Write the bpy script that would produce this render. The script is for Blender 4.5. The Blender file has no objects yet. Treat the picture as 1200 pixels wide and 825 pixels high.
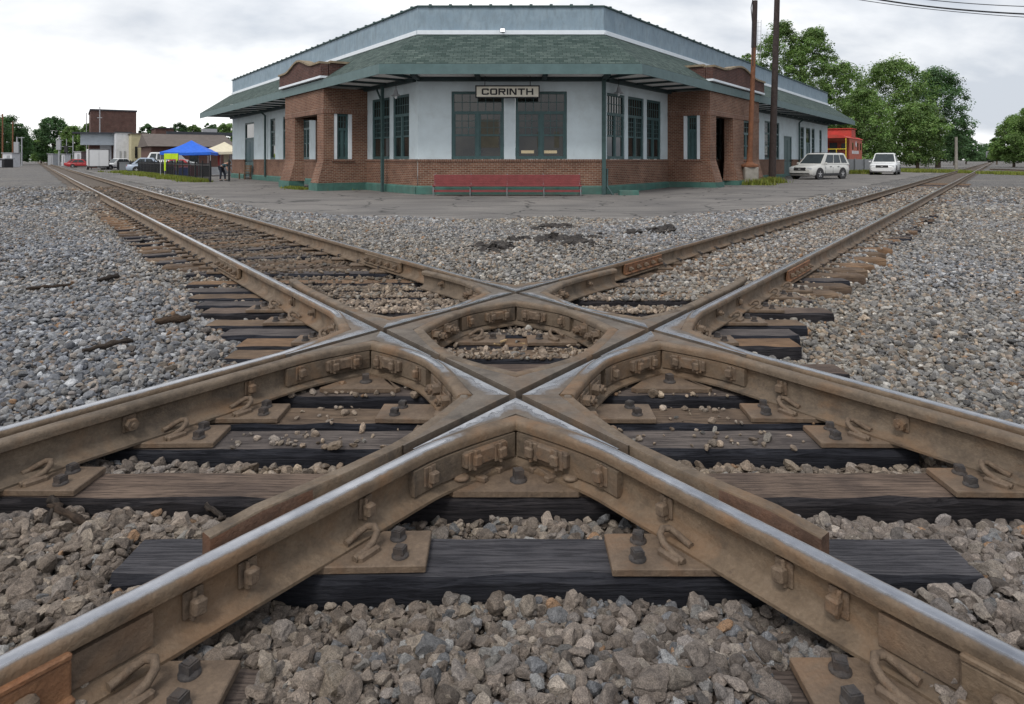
import bpy, math, random
import numpy as np
from mathutils import Vector, Matrix

R = math.radians
random.seed(7)
rng = np.random.default_rng(11)
SC = bpy.context.scene
COL = SC.collection

# ------------------------------------------------------------------ camera, sky, sun, exposure
FPX = 800.0            # focal length in photo pixels (1200 wide) = 24 mm shift lens
CX, HY = 604.5, 187.0  # principal column and horizon row
CH = 1.265             # lens height; z = 0 is the top of the timbers
cam_d = bpy.data.cameras.new('camera')
cam = bpy.data.objects.new('camera', cam_d)
COL.objects.link(cam)
cam.location = (0, 0, CH)
cam.rotation_euler = (R(90), 0, 0)
cam_d.sensor_fit = 'HORIZONTAL'
cam_d.sensor_width = 36.0
cam_d.lens = FPX * 36.0 / 1200.0
cam_d.shift_x = (600 - CX) / 1200.0
cam_d.shift_y = -(412.5 - HY) / 1200.0
cam_d.clip_start = 0.05
cam_d.clip_end = 6000
SC.camera = cam

SUN_EL, SUN_AZ = 52.0, 205.0   # azimuth clockwise from +Y
world = bpy.data.worlds.new('World')
SC.world = world
world.use_nodes = True
wn, wl = world.node_tree.nodes, world.node_tree.links
wn.clear()
def wnode(t, **k):
    n = wn.new(t)
    for a, b in k.items():
        setattr(n, a, b)
    return n
w_out = wnode('ShaderNodeOutputWorld')
w_bg = wnode('ShaderNodeBackground')
w_bg.inputs['Strength'].default_value = 0.12
sky = wnode('ShaderNodeTexSky', sky_type='NISHITA')
sky.sun_disc = False
sky.sun_elevation = R(SUN_EL)
sky.sun_rotation = R(SUN_AZ)
sky.air_density = 1.0
sky.dust_density = 2.5
sky.ozone_density = 2.0
w_tc = wnode('ShaderNodeTexCoord')
w_sep = wnode('ShaderNodeSeparateXYZ')
wl.new(w_tc.outputs['Generated'], w_sep.inputs[0])
# project the view direction onto a cloud layer: (x, y) / (z + 0.12)
w_add = wnode('ShaderNodeMath', operation='ADD'); w_add.inputs[1].default_value = 0.34
wl.new(w_sep.outputs['Z'], w_add.inputs[0])
w_max = wnode('ShaderNodeMath', operation='MAXIMUM'); w_max.inputs[1].default_value = 0.05
wl.new(w_add.outputs[0], w_max.inputs[0])
w_dx = wnode('ShaderNodeMath', operation='DIVIDE')
w_dy = wnode('ShaderNodeMath', operation='DIVIDE')
wl.new(w_sep.outputs['X'], w_dx.inputs[0]); wl.new(w_max.outputs[0], w_dx.inputs[1])
wl.new(w_sep.outputs['Y'], w_dy.inputs[0]); wl.new(w_max.outputs[0], w_dy.inputs[1])
w_comb = wnode('ShaderNodeCombineXYZ')
wl.new(w_dx.outputs[0], w_comb.inputs[0]); wl.new(w_dy.outputs[0], w_comb.inputs[1])
w_map = wnode('ShaderNodeMapping')
w_map.inputs['Scale'].default_value = (1.0, 1.25, 1)
w_map.inputs['Location'].default_value = (3.1, 1.45, 0.3)
wl.new(w_comb.outputs[0], w_map.inputs[0])
w_n1 = wnode('ShaderNodeTexNoise')
w_n1.inputs['Scale'].default_value = 1.15
w_n1.inputs['Detail'].default_value = 8
w_n1.inputs['Roughness'].default_value = 0.52
w_n1.inputs['Distortion'].default_value = 0.25
wl.new(w_map.outputs[0], w_n1.inputs['Vector'])
w_r1 = wnode('ShaderNodeValToRGB')     # cloud brightness
e = w_r1.color_ramp.elements
e[0].position = 0.36; e[0].color = (4.2, 4.5, 4.95, 1)
e[1].position = 0.57; e[1].color = (8.8, 8.75, 8.7, 1)
m_ = e.new(0.475); m_.color = (6.6, 6.7, 6.85, 1)
# thinner, brighter cloud towards the left and in front
w_lx = wnode('ShaderNodeMath', operation='MULTIPLY_ADD'); w_lx.inputs[1].default_value = -0.055; w_lx.inputs[2].default_value = 0.0
wl.new(w_sep.outputs['X'], w_lx.inputs[0])
w_la = wnode('ShaderNodeMath', operation='ADD')
wl.new(w_n1.outputs['Fac'], w_la.inputs[0]); wl.new(w_lx.outputs[0], w_la.inputs[1])
wl.new(w_la.outputs[0], w_r1.inputs[0])
w_n2 = wnode('ShaderNodeTexNoise')
w_n2.inputs['Scale'].default_value = 0.8
w_n2.inputs['Detail'].default_value = 5
w_map2 = wnode('ShaderNodeMapping')
w_map2.inputs['Location'].default_value = (7.7, 2.3, 1.9)
wl.new(w_comb.outputs[0], w_map2.inputs[0])
wl.new(w_map2.outputs[0], w_n2.inputs['Vector'])
w_r2 = wnode('ShaderNodeValToRGB')     # cover: how much cloud in front of the blue
e = w_r2.color_ramp.elements
e[0].position = 0.30; e[0].color = (0.86, 0.86, 0.86, 1)
e[1].position = 0.5; e[1].color = (0.97, 0.97, 0.97, 1)
wl.new(w_n2.outputs['Fac'], w_r2.inputs[0])
w_mix = wnode('ShaderNodeMixRGB')
wl.new(w_r2.outputs[0], w_mix.inputs['Fac'])
wl.new(sky.outputs[0], w_mix.inputs['Color1'])
wl.new(w_r1.outputs[0], w_mix.inputs['Color2'])
wl.new(w_mix.outputs[0], w_bg.inputs['Color'])
wl.new(w_bg.outputs[0], w_out.inputs[0])

sun_d = bpy.data.lights.new('sun', 'SUN')
sun_d.energy = 1.3
sun_d.angle = R(14)
sun_d.color = (1.0, 0.96, 0.9)
sun = bpy.data.objects.new('sun', sun_d)
COL.objects.link(sun)
sd = Vector((math.sin(R(SUN_AZ)) * math.cos(R(SUN_EL)), math.cos(R(SUN_AZ)) * math.cos(R(SUN_EL)), math.sin(R(SUN_EL))))
sun.rotation_euler = sd.to_track_quat('Z', 'Y').to_euler()
sun.location = sd * 60

SC.view_settings.view_transform = 'Standard'
SC.view_settings.look = 'None'
SC.view_settings.gamma = 1
SC.view_settings.use_curve_mapping = False
SC.view_settings.exposure = 0.38
SC.render.engine = 'CYCLES'
SC.cycles.max_bounces = 5
SC.cycles.diffuse_bounces = 3
SC.cycles.glossy_bounces = 3
SC.cycles.transparent_max_bounces = 6

# ------------------------------------------------------------------ helpers
def PX(px, Y):                     # world X of a photo column at depth Y
    return (px - CX) * Y / FPX
def PZ(py, Y):                     # world Z of a photo row at depth Y
    return CH + (HY - py) * Y / FPX
def GY(py, z=0.0):                 # depth of a photo row on the level z
    return FPX * (CH - z) / (py - HY)

def smooth01(a, b, x):
    t = min(1.0, max(0.0, (x - a) / (b - a)))
    return t * t * (3 - 2 * t)

def setp(o, label=None, cat=None, group=None, kind=None):
    if label: o['label'] = label
    if cat: o['category'] = cat
    if group: o['group'] = group
    if kind: o['kind'] = kind
    return o

def thing(name, label, cat, loc=(0, 0, 0), rz=0.0, group=None):
    o = bpy.data.objects.new(name, None)
    o.empty_display_size = 0.2
    COL.objects.link(o)
    o.location = loc
    o.rotation_euler = (0, 0, rz)
    return setp(o, label, cat, group)

def copy_tree(o, parent=None):
    c = o.copy()
    COL.objects.link(c)
    if parent is not None:
        c.parent = parent
    for ch in list(o.children):
        copy_tree(ch, c)
    return c

class MB:
    """collects faces, builds one mesh object"""
    def __init__(s):
        s.v = []; s.f = []; s.m = []; s.sm = []; s.mats = []; s.sh = {}
    def mi(s, mat):
        if mat not in s.mats: s.mats.append(mat)
        return s.mats.index(mat)
    def face(s, pts, mat=None, smooth=False, shine=None):
        i = len(s.v)
        if shine:
            for q, w in enumerate(shine): s.sh[i + q] = w
        s.v.extend([tuple(p) for p in pts])
        s.f.append(tuple(range(i, i + len(pts))))
        s.m.append(s.mi(mat) if mat else 0); s.sm.append(smooth)
    def mesh(s, verts, faces, mat=None, smooth=False, M=None, shine=None):
        i = len(s.v)
        if shine:
            for q, w in enumerate(shine): s.sh[i + q] = w
        if M is not None:
            verts = [tuple(M @ Vector(p)) for p in verts]
        s.v.extend([tuple(p) for p in verts])
        k = s.mi(mat) if mat else 0
        for f in faces:
            s.f.append(tuple(i + q for q in f)); s.m.append(k); s.sm.append(smooth)
    def box(s, c, d, M=None, mat=None, bev=0.0):
        x, y, z = d[0] / 2, d[1] / 2, d[2] / 2
        if bev <= 0:
            vs = [(c[0] + a * x, c[1] + b * y, c[2] + e * z) for e in (-1, 1) for b in (-1, 1) for a in (-1, 1)]
            fs = [(0, 2, 3, 1), (4, 5, 7, 6), (0, 1, 5, 4), (2, 6, 7, 3), (0, 4, 6, 2), (1, 3, 7, 5)]
        else:
            b_ = min(bev, x * .9, y * .9, z * .9)
            vs = []
            lay = [(-z, b_), (-z + b_, 0), (z - b_, 0), (z, b_)]
            for (zz, ins) in lay:
                X, Y = x - ins, y - ins
                q = b_
                ring = [(X - q, -Y), (X, -Y + q), (X, Y - q), (X - q, Y), (-X + q, Y), (-X, Y - q), (-X, -Y + q), (-X + q, -Y)]
                vs += [(c[0] + a, c[1] + b, c[2] + zz) for a, b in ring]
            fs = [tuple(reversed(range(8))), tuple(range(24, 32))]
            for L in range(3):
                for k in range(8):
                    k2 = (k + 1) % 8
                    fs.append((L * 8 + k, L * 8 + k2, L * 8 + 8 + k2, L * 8 + 8 + k))
        s.mesh(vs, fs, mat, False, M)
    def prism(s, poly, z0, z1, M=None, mat=None):      # poly in xy, counter-clockwise
        n = len(poly)
        vs = [(p[0], p[1], z0) for p in poly] + [(p[0], p[1], z1) for p in poly]
        fs = [tuple(reversed(range(n))), tuple(range(n, 2 * n))]
        fs += [(k, (k + 1) % n, n + (k + 1) % n, n + k) for k in range(n)]
        s.mesh(vs, fs, mat, False, M)
    def cyl(s, p0, p1, r0, r1=None, n=10, mat=None, smooth=True, caps=True, M=None):
        if r1 is None: r1 = r0
        p0, p1 = Vector(p0), Vector(p1)
        ax = (p1 - p0).normalized()
        u = ax.orthogonal().normalized(); w = ax.cross(u)
        vs = []
        for p, r in ((p0, r0), (p1, r1)):
            for k in range(n):
                a = 2 * math.pi * k / n
                vs.append(p + (u * math.cos(a) + w * math.sin(a)) * r)
        s.mesh(vs, [(k, (k + 1) % n, n + (k + 1) % n, n + k) for k in range(n)], mat, smooth, M)
        if caps:
            s.mesh(vs, [tuple(reversed(range(n))), tuple(range(n, 2 * n))], mat, False, M)
    def tube(s, pts, r, n=8, mat=None, M=None):
        pts = [Vector(p) for p in pts]
        rs = r if isinstance(r, (list, tuple)) else [r] * len(pts)
        vs = []; up = None
        for i, p in enumerate(pts):
            t = (pts[min(i + 1, len(pts) - 1)] - pts[max(i - 1, 0)]).normalized()
            if up is None: up = t.orthogonal().normalized()
            up = (up - t * up.dot(t)).normalized()
            w = t.cross(up)
            for k in range(n):
                a = 2 * math.pi * k / n
                vs.append(p + (up * math.cos(a) + w * math.sin(a)) * rs[i])
        fs = []
        for i in range(len(pts) - 1):
            for k in range(n):
                k2 = (k + 1) % n
                fs.append((i * n + k, i * n + k2, i * n + n + k2, i * n + n + k))
        s.mesh(vs, fs, mat, True, M)
        s.mesh(vs, [tuple(reversed(range(n))), tuple(range((len(pts) - 1) * n, len(pts) * n))], mat, False, M)
    def lathe(s, prof, n=16, mat=None, M=None, smooth=True):      # prof: (r, z) bottom to top
        vs = [(r * math.cos(2 * math.pi * k / n), r * math.sin(2 * math.pi * k / n), z) for r, z in prof for k in range(n)]
        fs = []
        for i in range(len(prof) - 1):
            for k in range(n):
                k2 = (k + 1) % n
                fs.append((i * n + k, i * n + k2, i * n + n + k2, i * n + n + k))
        s.mesh(vs, fs, mat, smooth, M)
        s.mesh(vs, [tuple(reversed(range(n))), tuple(range((len(prof) - 1) * n, len(prof) * n))], mat, False, M)
    def build(s, name, mat=None, parent=None, world=False, label=None, cat=None, group=None, kind=None, uv=True):
        me = bpy.data.meshes.new(name)
        V = np.array(s.v, dtype=np.float64)
        if parent is not None and world:
            V = V - np.array(parent.location)
            if abs(parent.rotation_euler[2]) > 1e-6:
                a = -parent.rotation_euler[2]
                ca, sa = math.cos(a), math.sin(a)
                V = np.stack([V[:, 0] * ca - V[:, 1] * sa, V[:, 0] * sa + V[:, 1] * ca, V[:, 2]], 1)
        me.from_pydata(V.tolist(), [], s.f)
        if s.mats:
            for m in s.mats: me.materials.append(m)
            me.polygons.foreach_set('material_index', s.m)
        elif mat: me.materials.append(mat)
        me.polygons.foreach_set('use_smooth', s.sm)
        if s.sh:
            at = me.attributes.new('shine', 'FLOAT', 'POINT')
            at.data.foreach_set('value', [s.sh.get(q, 0.0) for q in range(len(s.v))])
        if uv and len(s.f) < 60000:
            lay = me.uv_layers.new(name='UVMap')
            uvs = np.zeros((len(me.loops), 2))
            for p in me.polygons:
                n = p.normal
                if abs(n.z) > 0.97: t = Vector((1, 0, 0)); b = Vector((0, 1, 0))
                else:
                    t = Vector((-n.y, n.x, 0)).normalized(); b = n.cross(t)
                for li in p.loop_indices:
                    co = me.vertices[me.loops[li].vertex_index].co
                    uvs[li] = (co.dot(t), co.dot(b))
            lay.data.foreach_set('uv', uvs.ravel())
        me.update()
        o = bpy.data.objects.new(name, me)
        COL.objects.link(o)
        if parent is not None: o.parent = parent
        return setp(o, label, cat, group, kind)

def quick_mesh(name, V, F, mat, cols=None, smooth=False):
    """numpy arrays -> object; F is (n,3) or (n,4)"""
    me = bpy.data.meshes.new(name)
    nv, nf, k = len(V), len(F), F.shape[1]
    me.vertices.add(nv)
    me.vertices.foreach_set('co', np.ascontiguousarray(V, dtype=np.float32).ravel())
    me.loops.add(nf * k)
    me.loops.foreach_set('vertex_index', np.ascontiguousarray(F, dtype=np.int32).ravel())
    me.polygons.add(nf)
    me.polygons.foreach_set('loop_start', np.arange(0, nf * k, k, dtype=np.int32))
    me.polygons.foreach_set('use_smooth', np.full(nf, smooth, dtype=bool))
    if cols is not None:
        a = me.attributes.new('tint', 'FLOAT_COLOR', 'POINT')
        a.data.foreach_set('color', np.ascontiguousarray(cols, dtype=np.float32).ravel())
    me.materials.append(mat)
    me.update(calc_edges=True)
    me.validate()
    o = bpy.data.objects.new(name, me)
    COL.objects.link(o)
    return o

# ------------------------------------------------------------------ materials
class NT:
    def __init__(s, name):
        s.mat = bpy.data.materials.new(name)
        s.mat.use_nodes = True
        s.n = s.mat.node_tree.nodes; s.l = s.mat.node_tree.links
        s.b = s.n['Principled BSDF']
        s.b.inputs['Specular IOR Level'].default_value = 0.3
    def node(s, t, **k):
        n = s.n.new(t)
        for a, b in k.items(): setattr(n, a, b)
        return n
    def link(s, a, b): s.l.new(a, b)
    def coord(s, which='Object', scale=(1, 1, 1), rot=(0, 0, 0)):
        c = s.node('ShaderNodeTexCoord'); m = s.node('ShaderNodeMapping')
        m.inputs['Scale'].default_value = scale; m.inputs['Rotation'].default_value = rot
        s.link(c.outputs[which], m.inputs[0])
        return m.outputs[0]
    def noise(s, vec, scale, detail=4, rough=0.55, dist=0.0):
        n = s.node('ShaderNodeTexNoise')
        n.inputs['Scale'].default_value = scale; n.inputs['Detail'].default_value = detail
        n.inputs['Roughness'].default_value = rough; n.inputs['Distortion'].default_value = dist
        s.link(vec, n.inputs['Vector'])
        return n.outputs['Fac']
    def ramp(s, fac, stops):
        r = s.node('ShaderNodeValToRGB')
        e = r.color_ramp.elements
        while len(e) < len(stops): e.new(0.5)
        for q, (p, c) in zip(e, stops):
            q.position = p
            q.color = (c[0], c[1], c[2], 1) if not isinstance(c, (int, float)) else (c, c, c, 1)
        s.link(fac, r.inputs[0])
        return r.outputs[0]
    def mix(s, fac, a, b, mode='MIX'):
        m = s.node('ShaderNodeMixRGB', blend_type=mode)
        for inp, v in ((m.inputs['Fac'], fac), (m.inputs['Color1'], a), (m.inputs['Color2'], b)):
            if isinstance(v, (int, float)): inp.default_value = v
            elif isinstance(v, tuple): inp.default_value = (v[0], v[1], v[2], 1)
            else: s.link(v, inp)
        return m.outputs[0]
    def math(s, op, a, b=None):
        m = s.node('ShaderNodeMath', operation=op)
        for i, v in enumerate((a, b)):
            if v is None: continue
            if isinstance(v, (int, float)): m.inputs[i].default_value = v
            else: s.link(v, m.inputs[i])
        return m.outputs[0]
    def bump(s, h, strength=0.3, dist=0.01):
        b = s.node('ShaderNodeBump')
        b.inputs['Strength'].default_value = strength; b.inputs['Distance'].default_value = dist
        s.link(h, b.inputs['Height'])
        s.link(b.outputs[0], s.b.inputs['Normal'])
    def col(s, c):
        if isinstance(c, tuple): s.b.inputs['Base Color'].default_value = (c[0], c[1], c[2], 1)
        else: s.link(c, s.b.inputs['Base Color'])
    def set(s, rough=None, metal=None, spec=None):
        for nm, v in (('Roughness', rough), ('Metallic', metal), ('Specular IOR Level', spec)):
            if v is None: continue
            if isinstance(v, (int, float)): s.b.inputs[nm].default_value = v
            else: s.link(v, s.b.inputs[nm])

def paint(name, c, var=0.25, scale=6, rough=0.55, coord='Object', bump=0.05, dirt=None, dirt_amt=0.5):
    t = NT(name)
    v = t.coord(coord)
    n = t.noise(v, scale, 6, 0.6)
    lo = tuple(x * (1 - var) for x in c); hi = tuple(min(1, x * (1 + var)) for x in c)
    cc = t.ramp(n, [(0.3, lo), (0.7, hi)])
    if dirt:
        n2 = t.noise(v, scale * 0.35, 8, 0.7, 0.6)
        f = t.ramp(n2, [(0.48, 0.0), (0.72, dirt_amt)])
        cc = t.mix(f, cc, dirt)
    t.col(cc); t.set(rough)
    if bump: t.bump(n, bump, 0.01)
    return t.mat

def mat_rust(name, base, dark, light, scale=9, rough=0.72, metal=0.0, shine=False):
    t = NT(name)
    v = t.coord('Object')
    n1 = t.noise(v, scale, 8, 0.65, 0.3)
    n2 = t.noise(v, scale * 9, 4, 0.6)
    n3 = t.noise(v, scale * 0.28, 5, 0.65, 0.8)
    n4 = t.noise(v, scale * 3.1, 6, 0.7, 0.2)
    c = t.ramp(n1, [(0.28, dark), (0.5, base), (0.74, light)])
    c = t.mix(t.ramp(n2, [(0.35, 0.0), (0.75, 0.5)]), c, tuple(x * 0.5 for x in base))
    c = t.mix(t.ramp(n3, [(0.5, 0.0), (0.68, 0.6)]), c, (base[0] * 1.3, base[1] * 1.0, base[2] * 0.74))
    c = t.mix(t.ramp(n3, [(0.30, 0.7), (0.42, 0.0)]), c, tuple(x * 0.42 for x in base))
    c = t.mix(t.ramp(n4, [(0.63, 0.0), (0.70, 0.6)]), c, (base[0] * .5, base[1] * .46, base[2] * .48))
    rg = t.ramp(n1, [(0.3, rough + .12), (0.7, rough - .15)])
    if shine:
        at = t.node('ShaderNodeAttribute', attribute_name='shine')
        ns = t.noise(v, 20, 7, 0.7, 0.5)
        nf = t.noise(v, 170, 2, 0.5)
        k = t.math('ADD', at.outputs['Fac'], t.math('MULTIPLY', t.math('SUBTRACT', ns, 0.5), 0.75))
        f = t.ramp(k, [(0.36, 0.0), (0.74, 1.0)])
        pc = t.ramp(t.noise(v, 7, 5, 0.6), [(0.35, (.26, .27, .30)), (0.68, (.44, .45, .48))])
        pc = t.mix(t.ramp(nf, [(0.62, 0.0), (0.80, 0.35)]), pc, (.17, .16, .16))
        # a grey worn fringe between bright steel and rust
        fr = t.ramp(k, [(0.22, 0.0), (0.42, 0.7)])
        c = t.mix(fr, c, (.105, .092, .085))
        c = t.mix(f, c, pc)
        rg = t.mix(fr, rg, (.5, .5, .5))
        rg = t.mix(f, rg, t.ramp(ns, [(0.3, 0.16), (0.7, 0.28)]))
        t.col(c); t.set(rg, t.math('MULTIPLY', f, 0.95), 0.4)
    else:
        t.col(c); t.set(rg, metal, 0.35)
    h = t.math('ADD', n2, t.math('ADD', t.math('MULTIPLY', n1, 1.5), n4))
    if shine:
        h = t.math('MULTIPLY', h, t.math('SUBTRACT', 1.0, t.math('MULTIPLY', f, 0.92)))
    t.bump(h, 0.55, 0.006)
    return t.mat

M = {}
M['rail'] = mat_rust('rail_rust', (.140, .100, .066), (.070, .051, .037), (.19, .140, .096), shine=True)
M['guard'] = mat_rust('guard_rust', (.134, .101, .072), (.062, .050, .041), (.185, .142, .102))
M['casting'] = mat_rust('manganese_casting', (.118, .098, .080), (.066, .056, .049), (.165, .138, .112), 7, shine=True)
M['plate'] = mat_rust('plate_rust', (.142, .102, .072), (.082, .060, .045), (.195, .14, .096))
M['nut'] = mat_rust('nut_rust', (.150, .108, .076), (.08, .06, .046), (.20, .15, .105), 30)
M['darkbolt'] = mat_rust('screw_steel', (.055, .05, .05), (.03, .028, .03), (.10, .085, .075), 40)
M['guard_end'] = mat_rust('guard_end_rust', (.112, .064, .044), (.066, .042, .031), (.140, .084, .056), 11)
M['rustorange'] = mat_rust('fresh_rust', (.20, .098, .050), (.12, .062, .036), (.27, .145, .075), 14)
def mat_polish():
    t = NT('polished_rail_head')
    v = t.coord('Object', (1, 1, 1))
    n = t.noise(v, 9, 6, 0.6, 0.4)
    n2 = t.noise(v, 130, 2, 0.5)
    n3 = t.noise(v, 26, 5, 0.65, 0.6)
    c = t.ramp(n, [(0.35, (.36, .36, .39)), (0.7, (.60, .60, .63))])
    c = t.mix(t.ramp(n2, [(0.6, 0.0), (0.78, 0.5)]), c, (.16, .14, .13))
    rust = t.ramp(n3, [(0.62, 0.0), (0.70, 0.7)])
    c = t.mix(rust, c, (.13, .10, .078))
    t.col(c)
    t.set(t.mix(rust, t.ramp(n, [(0.3, 0.34), (0.7, 0.20)]), (.6, .6, .6)), t.math('SUBTRACT', 0.95, t.math('MULTIPLY', rust, 0.8)), 0.5)
    t.bump(n3, 0.12, 0.003)
    return t.mat
def mat_worn():
    t = NT('worn_rail_shoulder')
    v = t.coord('Object')
    n = t.noise(v, 12, 6, 0.65, 0.5)
    t.col(t.ramp(n, [(0.35, (.10, .08, .066)), (0.65, (.20, .165, .14))]))
    t.set(0.45, 0.55, 0.5)
    t.bump(n, 0.1, 0.003)
    return t.mat
M['worn'] = mat_worn()
M['polish'] = mat_polish()
def mat_flange():
    t = NT('flangeway_grease')
    v = t.coord('Object')
    n = t.noise(v, 18, 5, 0.6)
    t.col(t.ramp(n, [(0.3, (.030, .027, .026)), (0.75, (.085, .075, .066))]))
    t.set(0.5, 0.2, 0.5)
    t.bump(n, 0.2, 0.004)
    return t.mat
M['flange'] = mat_flange()
def mat_wood(name, top, dark, grey):
    t = NT(name)
    oi = t.node('ShaderNodeObjectInfo')
    c_ = t.node('ShaderNodeTexCoord')
    ad = t.node('ShaderNodeVectorMath', operation='ADD')
    sc = t.node('ShaderNodeVectorMath', operation='SCALE')
    cb = t.node('ShaderNodeCombineXYZ')
    for i in range(3): t.link(oi.outputs['Random'], cb.inputs[i])
    t.link(cb.outputs[0], sc.inputs[0]); sc.inputs['Scale'].default_value = 37.0
    t.link(c_.outputs['Object'], ad.inputs[0]); t.link(sc.outputs[0], ad.inputs[1])
    mp = t.node('ShaderNodeMapping'); mp.inputs['Scale'].default_value = (2.0, 50, 50)
    t.link(ad.outputs[0], mp.inputs[0])
    g = t.noise(mp.outputs[0], 2.2, 10, 0.74, 0.25)
    big = t.noise(ad.outputs[0], 3.5, 5, 0.6)
    spl = t.ramp(g, [(0.40, 0.0), (0.47, 1.0)])
    c = t.ramp(g, [(0.3, dark), (0.52, top), (0.75, grey)])
    c = t.mix(t.ramp(big, [(0.38, 0.75), (0.62, 0.0)]), c, dark)
    tint = t.ramp(oi.outputs['Random'], [(0.0, (.72, .74, .80)), (0.5, (1, .97, .95)), (1.0, (1.2, 1.0, .84))])
    c = t.mix(1.0, c, tint, 'MULTIPLY')
    t.col(c); t.set(0.85, 0, 0.2)
    t.bump(t.math('ADD', g, t.math('MULTIPLY', spl, 0.5)), 0.7, 0.012)
    return t.mat
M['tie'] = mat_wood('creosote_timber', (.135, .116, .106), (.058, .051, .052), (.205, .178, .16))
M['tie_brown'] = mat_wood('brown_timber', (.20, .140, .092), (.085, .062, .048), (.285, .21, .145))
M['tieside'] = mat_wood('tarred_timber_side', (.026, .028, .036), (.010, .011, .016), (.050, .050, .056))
M['tie_tar'] = mat_wood('tarred_timber_top', (.075, .075, .085), (.035, .036, .044), (.13, .125, .13))
M['stick'] = mat_wood('splintered_wood', (.055, .044, .036), (.026, .022, .02), (.11, .09, .07))

def mat_stone():
    t = NT('crushed_stone')
    a = t.node('ShaderNodeAttribute', attribute_name='tint')
    v = t.coord('Object')
    n = t.noise(v, 55, 6, 0.7)
    sp = t.noise(v, 330, 3, 0.7)
    vein = t.noise(v, 24, 6, 0.75, 1.2)
    c = t.mix(1.0, a.outputs['Color'], t.ramp(n, [(0.3, (.48, .48, .49)), (0.7, (1.16, 1.14, 1.11))]), 'MULTIPLY')
    c = t.mix(1.0, c, t.ramp(sp, [(0.32, (.52, .52, .52)), (0.5, (1.0, 1.0, 1.0)), (0.68, (1.5, 1.5, 1.5))]), 'MULTIPLY')
    c = t.mix(t.ramp(vein, [(0.60, 0.0), (0.70, 0.35)]), c, (.36, .34, .31))
    c = t.mix(t.ramp(vein, [(0.30, 0.5), (0.40, 0.0)]), c, (.085, .075, .066))
    t.col(c); t.set(0.85, 0, 0.25)
    t.bump(t.math('ADD', n, t.math('MULTIPLY', sp, .4)), 0.55, 0.006)
    return t.mat
M['stone'] = mat_stone()

def mat_ground():
    """gravel yard as one sheet: stone pattern, soil patches, brown along the tracks"""
    t = NT('gravel_ground')
    v = t.coord('Object')
    vo = t.node('ShaderNodeTexVoronoi'); vo.inputs['Scale'].default_value = 19
    t.link(v, vo.inputs['Vector'])
    hsv = t.node('ShaderNodeSeparateColor'); t.link(vo.outputs['Color'], hsv.inputs[0])
    stone = t.ramp(hsv.outputs[0], [(0.0, (.13, .13, .135)), (0.4, (.215, .213, .212)), (0.75, (.29, .287, .282)), (1.0, (.39, .38, .37))])
    stone = t.mix(t.ramp(hsv.outputs[1], [(0.6, 0.0), (1.0, 0.5)]), stone, (.24, .19, .145))
    edge = t.ramp(vo.outputs['Distance'], [(0.25, 1.0), (0.62, 0.35)])
    stone = t.mix(1.0, stone, edge, 'MULTIPLY')
    big = t.noise(v, 0.22, 6, 0.62, 0.5)
    soil = t.ramp(t.noise(v, 3.0, 6, 0.7), [(0.3, (.17, .155, .14)), (0.7, (.26, .24, .215))])
    c = t.mix(t.ramp(big, [(0.48, 0.0), (0.66, 0.65)]), stone, soil)
    mid = t.noise(v, 0.9, 5, 0.6)
    c = t.mix(1.0, c, t.ramp(mid, [(0.3, (.78, .78, .80)), (0.7, (1.12, 1.11, 1.1))]), 'MULTIPLY')
    t.col(c); t.set(0.92, 0, 0.15)
    t.bump(t.math('SUBTRACT', 1.0, vo.outputs['Distance']), 0.8, 0.03)
    return t.mat
M['ground'] = mat_ground()
def mat_asphalt():
    t = NT('worn_asphalt')
    v = t.coord('Object')
    n = t.noise(v, 0.35, 7, 0.62, 0.6)
    f = t.noise(v, 45, 3, 0.7)
    st = t.noise(t.coord('Object', (0.12, 0.9, 1)), 1.3, 6, 0.6, 0.5)
    c = t.ramp(n, [(0.3, (.125, .118, .115)), (0.5, (.165, .155, .147)), (0.7, (.21, .195, .182))])
    c = t.mix(t.ramp(st, [(0.52, 0.0), (0.62, 0.55)]), c, (.095, .090, .088))
    c = t.mix(1.0, c, t.ramp(f, [(0.3, (.75, .75, .75)), (0.7, (1.25, 1.25, 1.25))]), 'MULTIPLY')
    cr = t.node('ShaderNodeTexVoronoi', feature='DISTANCE_TO_EDGE'); cr.inputs['Scale'].default_value = 0.33
    wv = t.node('ShaderNodeVectorMath', operation='ADD')
    nn = t.node('ShaderNodeTexNoise'); nn.inputs['Scale'].default_value = 1.2; t.link(v, nn.inputs['Vector'])
    t.link(v, wv.inputs[0]); t.link(nn.outputs['Color'], wv.inputs[1]); t.link(wv.outputs[0], cr.inputs['Vector'])
    c = t.mix(t.ramp(cr.outputs['Distance'], [(0.006, 0.85), (0.016, 0.0)]), c, (.035, .034, .034))
    t.col(c); t.set(0.88, 0, 0.25); t.bump(f, 0.25, 0.006)
    return t.mat
M['asphalt'] = mat_asphalt()
def mat_trackbed():
    t = NT('oily_trackbed')
    v = t.coord('Object')
    vo = t.node('ShaderNodeTexVoronoi'); vo.inputs['Scale'].default_value = 24
    t.link(v, vo.inputs['Vector'])
    hsv = t.node('ShaderNodeSeparateColor'); t.link(vo.outputs['Color'], hsv.inputs[0])
    c = t.ramp(hsv.outputs[0], [(0.0, (.055, .045, .04)), (0.6, (.125, .10, .08)), (1.0, (.19, .16, .135))])
    n = t.noise(v, 1.2, 6, 0.65)
    c = t.mix(t.ramp(n, [(0.4, 0.0), (0.65, 0.7)]), c, (.10, .082, .068))
    t.col(c); t.set(0.9, 0, 0.2)
    t.bump(t.math('SUBTRACT', 1.0, vo.outputs['Distance']), 0.7, 0.025)
    return t.mat
M['trackbed'] = mat_trackbed()

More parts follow.
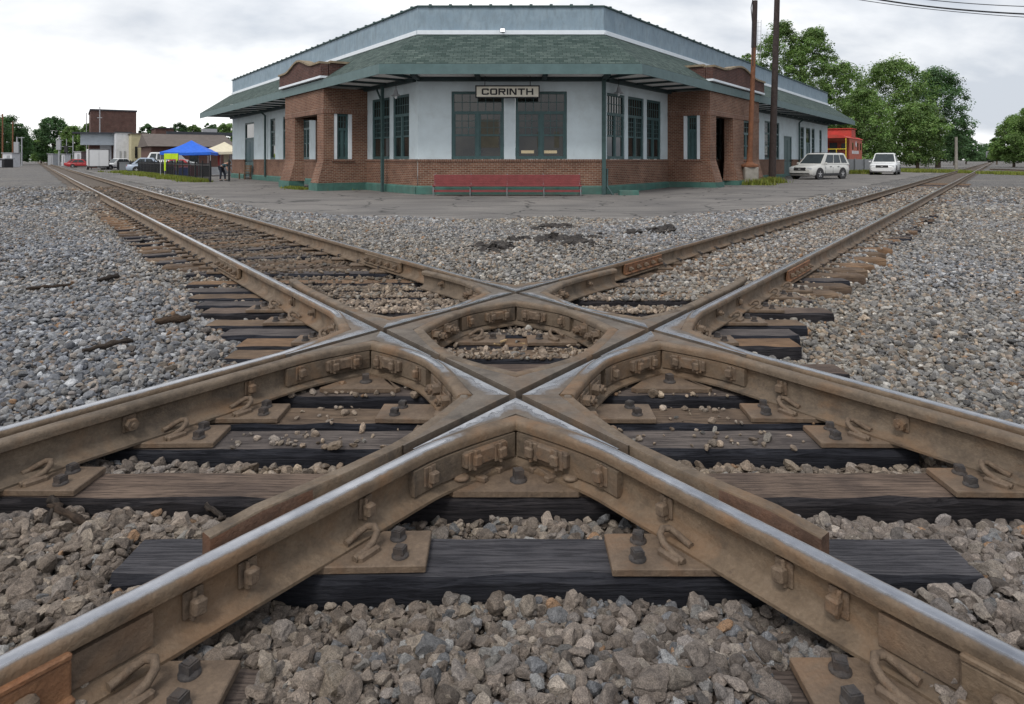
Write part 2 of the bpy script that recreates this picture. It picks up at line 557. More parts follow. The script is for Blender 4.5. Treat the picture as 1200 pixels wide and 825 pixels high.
def mat_brick(name, c1, c2, mortar, bw=.215, bh=.075, soldier=False):
    t = NT(name)
    v = t.coord('UV', (1, 1, 1), (0, 0, R(90) if soldier else 0))
    b = t.node('ShaderNodeTexBrick')
    b.inputs['Scale'].default_value = 1.0
    b.inputs['Brick Width'].default_value = bw; b.inputs['Row Height'].default_value = bh
    b.inputs['Mortar Size'].default_value = 0.008; b.inputs['Mortar Smooth'].default_value = 0.2
    b.inputs['Color1'].default_value = (*c1, 1); b.inputs['Color2'].default_value = (*c2, 1)
    b.inputs['Mortar'].default_value = (*mortar, 1); b.inputs['Bias'].default_value = 0.0
    t.link(v, b.inputs['Vector'])
    n = t.noise(t.coord('Object'), 1.1, 7, 0.65)
    n2 = t.noise(t.coord('Object'), 14, 4, 0.6)
    c = t.mix(1.0, b.outputs['Color'], t.ramp(n, [(0.3, (.72, .70, .70)), (0.7, (1.2, 1.2, 1.2))]), 'MULTIPLY')
    c = t.mix(1.0, c, t.ramp(n2, [(0.3, (.85, .85, .85)), (0.7, (1.13, 1.13, 1.13))]), 'MULTIPLY')
    t.col(c); t.set(0.88, 0, 0.2)
    t.bump(t.math('SUBTRACT', 1.0, b.outputs['Fac']), 0.5, 0.01)
    return t.mat
M['brick'] = mat_brick('depot_brick', (.125, .056, .038), (.19, .090, .058), (.29, .25, .20))
M['brick_dark'] = mat_brick('old_brick', (.070, .034, .030), (.110, .050, .040), (.13, .11, .10))
M['rowlock'] = mat_brick('rowlock_brick', (.13, .060, .045), (.20, .098, .066), (.28, .245, .20), .21, .075, True)
def mat_shingle():
    t = NT('green_shingles')
    v = t.coord('UV')
    b = t.node('ShaderNodeTexBrick')
    b.inputs['Scale'].default_value = 1.0
    b.inputs['Brick Width'].default_value = 0.30; b.inputs['Row Height'].default_value = 0.15
    b.inputs['Mortar Size'].default_value = 0.014; b.inputs['Mortar Smooth'].default_value = 0.5
    b.inputs['Color1'].default_value = (.036, .058, .054, 1); b.inputs['Color2'].default_value = (.086, .116, .108, 1)
    b.inputs['Mortar'].default_value = (.022, .034, .032, 1)
    t.link(v, b.inputs['Vector'])
    n = t.noise(t.coord('Object'), 0.8, 6, 0.65)
    n2 = t.noise(t.coord('Object'), 40, 3, 0.6)
    c = t.mix(1.0, b.outputs['Color'], t.ramp(n, [(0.3, (.78, .8, .8)), (0.7, (1.18, 1.15, 1.12))]), 'MULTIPLY')
    c = t.mix(1.0, c, t.ramp(n2, [(0.3, (.8, .8, .8)), (0.7, (1.2, 1.2, 1.2))]), 'MULTIPLY')
    t.col(c); t.set(0.9, 0, 0.2)
    t.bump(b.outputs['Fac'], 0.5, -0.012)
    return t.mat
M['shingle'] = mat_shingle()
M['stucco'] = paint('white_stucco', (.52, .60, .64), .06, 2.2, .75, bump=.05, dirt=(.38, .43, .45), dirt_amt=.6)
def mat_parapet():
    t = NT('stained_parapet')
    v = t.coord('Object')
    n = t.noise(v, 1.4, 8, 0.7, 0.4)
    s = t.noise(t.coord('Object', (1.8, 1.8, 0.5)), 3.0, 7, 0.7, 0.5)
    c = t.ramp(n, [(0.3, (.185, .255, .315)), (0.7, (.26, .335, .395))])
    c = t.mix(t.ramp(s, [(0.46, 0.0), (0.74, 0.62)]), c, (.13, .16, .175))
    t.col(c); t.set(0.75); t.bump(n, 0.05, 0.01)
    return t.mat
M['parapet'] = mat_parapet()
M['trimwhite'] = paint('white_trim', (.66, .71, .76), .05, 4, .6)
M['teal'] = paint('teal_paint', (.050, .098, .102), .15, 5, .5, dirt=(.032, .058, .06))
M['fascia'] = paint('green_fascia', (.085, .138, .142), .12, 3, .55, dirt=(.06, .11, .11))
M['plinth'] = paint('green_plinth', (.055, .135, .115), .2, 3, .7, dirt=(.12, .13, .115))
M['beam'] = paint('dark_green_beam', (.028, .048, .052), .2, 5, .6)
M['soffit'] = paint('soffit_boards', (.80, .82, .82), .1, 4, .7)
M['coping'] = paint('green_coping', (.040, .075, .075), .25, 7, .6)
M['stonecap'] = paint('cap_stone', (.24, .19, .13), .3, 5, .85, dirt=(.08, .07, .055))
def mat_glass():
    t = NT('window_glass')
    n = t.noise(t.coord('Object'), 1.3, 3, 0.5)
    t.col(t.ramp(n, [(0.35, (.010, .013, .014)), (0.7, (.036, .034, .028))]))
    t.set(0.06, 0, 0.6)
    return t.mat
M['glass'] = mat_glass()
M['glass_warm'] = paint('blind_behind_glass', (.06, .054, .034), .35, 2, .3, bump=0)
M['cream'] = paint('cream_paint', (.62, .52, .33), .08, 5, .5)
M['black'] = paint('black_iron', (.018, .019, .022), .3, 8, .5)
M['signwhite'] = paint('sign_white', (.66, .63, .54), .08, 4, .55)
M['benchred'] = paint('red_bench_paint', (.19, .046, .048), .2, 4, .55, dirt=(.18, .05, .05))
M['steelgrey'] = paint('grey_steel', (.30, .31, .33), .15, 6, .45)
M['concrete'] = paint('rough_concrete', (.26, .245, .22), .2, 3, .9, dirt=(.16, .13, .10), bump=.2)
M['pole_wood'] = paint('tarred_pole', (.040, .030, .028), .35, 6, .85, bump=.2)
M['pole_rust'] = paint('rusty_pipe', (.17, .075, .040), .3, 5, .8, dirt=(.075, .04, .03), bump=.15)
M['carwhite'] = paint('white_car_paint', (.66, .67, .68), .03, 2, .28, bump=0)
M['carbeige'] = paint('silver_beige_car_paint', (.52, .52, .50), .03, 2, .28, bump=0)
M['carred'] = paint('red_car_paint', (.34, .03, .035), .05, 2, .28, bump=0)
M['carblue'] = paint('silver_blue_car_paint', (.36, .42, .52), .05, 2, .28, bump=0)
M['cargrey'] = paint('grey_car_paint', (.16, .17, .18), .05, 2, .3, bump=0)
M['tyre'] = paint('tyre_rubber', (.022, .022, .022), .2, 8, .8)
M['chrome'] = paint('wheel_alloy', (.42, .42, .43), .1, 8, .35)
M['lamp_clear'] = paint('headlight_lens', (.52, .54, .56), .1, 9, .15, bump=0)
M['lampred'] = paint('tail_light_lens', (.30, .02, .02), .1, 9, .2, bump=0)
M['carglass'] = paint('car_glass', (.035, .045, .05), .2, 3, .08, bump=0)
M['plastic'] = paint('black_trim_plastic', (.03, .03, .032), .2, 8, .6)
M['cab_red'] = paint('caboose_red', (.42, .045, .035), .2, 2, .55, dirt=(.30, .085, .05))
M['cab_rust'] = paint('caboose_faded_red', (.40, .10, .065), .2, 2, .65, dirt=(.30, .13, .09))
M['yellow'] = paint('safety_yellow', (.62, .46, .04), .1, 5, .5)
M['tarpblue'] = paint('blue_canopy_cloth', (.025, .13, .62), .12, 3, .7)
M['tarpbeige'] = paint('beige_canopy_cloth', (.62, .56, .42), .08, 3, .8)
M['bannergreen'] = paint('lime_cloth', (.42, .60, .02), .15, 4, .7)
M['clothwhite'] = paint('white_cloth', (.68, .68, .70), .08, 5, .8)
M['tan_wall'] = paint('tan_siding', (.42, .38, .24), .12, 2, .8, dirt=(.28, .25, .17))
M['paleblue'] = paint('pale_blue_metal', (.42, .47, .52), .08, 2, .6)
M['greywhite'] = paint('weathered_white_siding', (.55, .56, .59), .1, 2, .8, dirt=(.36, .37, .38))
M['brownroof'] = paint('brown_roofing', (.115, .095, .085), .2, 2, .85)
M['darkroof'] = paint('dark_roof_edge', (.045, .05, .06), .2, 3, .8)
M['shadowbrown'] = paint('brown_boards_bay_shade', (.11, .06, .05), .2, 3, .85)  # brown boards; on the open shed this colour stands in for shade
M['skin'] = paint('skin', (.42, .24, .17), .06, 9, .6, bump=0)
M['denim'] = paint('dark_trousers', (.025, .03, .045), .2, 9, .85)
M['shirt'] = paint('dark_teal_shirt', (.045, .075, .09), .2, 9, .85)
M['hair'] = paint('brown_hair', (.05, .03, .02), .2, 20, .7)
M['woodbrown'] = paint('weathered_bench_wood', (.13, .085, .055), .3, 8, .85, bump=.15)
M['chip'] = paint('pale_wood_chip', (.34, .24, .13), .3, 20, .85)
M['bark'] = paint('tree_bark', (.11, .085, .065), .3, 8, .9, bump=.3)
M['cable'] = paint('cable_rubber', (.03, .032, .036), .1, 8, .7)
M['clod'] = paint('tar_and_soil', (.034, .031, .030), .5, 6, .95, dirt=(.13, .115, .10), dirt_amt=.7, bump=.6)
def mat_leaf(name, c):
    t = NT(name)
    a = t.node('ShaderNodeAttribute', attribute_name='tint')
    c_ = t.mix(1.0, a.outputs['Color'], c, 'MULTIPLY')
    t.col(c_); t.set(0.6, 0, 0.25)
    tr = t.node('ShaderNodeBsdfTranslucent')
    hs = t.mix(1.0, c_, (1.1, 1.35, .6), 'MULTIPLY')
    t.link(hs, tr.inputs['Color'])
    ms = t.node('ShaderNodeMixShader'); ms.inputs[0].default_value = 0.3
    out = t.n['Material Output']
    t.link(t.b.outputs[0], ms.inputs[1]); t.link(tr.outputs[0], ms.inputs[2]); t.link(ms.outputs[0], out.inputs['Surface'])
    return t.mat
M['leaf'] = mat_leaf('tree_leaf', (.125, .195, .066))
M['leaf_dark'] = mat_leaf('dark_tree_leaf', (.072, .132, .060))
M['grassblade'] = mat_leaf('grass_blade', (.16, .19, .045))
def mat_emit(name, c, s):
    t = NT(name)
    t.col(c)
    t.b.inputs['Emission Color'].default_value = (*c, 1)
    t.b.inputs['Emission Strength'].default_value = s
    return t.mat
M['headlamp'] = mat_emit('lit_headlamp', (1.0, .95, .85), 14.0)
M['lampglow'] = mat_emit('lit_floodlight', (1.0, 1.0, 1.0), 1.2)
# ------------------------------------------------------------------ track geometry
AL = math.atan(1.416)
CA, SA = math.cos(AL), math.sin(AL)
CTR = Vector((0.0, 4.335))
HA, HB = 0.849, 1.203                       # half width and half depth of the diamond
dNW, dSE = Vector((-CA, SA)), Vector((CA, -SA))
dNE, dSW = Vector((CA, SA)), Vector((-CA, -SA))
nA, nB = Vector((SA, CA)), Vector((-SA, CA))  # from rail A1 (B1) towards its own track centre
XF = CTR + Vector((0, -HB)); XK = CTR + Vector((0, HB))
XL = CTR + Vector((-HA, 0)); XR = CTR + Vector((HA, 0))
ZB, RH = 0.022, 0.168
ZR = ZB + RH                                 # rail top
GO = 0.6935                                  # flangeway line to track centre

def track_uv(x, y):
    """signed distance across and along each track, measured from the crossing centre"""
    dx, dy = x - CTR.x, y - CTR.y
    return dx * nA.x + dy * nA.y, dx * dNW.x + dy * dNW.y, dx * nB.x + dy * nB.y, dx * dNE.x + dy * dNE.y

def zg_np(x, y):
    """height of the ground sheet (numpy)"""
    def ss(a, b, v):
        t = np.clip((v - a) / (b - a), 0, 1); return t * t * (3 - 2 * t)
    dx, dy = x - CTR.x, y - CTR.y
    ua = dx * nA.x + dy * nA.y; ta = dx * dNW.x + dy * dNW.y
    ub = dx * nB.x + dy * nB.y; tb = dx * dNE.x + dy * dNE.y
    z = np.full_like(x, -0.105)
    inA = (1 - ss(0.9, 1.3, np.abs(ua))) * ss(1.6, 3.0, ta)
    inB = (1 - ss(0.9, 1.3, np.abs(ub))) * ss(1.8, 3.0, tb)
    z = z + (-0.062 - z) * inA
    z = z + (-0.035 - z) * inB
    left = ss(1.3, 2.4, -ua) * ss(-1.0, 1.2, ta)        # shoulder left of track A
    z = z + (-0.055 - z) * left * (1 - inA)
    outL = ss(1.1, 1.6, -ua) * ss(1.1, 1.6, ub)
    z = z + (-0.02 - z) * outL * (1 - inA)
    right = ss(1.15, 1.7, -ub) * ss(1.15, 1.7, ua)
    z = z + (-0.15 - z) * right
    mid = ss(1.0, 1.6, ua) * ss(1.0, 1.6, ub)
    z = z + (-0.07 - z) * mid
    pav = ss(12.0, 16.5, y) * ss(1.6, 3.0, ua) * ss(1.6, 3.0, ub)
    zp = -0.16 + 0.11 * ss(3, 10, x)
    z = z + (zp - z) * pav
    outer = ss(.75, 1.15, np.abs(x)) * (1 - ss(2.25, 2.6, y))
    z = z + (-0.055 - z) * outer
    farz = ss(13, 20, y) * (1 - pav)
    z = z + (-0.06 - z) * farz
    bump = 0.018 * np.sin(x * 1.7 + 0.6 * y) * np.sin(y * 1.3 - 0.4 * x) + 0.012 * np.sin(x * 4.1 + 1.3) * np.sin(y * 3.7 + x)
    far = 1 - ss(9, 14, y)
    z = z + bump * (0.35 + 0.65 * far) * (1 - 0.85 * np.maximum(inA, inB)) * (1 - pav)
    # low earth mound left of track A
    z = z + 0.22 * np.exp(-(((x + 14.5) / 1.3) ** 2 + ((y - 22) / 3.5) ** 2)) * (1 - pav)
    # heap of tar and soil between the tracks
    z = z + 0.07 * np.exp(-(((x - 0.7) / 1.2) ** 2 + ((y - 10.0) / 0.8) ** 2))
    return z
def zg(x, y):
    return float(zg_np(np.array([float(x)]), np.array([float(y)]))[0])

# ------------------------------------------------------------------ ground
def axis(parts):
    out = []
    for a, b, st in parts:
        n = max(1, int(round((b - a) / st)))
        out += [a + (b - a) * k / n for k in range(n)]
    out.append(parts[-1][1])
    return np.array(out)
gx = axis([(-1500, -200, 260), (-200, -40, 20), (-40, -12, 1.2), (-12, 12, 0.16), (12, 40, 1.2), (40, 200, 20), (200, 1500, 260)])
gy = axis([(-60, -4, 8), (-4, 0, 0.8), (0, 18, 0.16), (18, 60, 1.0), (60, 200, 14), (200, 2600, 300)])
X_, Y_ = np.meshgrid(gx, gy)
Z_ = zg_np(X_.ravel(), Y_.ravel())
nx, ny = len(gx), len(gy)
idx = np.arange(nx * ny).reshape(ny, nx)
F_ = np.stack([idx[:-1, :-1], idx[:-1, 1:], idx[1:, 1:], idx[1:, :-1]], -1).reshape(-1, 4)
ground = quick_mesh('ground', np.stack([X_.ravel(), Y_.ravel(), Z_], 1), F_, M['ground'], smooth=True)
setp(ground, kind='structure')

def strip_sheet(name, mat, polyfn, ys, dz):
    mb = MB()
    for a, b in zip(ys[:-1], ys[1:]):
        (l0, r0), (l1, r1) = polyfn(a), polyfn(b)
        n = max(2, int((max(r0 - l0, r1 - l1)) / 1.2))
        n = min(n, 60)
        for k in range(n):
            q = [(l0 + (r0 - l0) * k / n, a), (l0 + (r0 - l0) * (k + 1) / n, a), (l1 + (r1 - l1) * (k + 1) / n, b), (l1 + (r1 - l1) * k / n, b)]
            mb.face([(x, y, zg(x, y) + dz) for x, y in q], None, True)
    o = mb.build(name, mat, kind='structure', uv=False)
    return o
# asphalt apron in front of the depot: between the two tracks
def pav_lr(y):
    w = 0.25 * math.sin(y * 1.9) + 0.18 * math.sin(y * 4.3 + 1)
    l = CTR.x - (y - CTR.y) / 1.416 + 3.1 + w          # beyond rail A2
    r = CTR.x + (y - CTR.y) / 1.416 - 3.3 + w
    return l, r
def pav_lr2(y):
    l, r = pav_lr(y)
    if y < 19.0:
        k = (y - 16.2) / 2.8
        c = (l + r) / 2
        hw = (r - l) / 2 * (0.52 + 0.48 * max(0, k) ** 0.6)
        return c - hw + 0.3 * math.sin(y * 7), c + hw + 0.4 * math.sin(y * 5)
    return l, r
ys = list(np.arange(16.2, 24, 0.4)) + list(np.arange(24, 60, 1.5)) + list(np.arange(60, 150, 6))
strip_sheet('pavement', M['asphalt'], pav_lr2, ys, 0.012)
# oily beds under the two tracks
def bed(along, dirv, nv, t0, t1, hw, name):
    mb = MB()
    ts = list(np.arange(t0, 14, 0.35)) + list(np.arange(14, 60, 2.0)) + list(np.arange(60, t1, 12))
    us = np.linspace(-hw, hw, 9)
    for a, b in zip(ts[:-1], ts[1:]):
        for u0, u1 in zip(us[:-1], us[1:]):
            q = []
            for (t_, u_) in ((a, u0), (b, u0), (b, u1), (a, u1)):
                p = CTR + dirv * t_ + nv * (u_ * (1 + 0.06 * math.sin(t_ * 2.3) * (abs(u_) > hw * .9)))
                q.append((p.x, p.y, zg(p.x, p.y) + 0.006 + .02 * smooth01(10, 20, t_)))
            mb.face(q, None, True)
    # make the normal point up
    o = mb.build(name, M['trackbed'], kind='structure', uv=False)
    return o
ba = bed('A', dNW, nA, 2.6, 420, 1.15, 'track_bed')
bb = bed('B', dNE, nB, 14.0, 420, 1.0, 'track_bed')

# ------------------------------------------------------------------ rails
HALF = [(.070, 0), (.070, .010), (.022, .027), (.010, .046), (.0085, .085), (.0095, .113), (.016, .124), (.0345, .131), (.0352, .150), (.0338, .1575), (.0295, .1635), (.0235, .1665), (.013, .1682), (.004, .1686)]
PROF = HALF + [(-a, b) for a, b in reversed(HALF)]      # counter-clockwise seen along the path
GBAR = [(.060, 0), (.060, .010), (.026, .024), (.026, .153), (.022, .158)]
GBAR = GBAR + [(-a, b) for a, b in reversed(GBAR)]
def sweep_rail(mb, path, z0, running, normals=None, from_i=0, bar=False):
    PROF = GBAR if bar else globals()['PROF']
    n = len(path); k = len(PROF)
    vs = []
    for i, p in enumerate(path):
        if normals is not None and normals[i] is not None:
            nv = normals[i]
        else:
            a = (p - path[i - 1]).normalized() if i > 0 else None
            b = (path[i + 1] - p).normalized() if i < n - 1 else None
            t = (a + b).normalized() if (a is not None and b is not None) else (a if a is not None else b)
            nv = Vector((-t.y, t.x))
            if a is not None and b is not None:
                c = max(0.4, a.dot(t)); nv = nv / c
        for s_, z_ in PROF:
            vs.append((p.x + nv.x * s_, p.y + nv.y * s_, z0 + z_))
    lat = lambda s_, z_: 0.0 if z_ < .156 else max(0.0, min(1.0, 1.50 - abs(s_) / .0225))
    shine = None
    if running:
        shine = []
        for i in range(n):
            al = 1.0 if from_i == 0 else smooth01(2.2, 8.5, i)
            shine += [lat(s_, z_) * al for s_, z_ in PROF]
    body = []
    for i in range(n - 1):
        for j in range(k):
            j2 = (j + 1) % k
            body.append((i * k + j, i * k + j2, i * k + k + j2, i * k + k + j))
    body.append(tuple(range(k))); body.append(tuple(reversed(range((n - 1) * k, n * k))))
    if bar:      # the tip slopes down
        vs = vs[:-k] + [(a, b, c - (.022 if c > z0 + .1 else 0)) for a, b, c in vs[-k:]]
    mb.mesh(vs, body, M['rail'] if running else M['guard'], not bar, shine=shine)

def smooth_angle(o, deg=35):
    me = o.data
    try: me.set_sharp_from_angle(angle=R(deg))
    except Exception: pass

diamond = thing('rail_crossing', 'rusty steel diamond crossing where the two railway tracks meet in the foreground', 'rail crossing', (CTR.x, CTR.y, ZB))

OFF = 0.024 + 0.0352 + 0.002
TB = 0.70
def arm_path(Pt, d, n, beta, D, tend):
    """rail centre line from the corner outwards along one arm of a quadrant"""
    Dc = D - 0.030
    tc, ec = Dc * math.cos(beta), Dc * math.sin(beta)
    pts = []
    m = 9
    for i in range(m + 1):
        q = i / m
        t = tc + (TB - tc) * q
        e = OFF + (ec - OFF) * (1 - q) ** (1.32 if beta > .8 else 1.45)
        pts.append((t, e))
    if tend > TB + 0.02:
        tt = TB
        while tt + 0.8 < tend:
            tt += 0.6; pts.append((tt, OFF))
        pts.append((tend, OFF))
    return pts, [Pt + d * t + n * e for t, e in pts]

def frame_on(path, s, ny):
    """matrix at arc length s from the corner: x outwards along the rail, y into the pocket"""
    acc = 0
    for a, b in zip(path[:-1], path[1:]):
        L = (b - a).length
        if acc + L >= s or b is path[-1]:
            t = (b - a).normalized()
            p = a + t * (s - acc)
            y = Vector((-t.y, t.x))
            if y.dot(ny) < 0: y = -y
            m = Matrix(((t.x, y.x, 0, p.x), (t.y, y.y, 0, p.y), (0, 0, 1, ZB), (0, 0, 0, 1)))
            return m
        acc += L


def quadrant(Pt, arms, D, style):
    """arms: two of (dir, tend, running). Builds corner rails, filler casting, bolts"""
    d1, d2 = arms[0][0], arms[1][0]
    bis = (d1 + d2).normalized()
    beta = math.acos(max(-1, min(1, d1.dot(bis))))
    fill = MB()
    tips = []
    for (d, tend, running) in arms:
        n = (bis - d * bis.dot(d)).normalized()
        te, path = arm_path(Pt, d, n, beta, D, tend)
        mb = MB()
        # keep the profile's orientation: sweep along the path as given
        first_n = None
        t0 = (path[1] - path[0]).normalized()
        cn = Vector((-t0.y, t0.x))
        # mitre the first section onto the bisector line
        s = 1.0 if cn.dot(bis) > 0 else -1.0
        nb = bis * s / max(0.35, abs(cn.dot(bis)))
        normals = [None] * len(path); normals[0] = nb
        if not running and tend > 1.0:      # flared end of a guard rail
            path = [q for q in path if (q - Pt).dot(d) < tend - .52]
            base_ = Pt + n * OFF
            path += [base_ + d * (tend - .50), base_ + d * (tend - .34) + n * .008, base_ + d * (tend - .16) + n * .022, base_ + d * (tend + .0) + n * .040]
            normals = [nb] + [None] * (len(path) - 1)
        bar = (Pt is XF and not running and tend > 1.0)
        sweep_rail(mb, path, ZB, running, normals, 6, bar)
        if not running and tend > 1.0:
            m_end = mb.mi(M['guard_end']); K = len(GBAR if bar else PROF); nseg_ = len(path) - 1
            for fi in range(len(mb.f)):
                if fi >= (nseg_ - 2) * K and bar and (fi % K) not in (3, 4, 5): mb.m[fi] = m_end
        r = mb.build('rail' if running else 'guard_rail', None, diamond, world=True)
        smooth_angle(r, 40)
        # filler ladder: flangeway edge / wear strip / rail edge
        w = 0.052 if running else 0.0
        tc, ec = te[0]
        f0 = 0.024
        e_in = lambda e: e - 0.030
        rows = []
        m = 9
        for i in range(m + 1):
            q = i / m
            t, e = te[i] if i < len(te) else te[-1]
            tf = f0 / math.tan(beta) + (t - tc) * (TB - f0 / math.tan(beta)) / (TB - tc) if TB > tc else t
            wi = w * (1 + 0.25 * math.sin(i * 2.1 + d.x * 5))
            ein = max(f0 + .002, e_in(e))
            ws = min(f0 + wi, ein) if wi else f0 + .004
            ts = ws / math.tan(beta) + (t - tc) * (TB - ws / math.tan(beta)) / (TB - tc)
            # rail-side edge: on the bisector at the corner
            ti = t if i else ein / math.tan(beta)
            rows.append([(tf, f0), (ts, ws), (ti, ein)])
        P3 = lambda te_, z: (lambda p: (p.x, p.y, z))(Pt + d * te_[0] + n * te_[1])
        zt = ZR - 0.0035
        for a, b in zip(rows[:-1], rows[1:]):
            for j, mat in ((0, M['casting']), (1, M['casting'])):
                q = [P3(a[j], zt), P3(b[j], zt), P3(b[j + 1], zt), P3(a[j + 1], zt)]
                sh = ([.95, .95, .62, .62] if j == 0 else [.62, .62, .0, .0]) if running else None
                v1 = Vector(q[1]) - Vector(q[0]); v2 = Vector(q[3]) - Vector(q[0])
                if v1.cross(v2).z < 0:
                    q.reverse()
                    if sh: sh.reverse()
                fill.face(q, mat, False, sh)
            for j, z0 in ((0, ZR - .05), (2, ZR - .09)):
                fill.face([P3(a[j], zt), P3(b[j], zt), P3(b[j], z0), P3(a[j], z0)], M['casting'])
        # bolts and bars in the pocket
        ny = n
        bars = MB()
        if style in ('nose', 'corner'):
            L = .55 if style == 'nose' else .48
            k = 7
            for i in range(k):
                s0, s1 = .035 + (L - .035) * i / k, .035 + (L - .035) * (i + 1) / k
                m0 = frame_on(path, (s0 + s1) / 2, ny)
                bars.box((0, .024, .078), ((s1 - s0) * 1.03, .03 + .0003 * i, .094 - .0006 * i), m0, M['guard'])
            bo = bars.build('web_bar', None, r)
            # put into the parent's space
            fix_world(bo)
        if style == 'nose':
            m0 = frame_on(path, .20, ny)
            cb = MB(); cb.box((0, .055, .088), (.21, .034, .058), m0, M['nut'], .006)
            c = cb.build('clamp_bar', None, r); fix_world(c)
            for s_ in (.135, .265):
                fix_world(add_square_nut(r, frame_on(path, s_, ny), .066, .088, .050, .022))
            fix_world(add_square_nut(r, frame_on(path, .47, ny), .038, .085, .050, .030))
            fix_world(add_square_nut(r, frame_on(path, .76, ny), .010, .080, .048, .034))
            if tend > 2.3 and running:
                for s_ in (1.20, 1.36):
                    fix_world(add_square_nut(r, frame_on(path, s_, ny), .010, .078, .050, .034))
                mz = MB(); mz.prism([(-.11, 0), (.12, 0), (.14, .0), (.14, .018), (-.13, .018)], .035, .115, frame_on(path, 1.60, ny) @ Matrix.Translation((0, .009, 0)), M['plate'])
                z = mz.build('web_plate', None, r); fix_world(z)
            elif tend > 2.0:
                for s_ in (1.35, 2.0):
                    fix_world(add_square_nut(r, frame_on(path, s_, ny), .010, .085, .050, .034, True))
        if style == 'corner':
            for s_, z_ in ((.13, .10), (.22, .072), (.31, .098), (.40, .072)):
                fix_world(add_square_nut(r, frame_on(path, s_, ny), .040, z_, .052, .036, True))
            if tend > 1.2:
                for s_ in ((.95, 1.45) if running else (.95,)):
                    fix_world(add_square_nut(r, frame_on(path, s_, ny), .010, .085, .046, .034, s_ < 1))
    # corner insert between the two rail ends
    p = Pt + bis * (D - .012)
    t = Vector((-bis.y, bis.x))
    Mi = Matrix(((t.x, bis.x, 0, p.x), (t.y, bis.y, 0, p.y), (0, 0, 1, ZB), (0, 0, 0, 1)))
    fill.box((0, -.012, .148), (.075 if beta < .8 else .05, .036, .034), Mi, M['casting'], .006)
    fill.box((0, -.03, .085), (.06 if beta < .8 else .05, .04, .10), Mi, M['casting'], .01)
    o = fill.build('frog_casting', None, diamond, world=True)
    # a thin relief of wear is in the material; keep faces flat

def fix_world(o):
    """o was built in world coordinates but hangs under a part of the diamond (which has no offset of its own)"""
    me = o.data
    if o.get('_done'): return o
    off = Vector(diamond.location)
    me.transform(Matrix.Translation(-off))
    o['_done'] = 1
    del o['_done']
    return o
def add_square_nut(parent, Mx, y, z, sz=.046, th=.03, hexa=False, name='bolt'):
    mb = MB()
    sz *= .84
    mb.box((0, y + .004, z), (sz * 1.35, .010, sz * 1.7), Mx, M['nut'], .003)
    if hexa:
        a0 = random.uniform(0, 1)
        poly = [(sz * .62 * math.cos(k * math.pi / 3 + a0), sz * .62 * math.sin(k * math.pi / 3 + a0)) for k in range(6)]
        Q = Mx @ Matrix(((1, 0, 0, 0), (0, 0, 1, y + .009), (0, 1, 0, z), (0, 0, 0, 1)))
        mb.prism(poly, 0, th, Q, M['nut'])
    else:
        Q = Mx @ Matrix.Translation((random.uniform(-.003, .003), y, z + random.uniform(-.003, .003))) @ Matrix.Rotation(random.uniform(-.10, .10), 4, 'Y')
        mb.box((0, .009 + th / 2, 0), (sz * .86, th, sz * 1.02), Q, M['nut'], .006)
        mb.box((sz * .15, .012, .0), (sz * .3, .02, sz * 1.9), Q, M['nut'], .004)
    if hexa: mb.cyl((0, y + th, z), (0, y + th + .020, z), sz * .26, sz * .24, 10, M['nut'], M=Mx)
    return mb.build(name, None, parent)

SEG = (XF - XL).length / 2 + 0.001
DA, DO = 0.33, 0.262
quadrant(XF, [(dSE, 2.36, True), (dSW, 2.36, True)], 0.315, 'nose')
quadrant(XF, [(dNW, SEG, True), (dSW, 1.44, False)], DO, 'corner')
quadrant(XF, [(dNE, SEG, True), (dSE, 1.44, False)], DO, 'corner')
quadrant(XF, [(dNW, SEG, False), (dNE, SEG, False)], DA, 'plain')
quadrant(XL, [(dSE, SEG, True), (dSW, 2.35, False)], DA, 'nose')
quadrant(XL, [(dSE, SEG, False), (dNE, SEG, False)], DO, 'corner')
quadrant(XL, [(dNE, SEG, True), (dNW, 2.15, False)], DA, 'plain')
quadrant(XL, [(dNW, 3.75, True), (dSW, 5.2, True)], DO, 'corner')
quadrant(XR, [(dSW, SEG, True), (dSE, 2.35, False)], DA, 'nose')
quadrant(XR, [(dSW, SEG, False), (dNW, SEG, False)], DO, 'corner')
quadrant(XR, [(dNW, SEG, True), (dNE, 2.3, False)], DA, 'plain')
quadrant(XR, [(dNE, 3.55, True), (dSE, 5.2, True)], DO, 'corner')
quadrant(XK, [(dSE, SEG, False), (dSW, SEG, False)], 0.36, 'nose')
quadrant(XK, [(dSW, SEG, True), (dNW, 1.39, False)], DO, 'corner')
quadrant(XK, [(dSE, SEG, True), (dNE, 1.54, False)], DO, 'corner')
quadrant(XK, [(dNW, 2.65, True), (dNE, 2.5, True)], DA, 'plain')
# flangeway floors
fl = MB()
def floor_strip(Pt, d, t0, t1, lift=0):
    p = Pt + d * ((t0 + t1) / 2)
    m = Matrix(((d.x, -d.y, 0, p.x), (d.y, d.x, 0, p.y), (0, 0, 1, 0), (0, 0, 0, 1)))
    fl.box((0, 0, (.075 + ZR - .048 + lift) / 2), (t1 - t0, .058, ZR - .048 + lift - .075), m)
for Pt, d, t in ((XF, dSE, .90), (XF, dSW, .90), (XL, dSW, 1.8), (XR, dSE, 1.8), (XL, dNW, 1.6), (XK, dNW, .85), (XK, dNE, 1.0), (XR, dNE, 1.75)):
    floor_strip(Pt, d, -.03, t, .0006 if d.x * d.y < 0 else 0)
for a, b in ((XF, XL), (XF, XR), (XL, XK), (XR, XK)):
    d = (b - a).normalized(); floor_strip(a, d, .03, (b - a).length - .03, .0012 if d.x * d.y < 0 else .0018)
fl.build('flangeway', M['flange'], diamond, world=True)

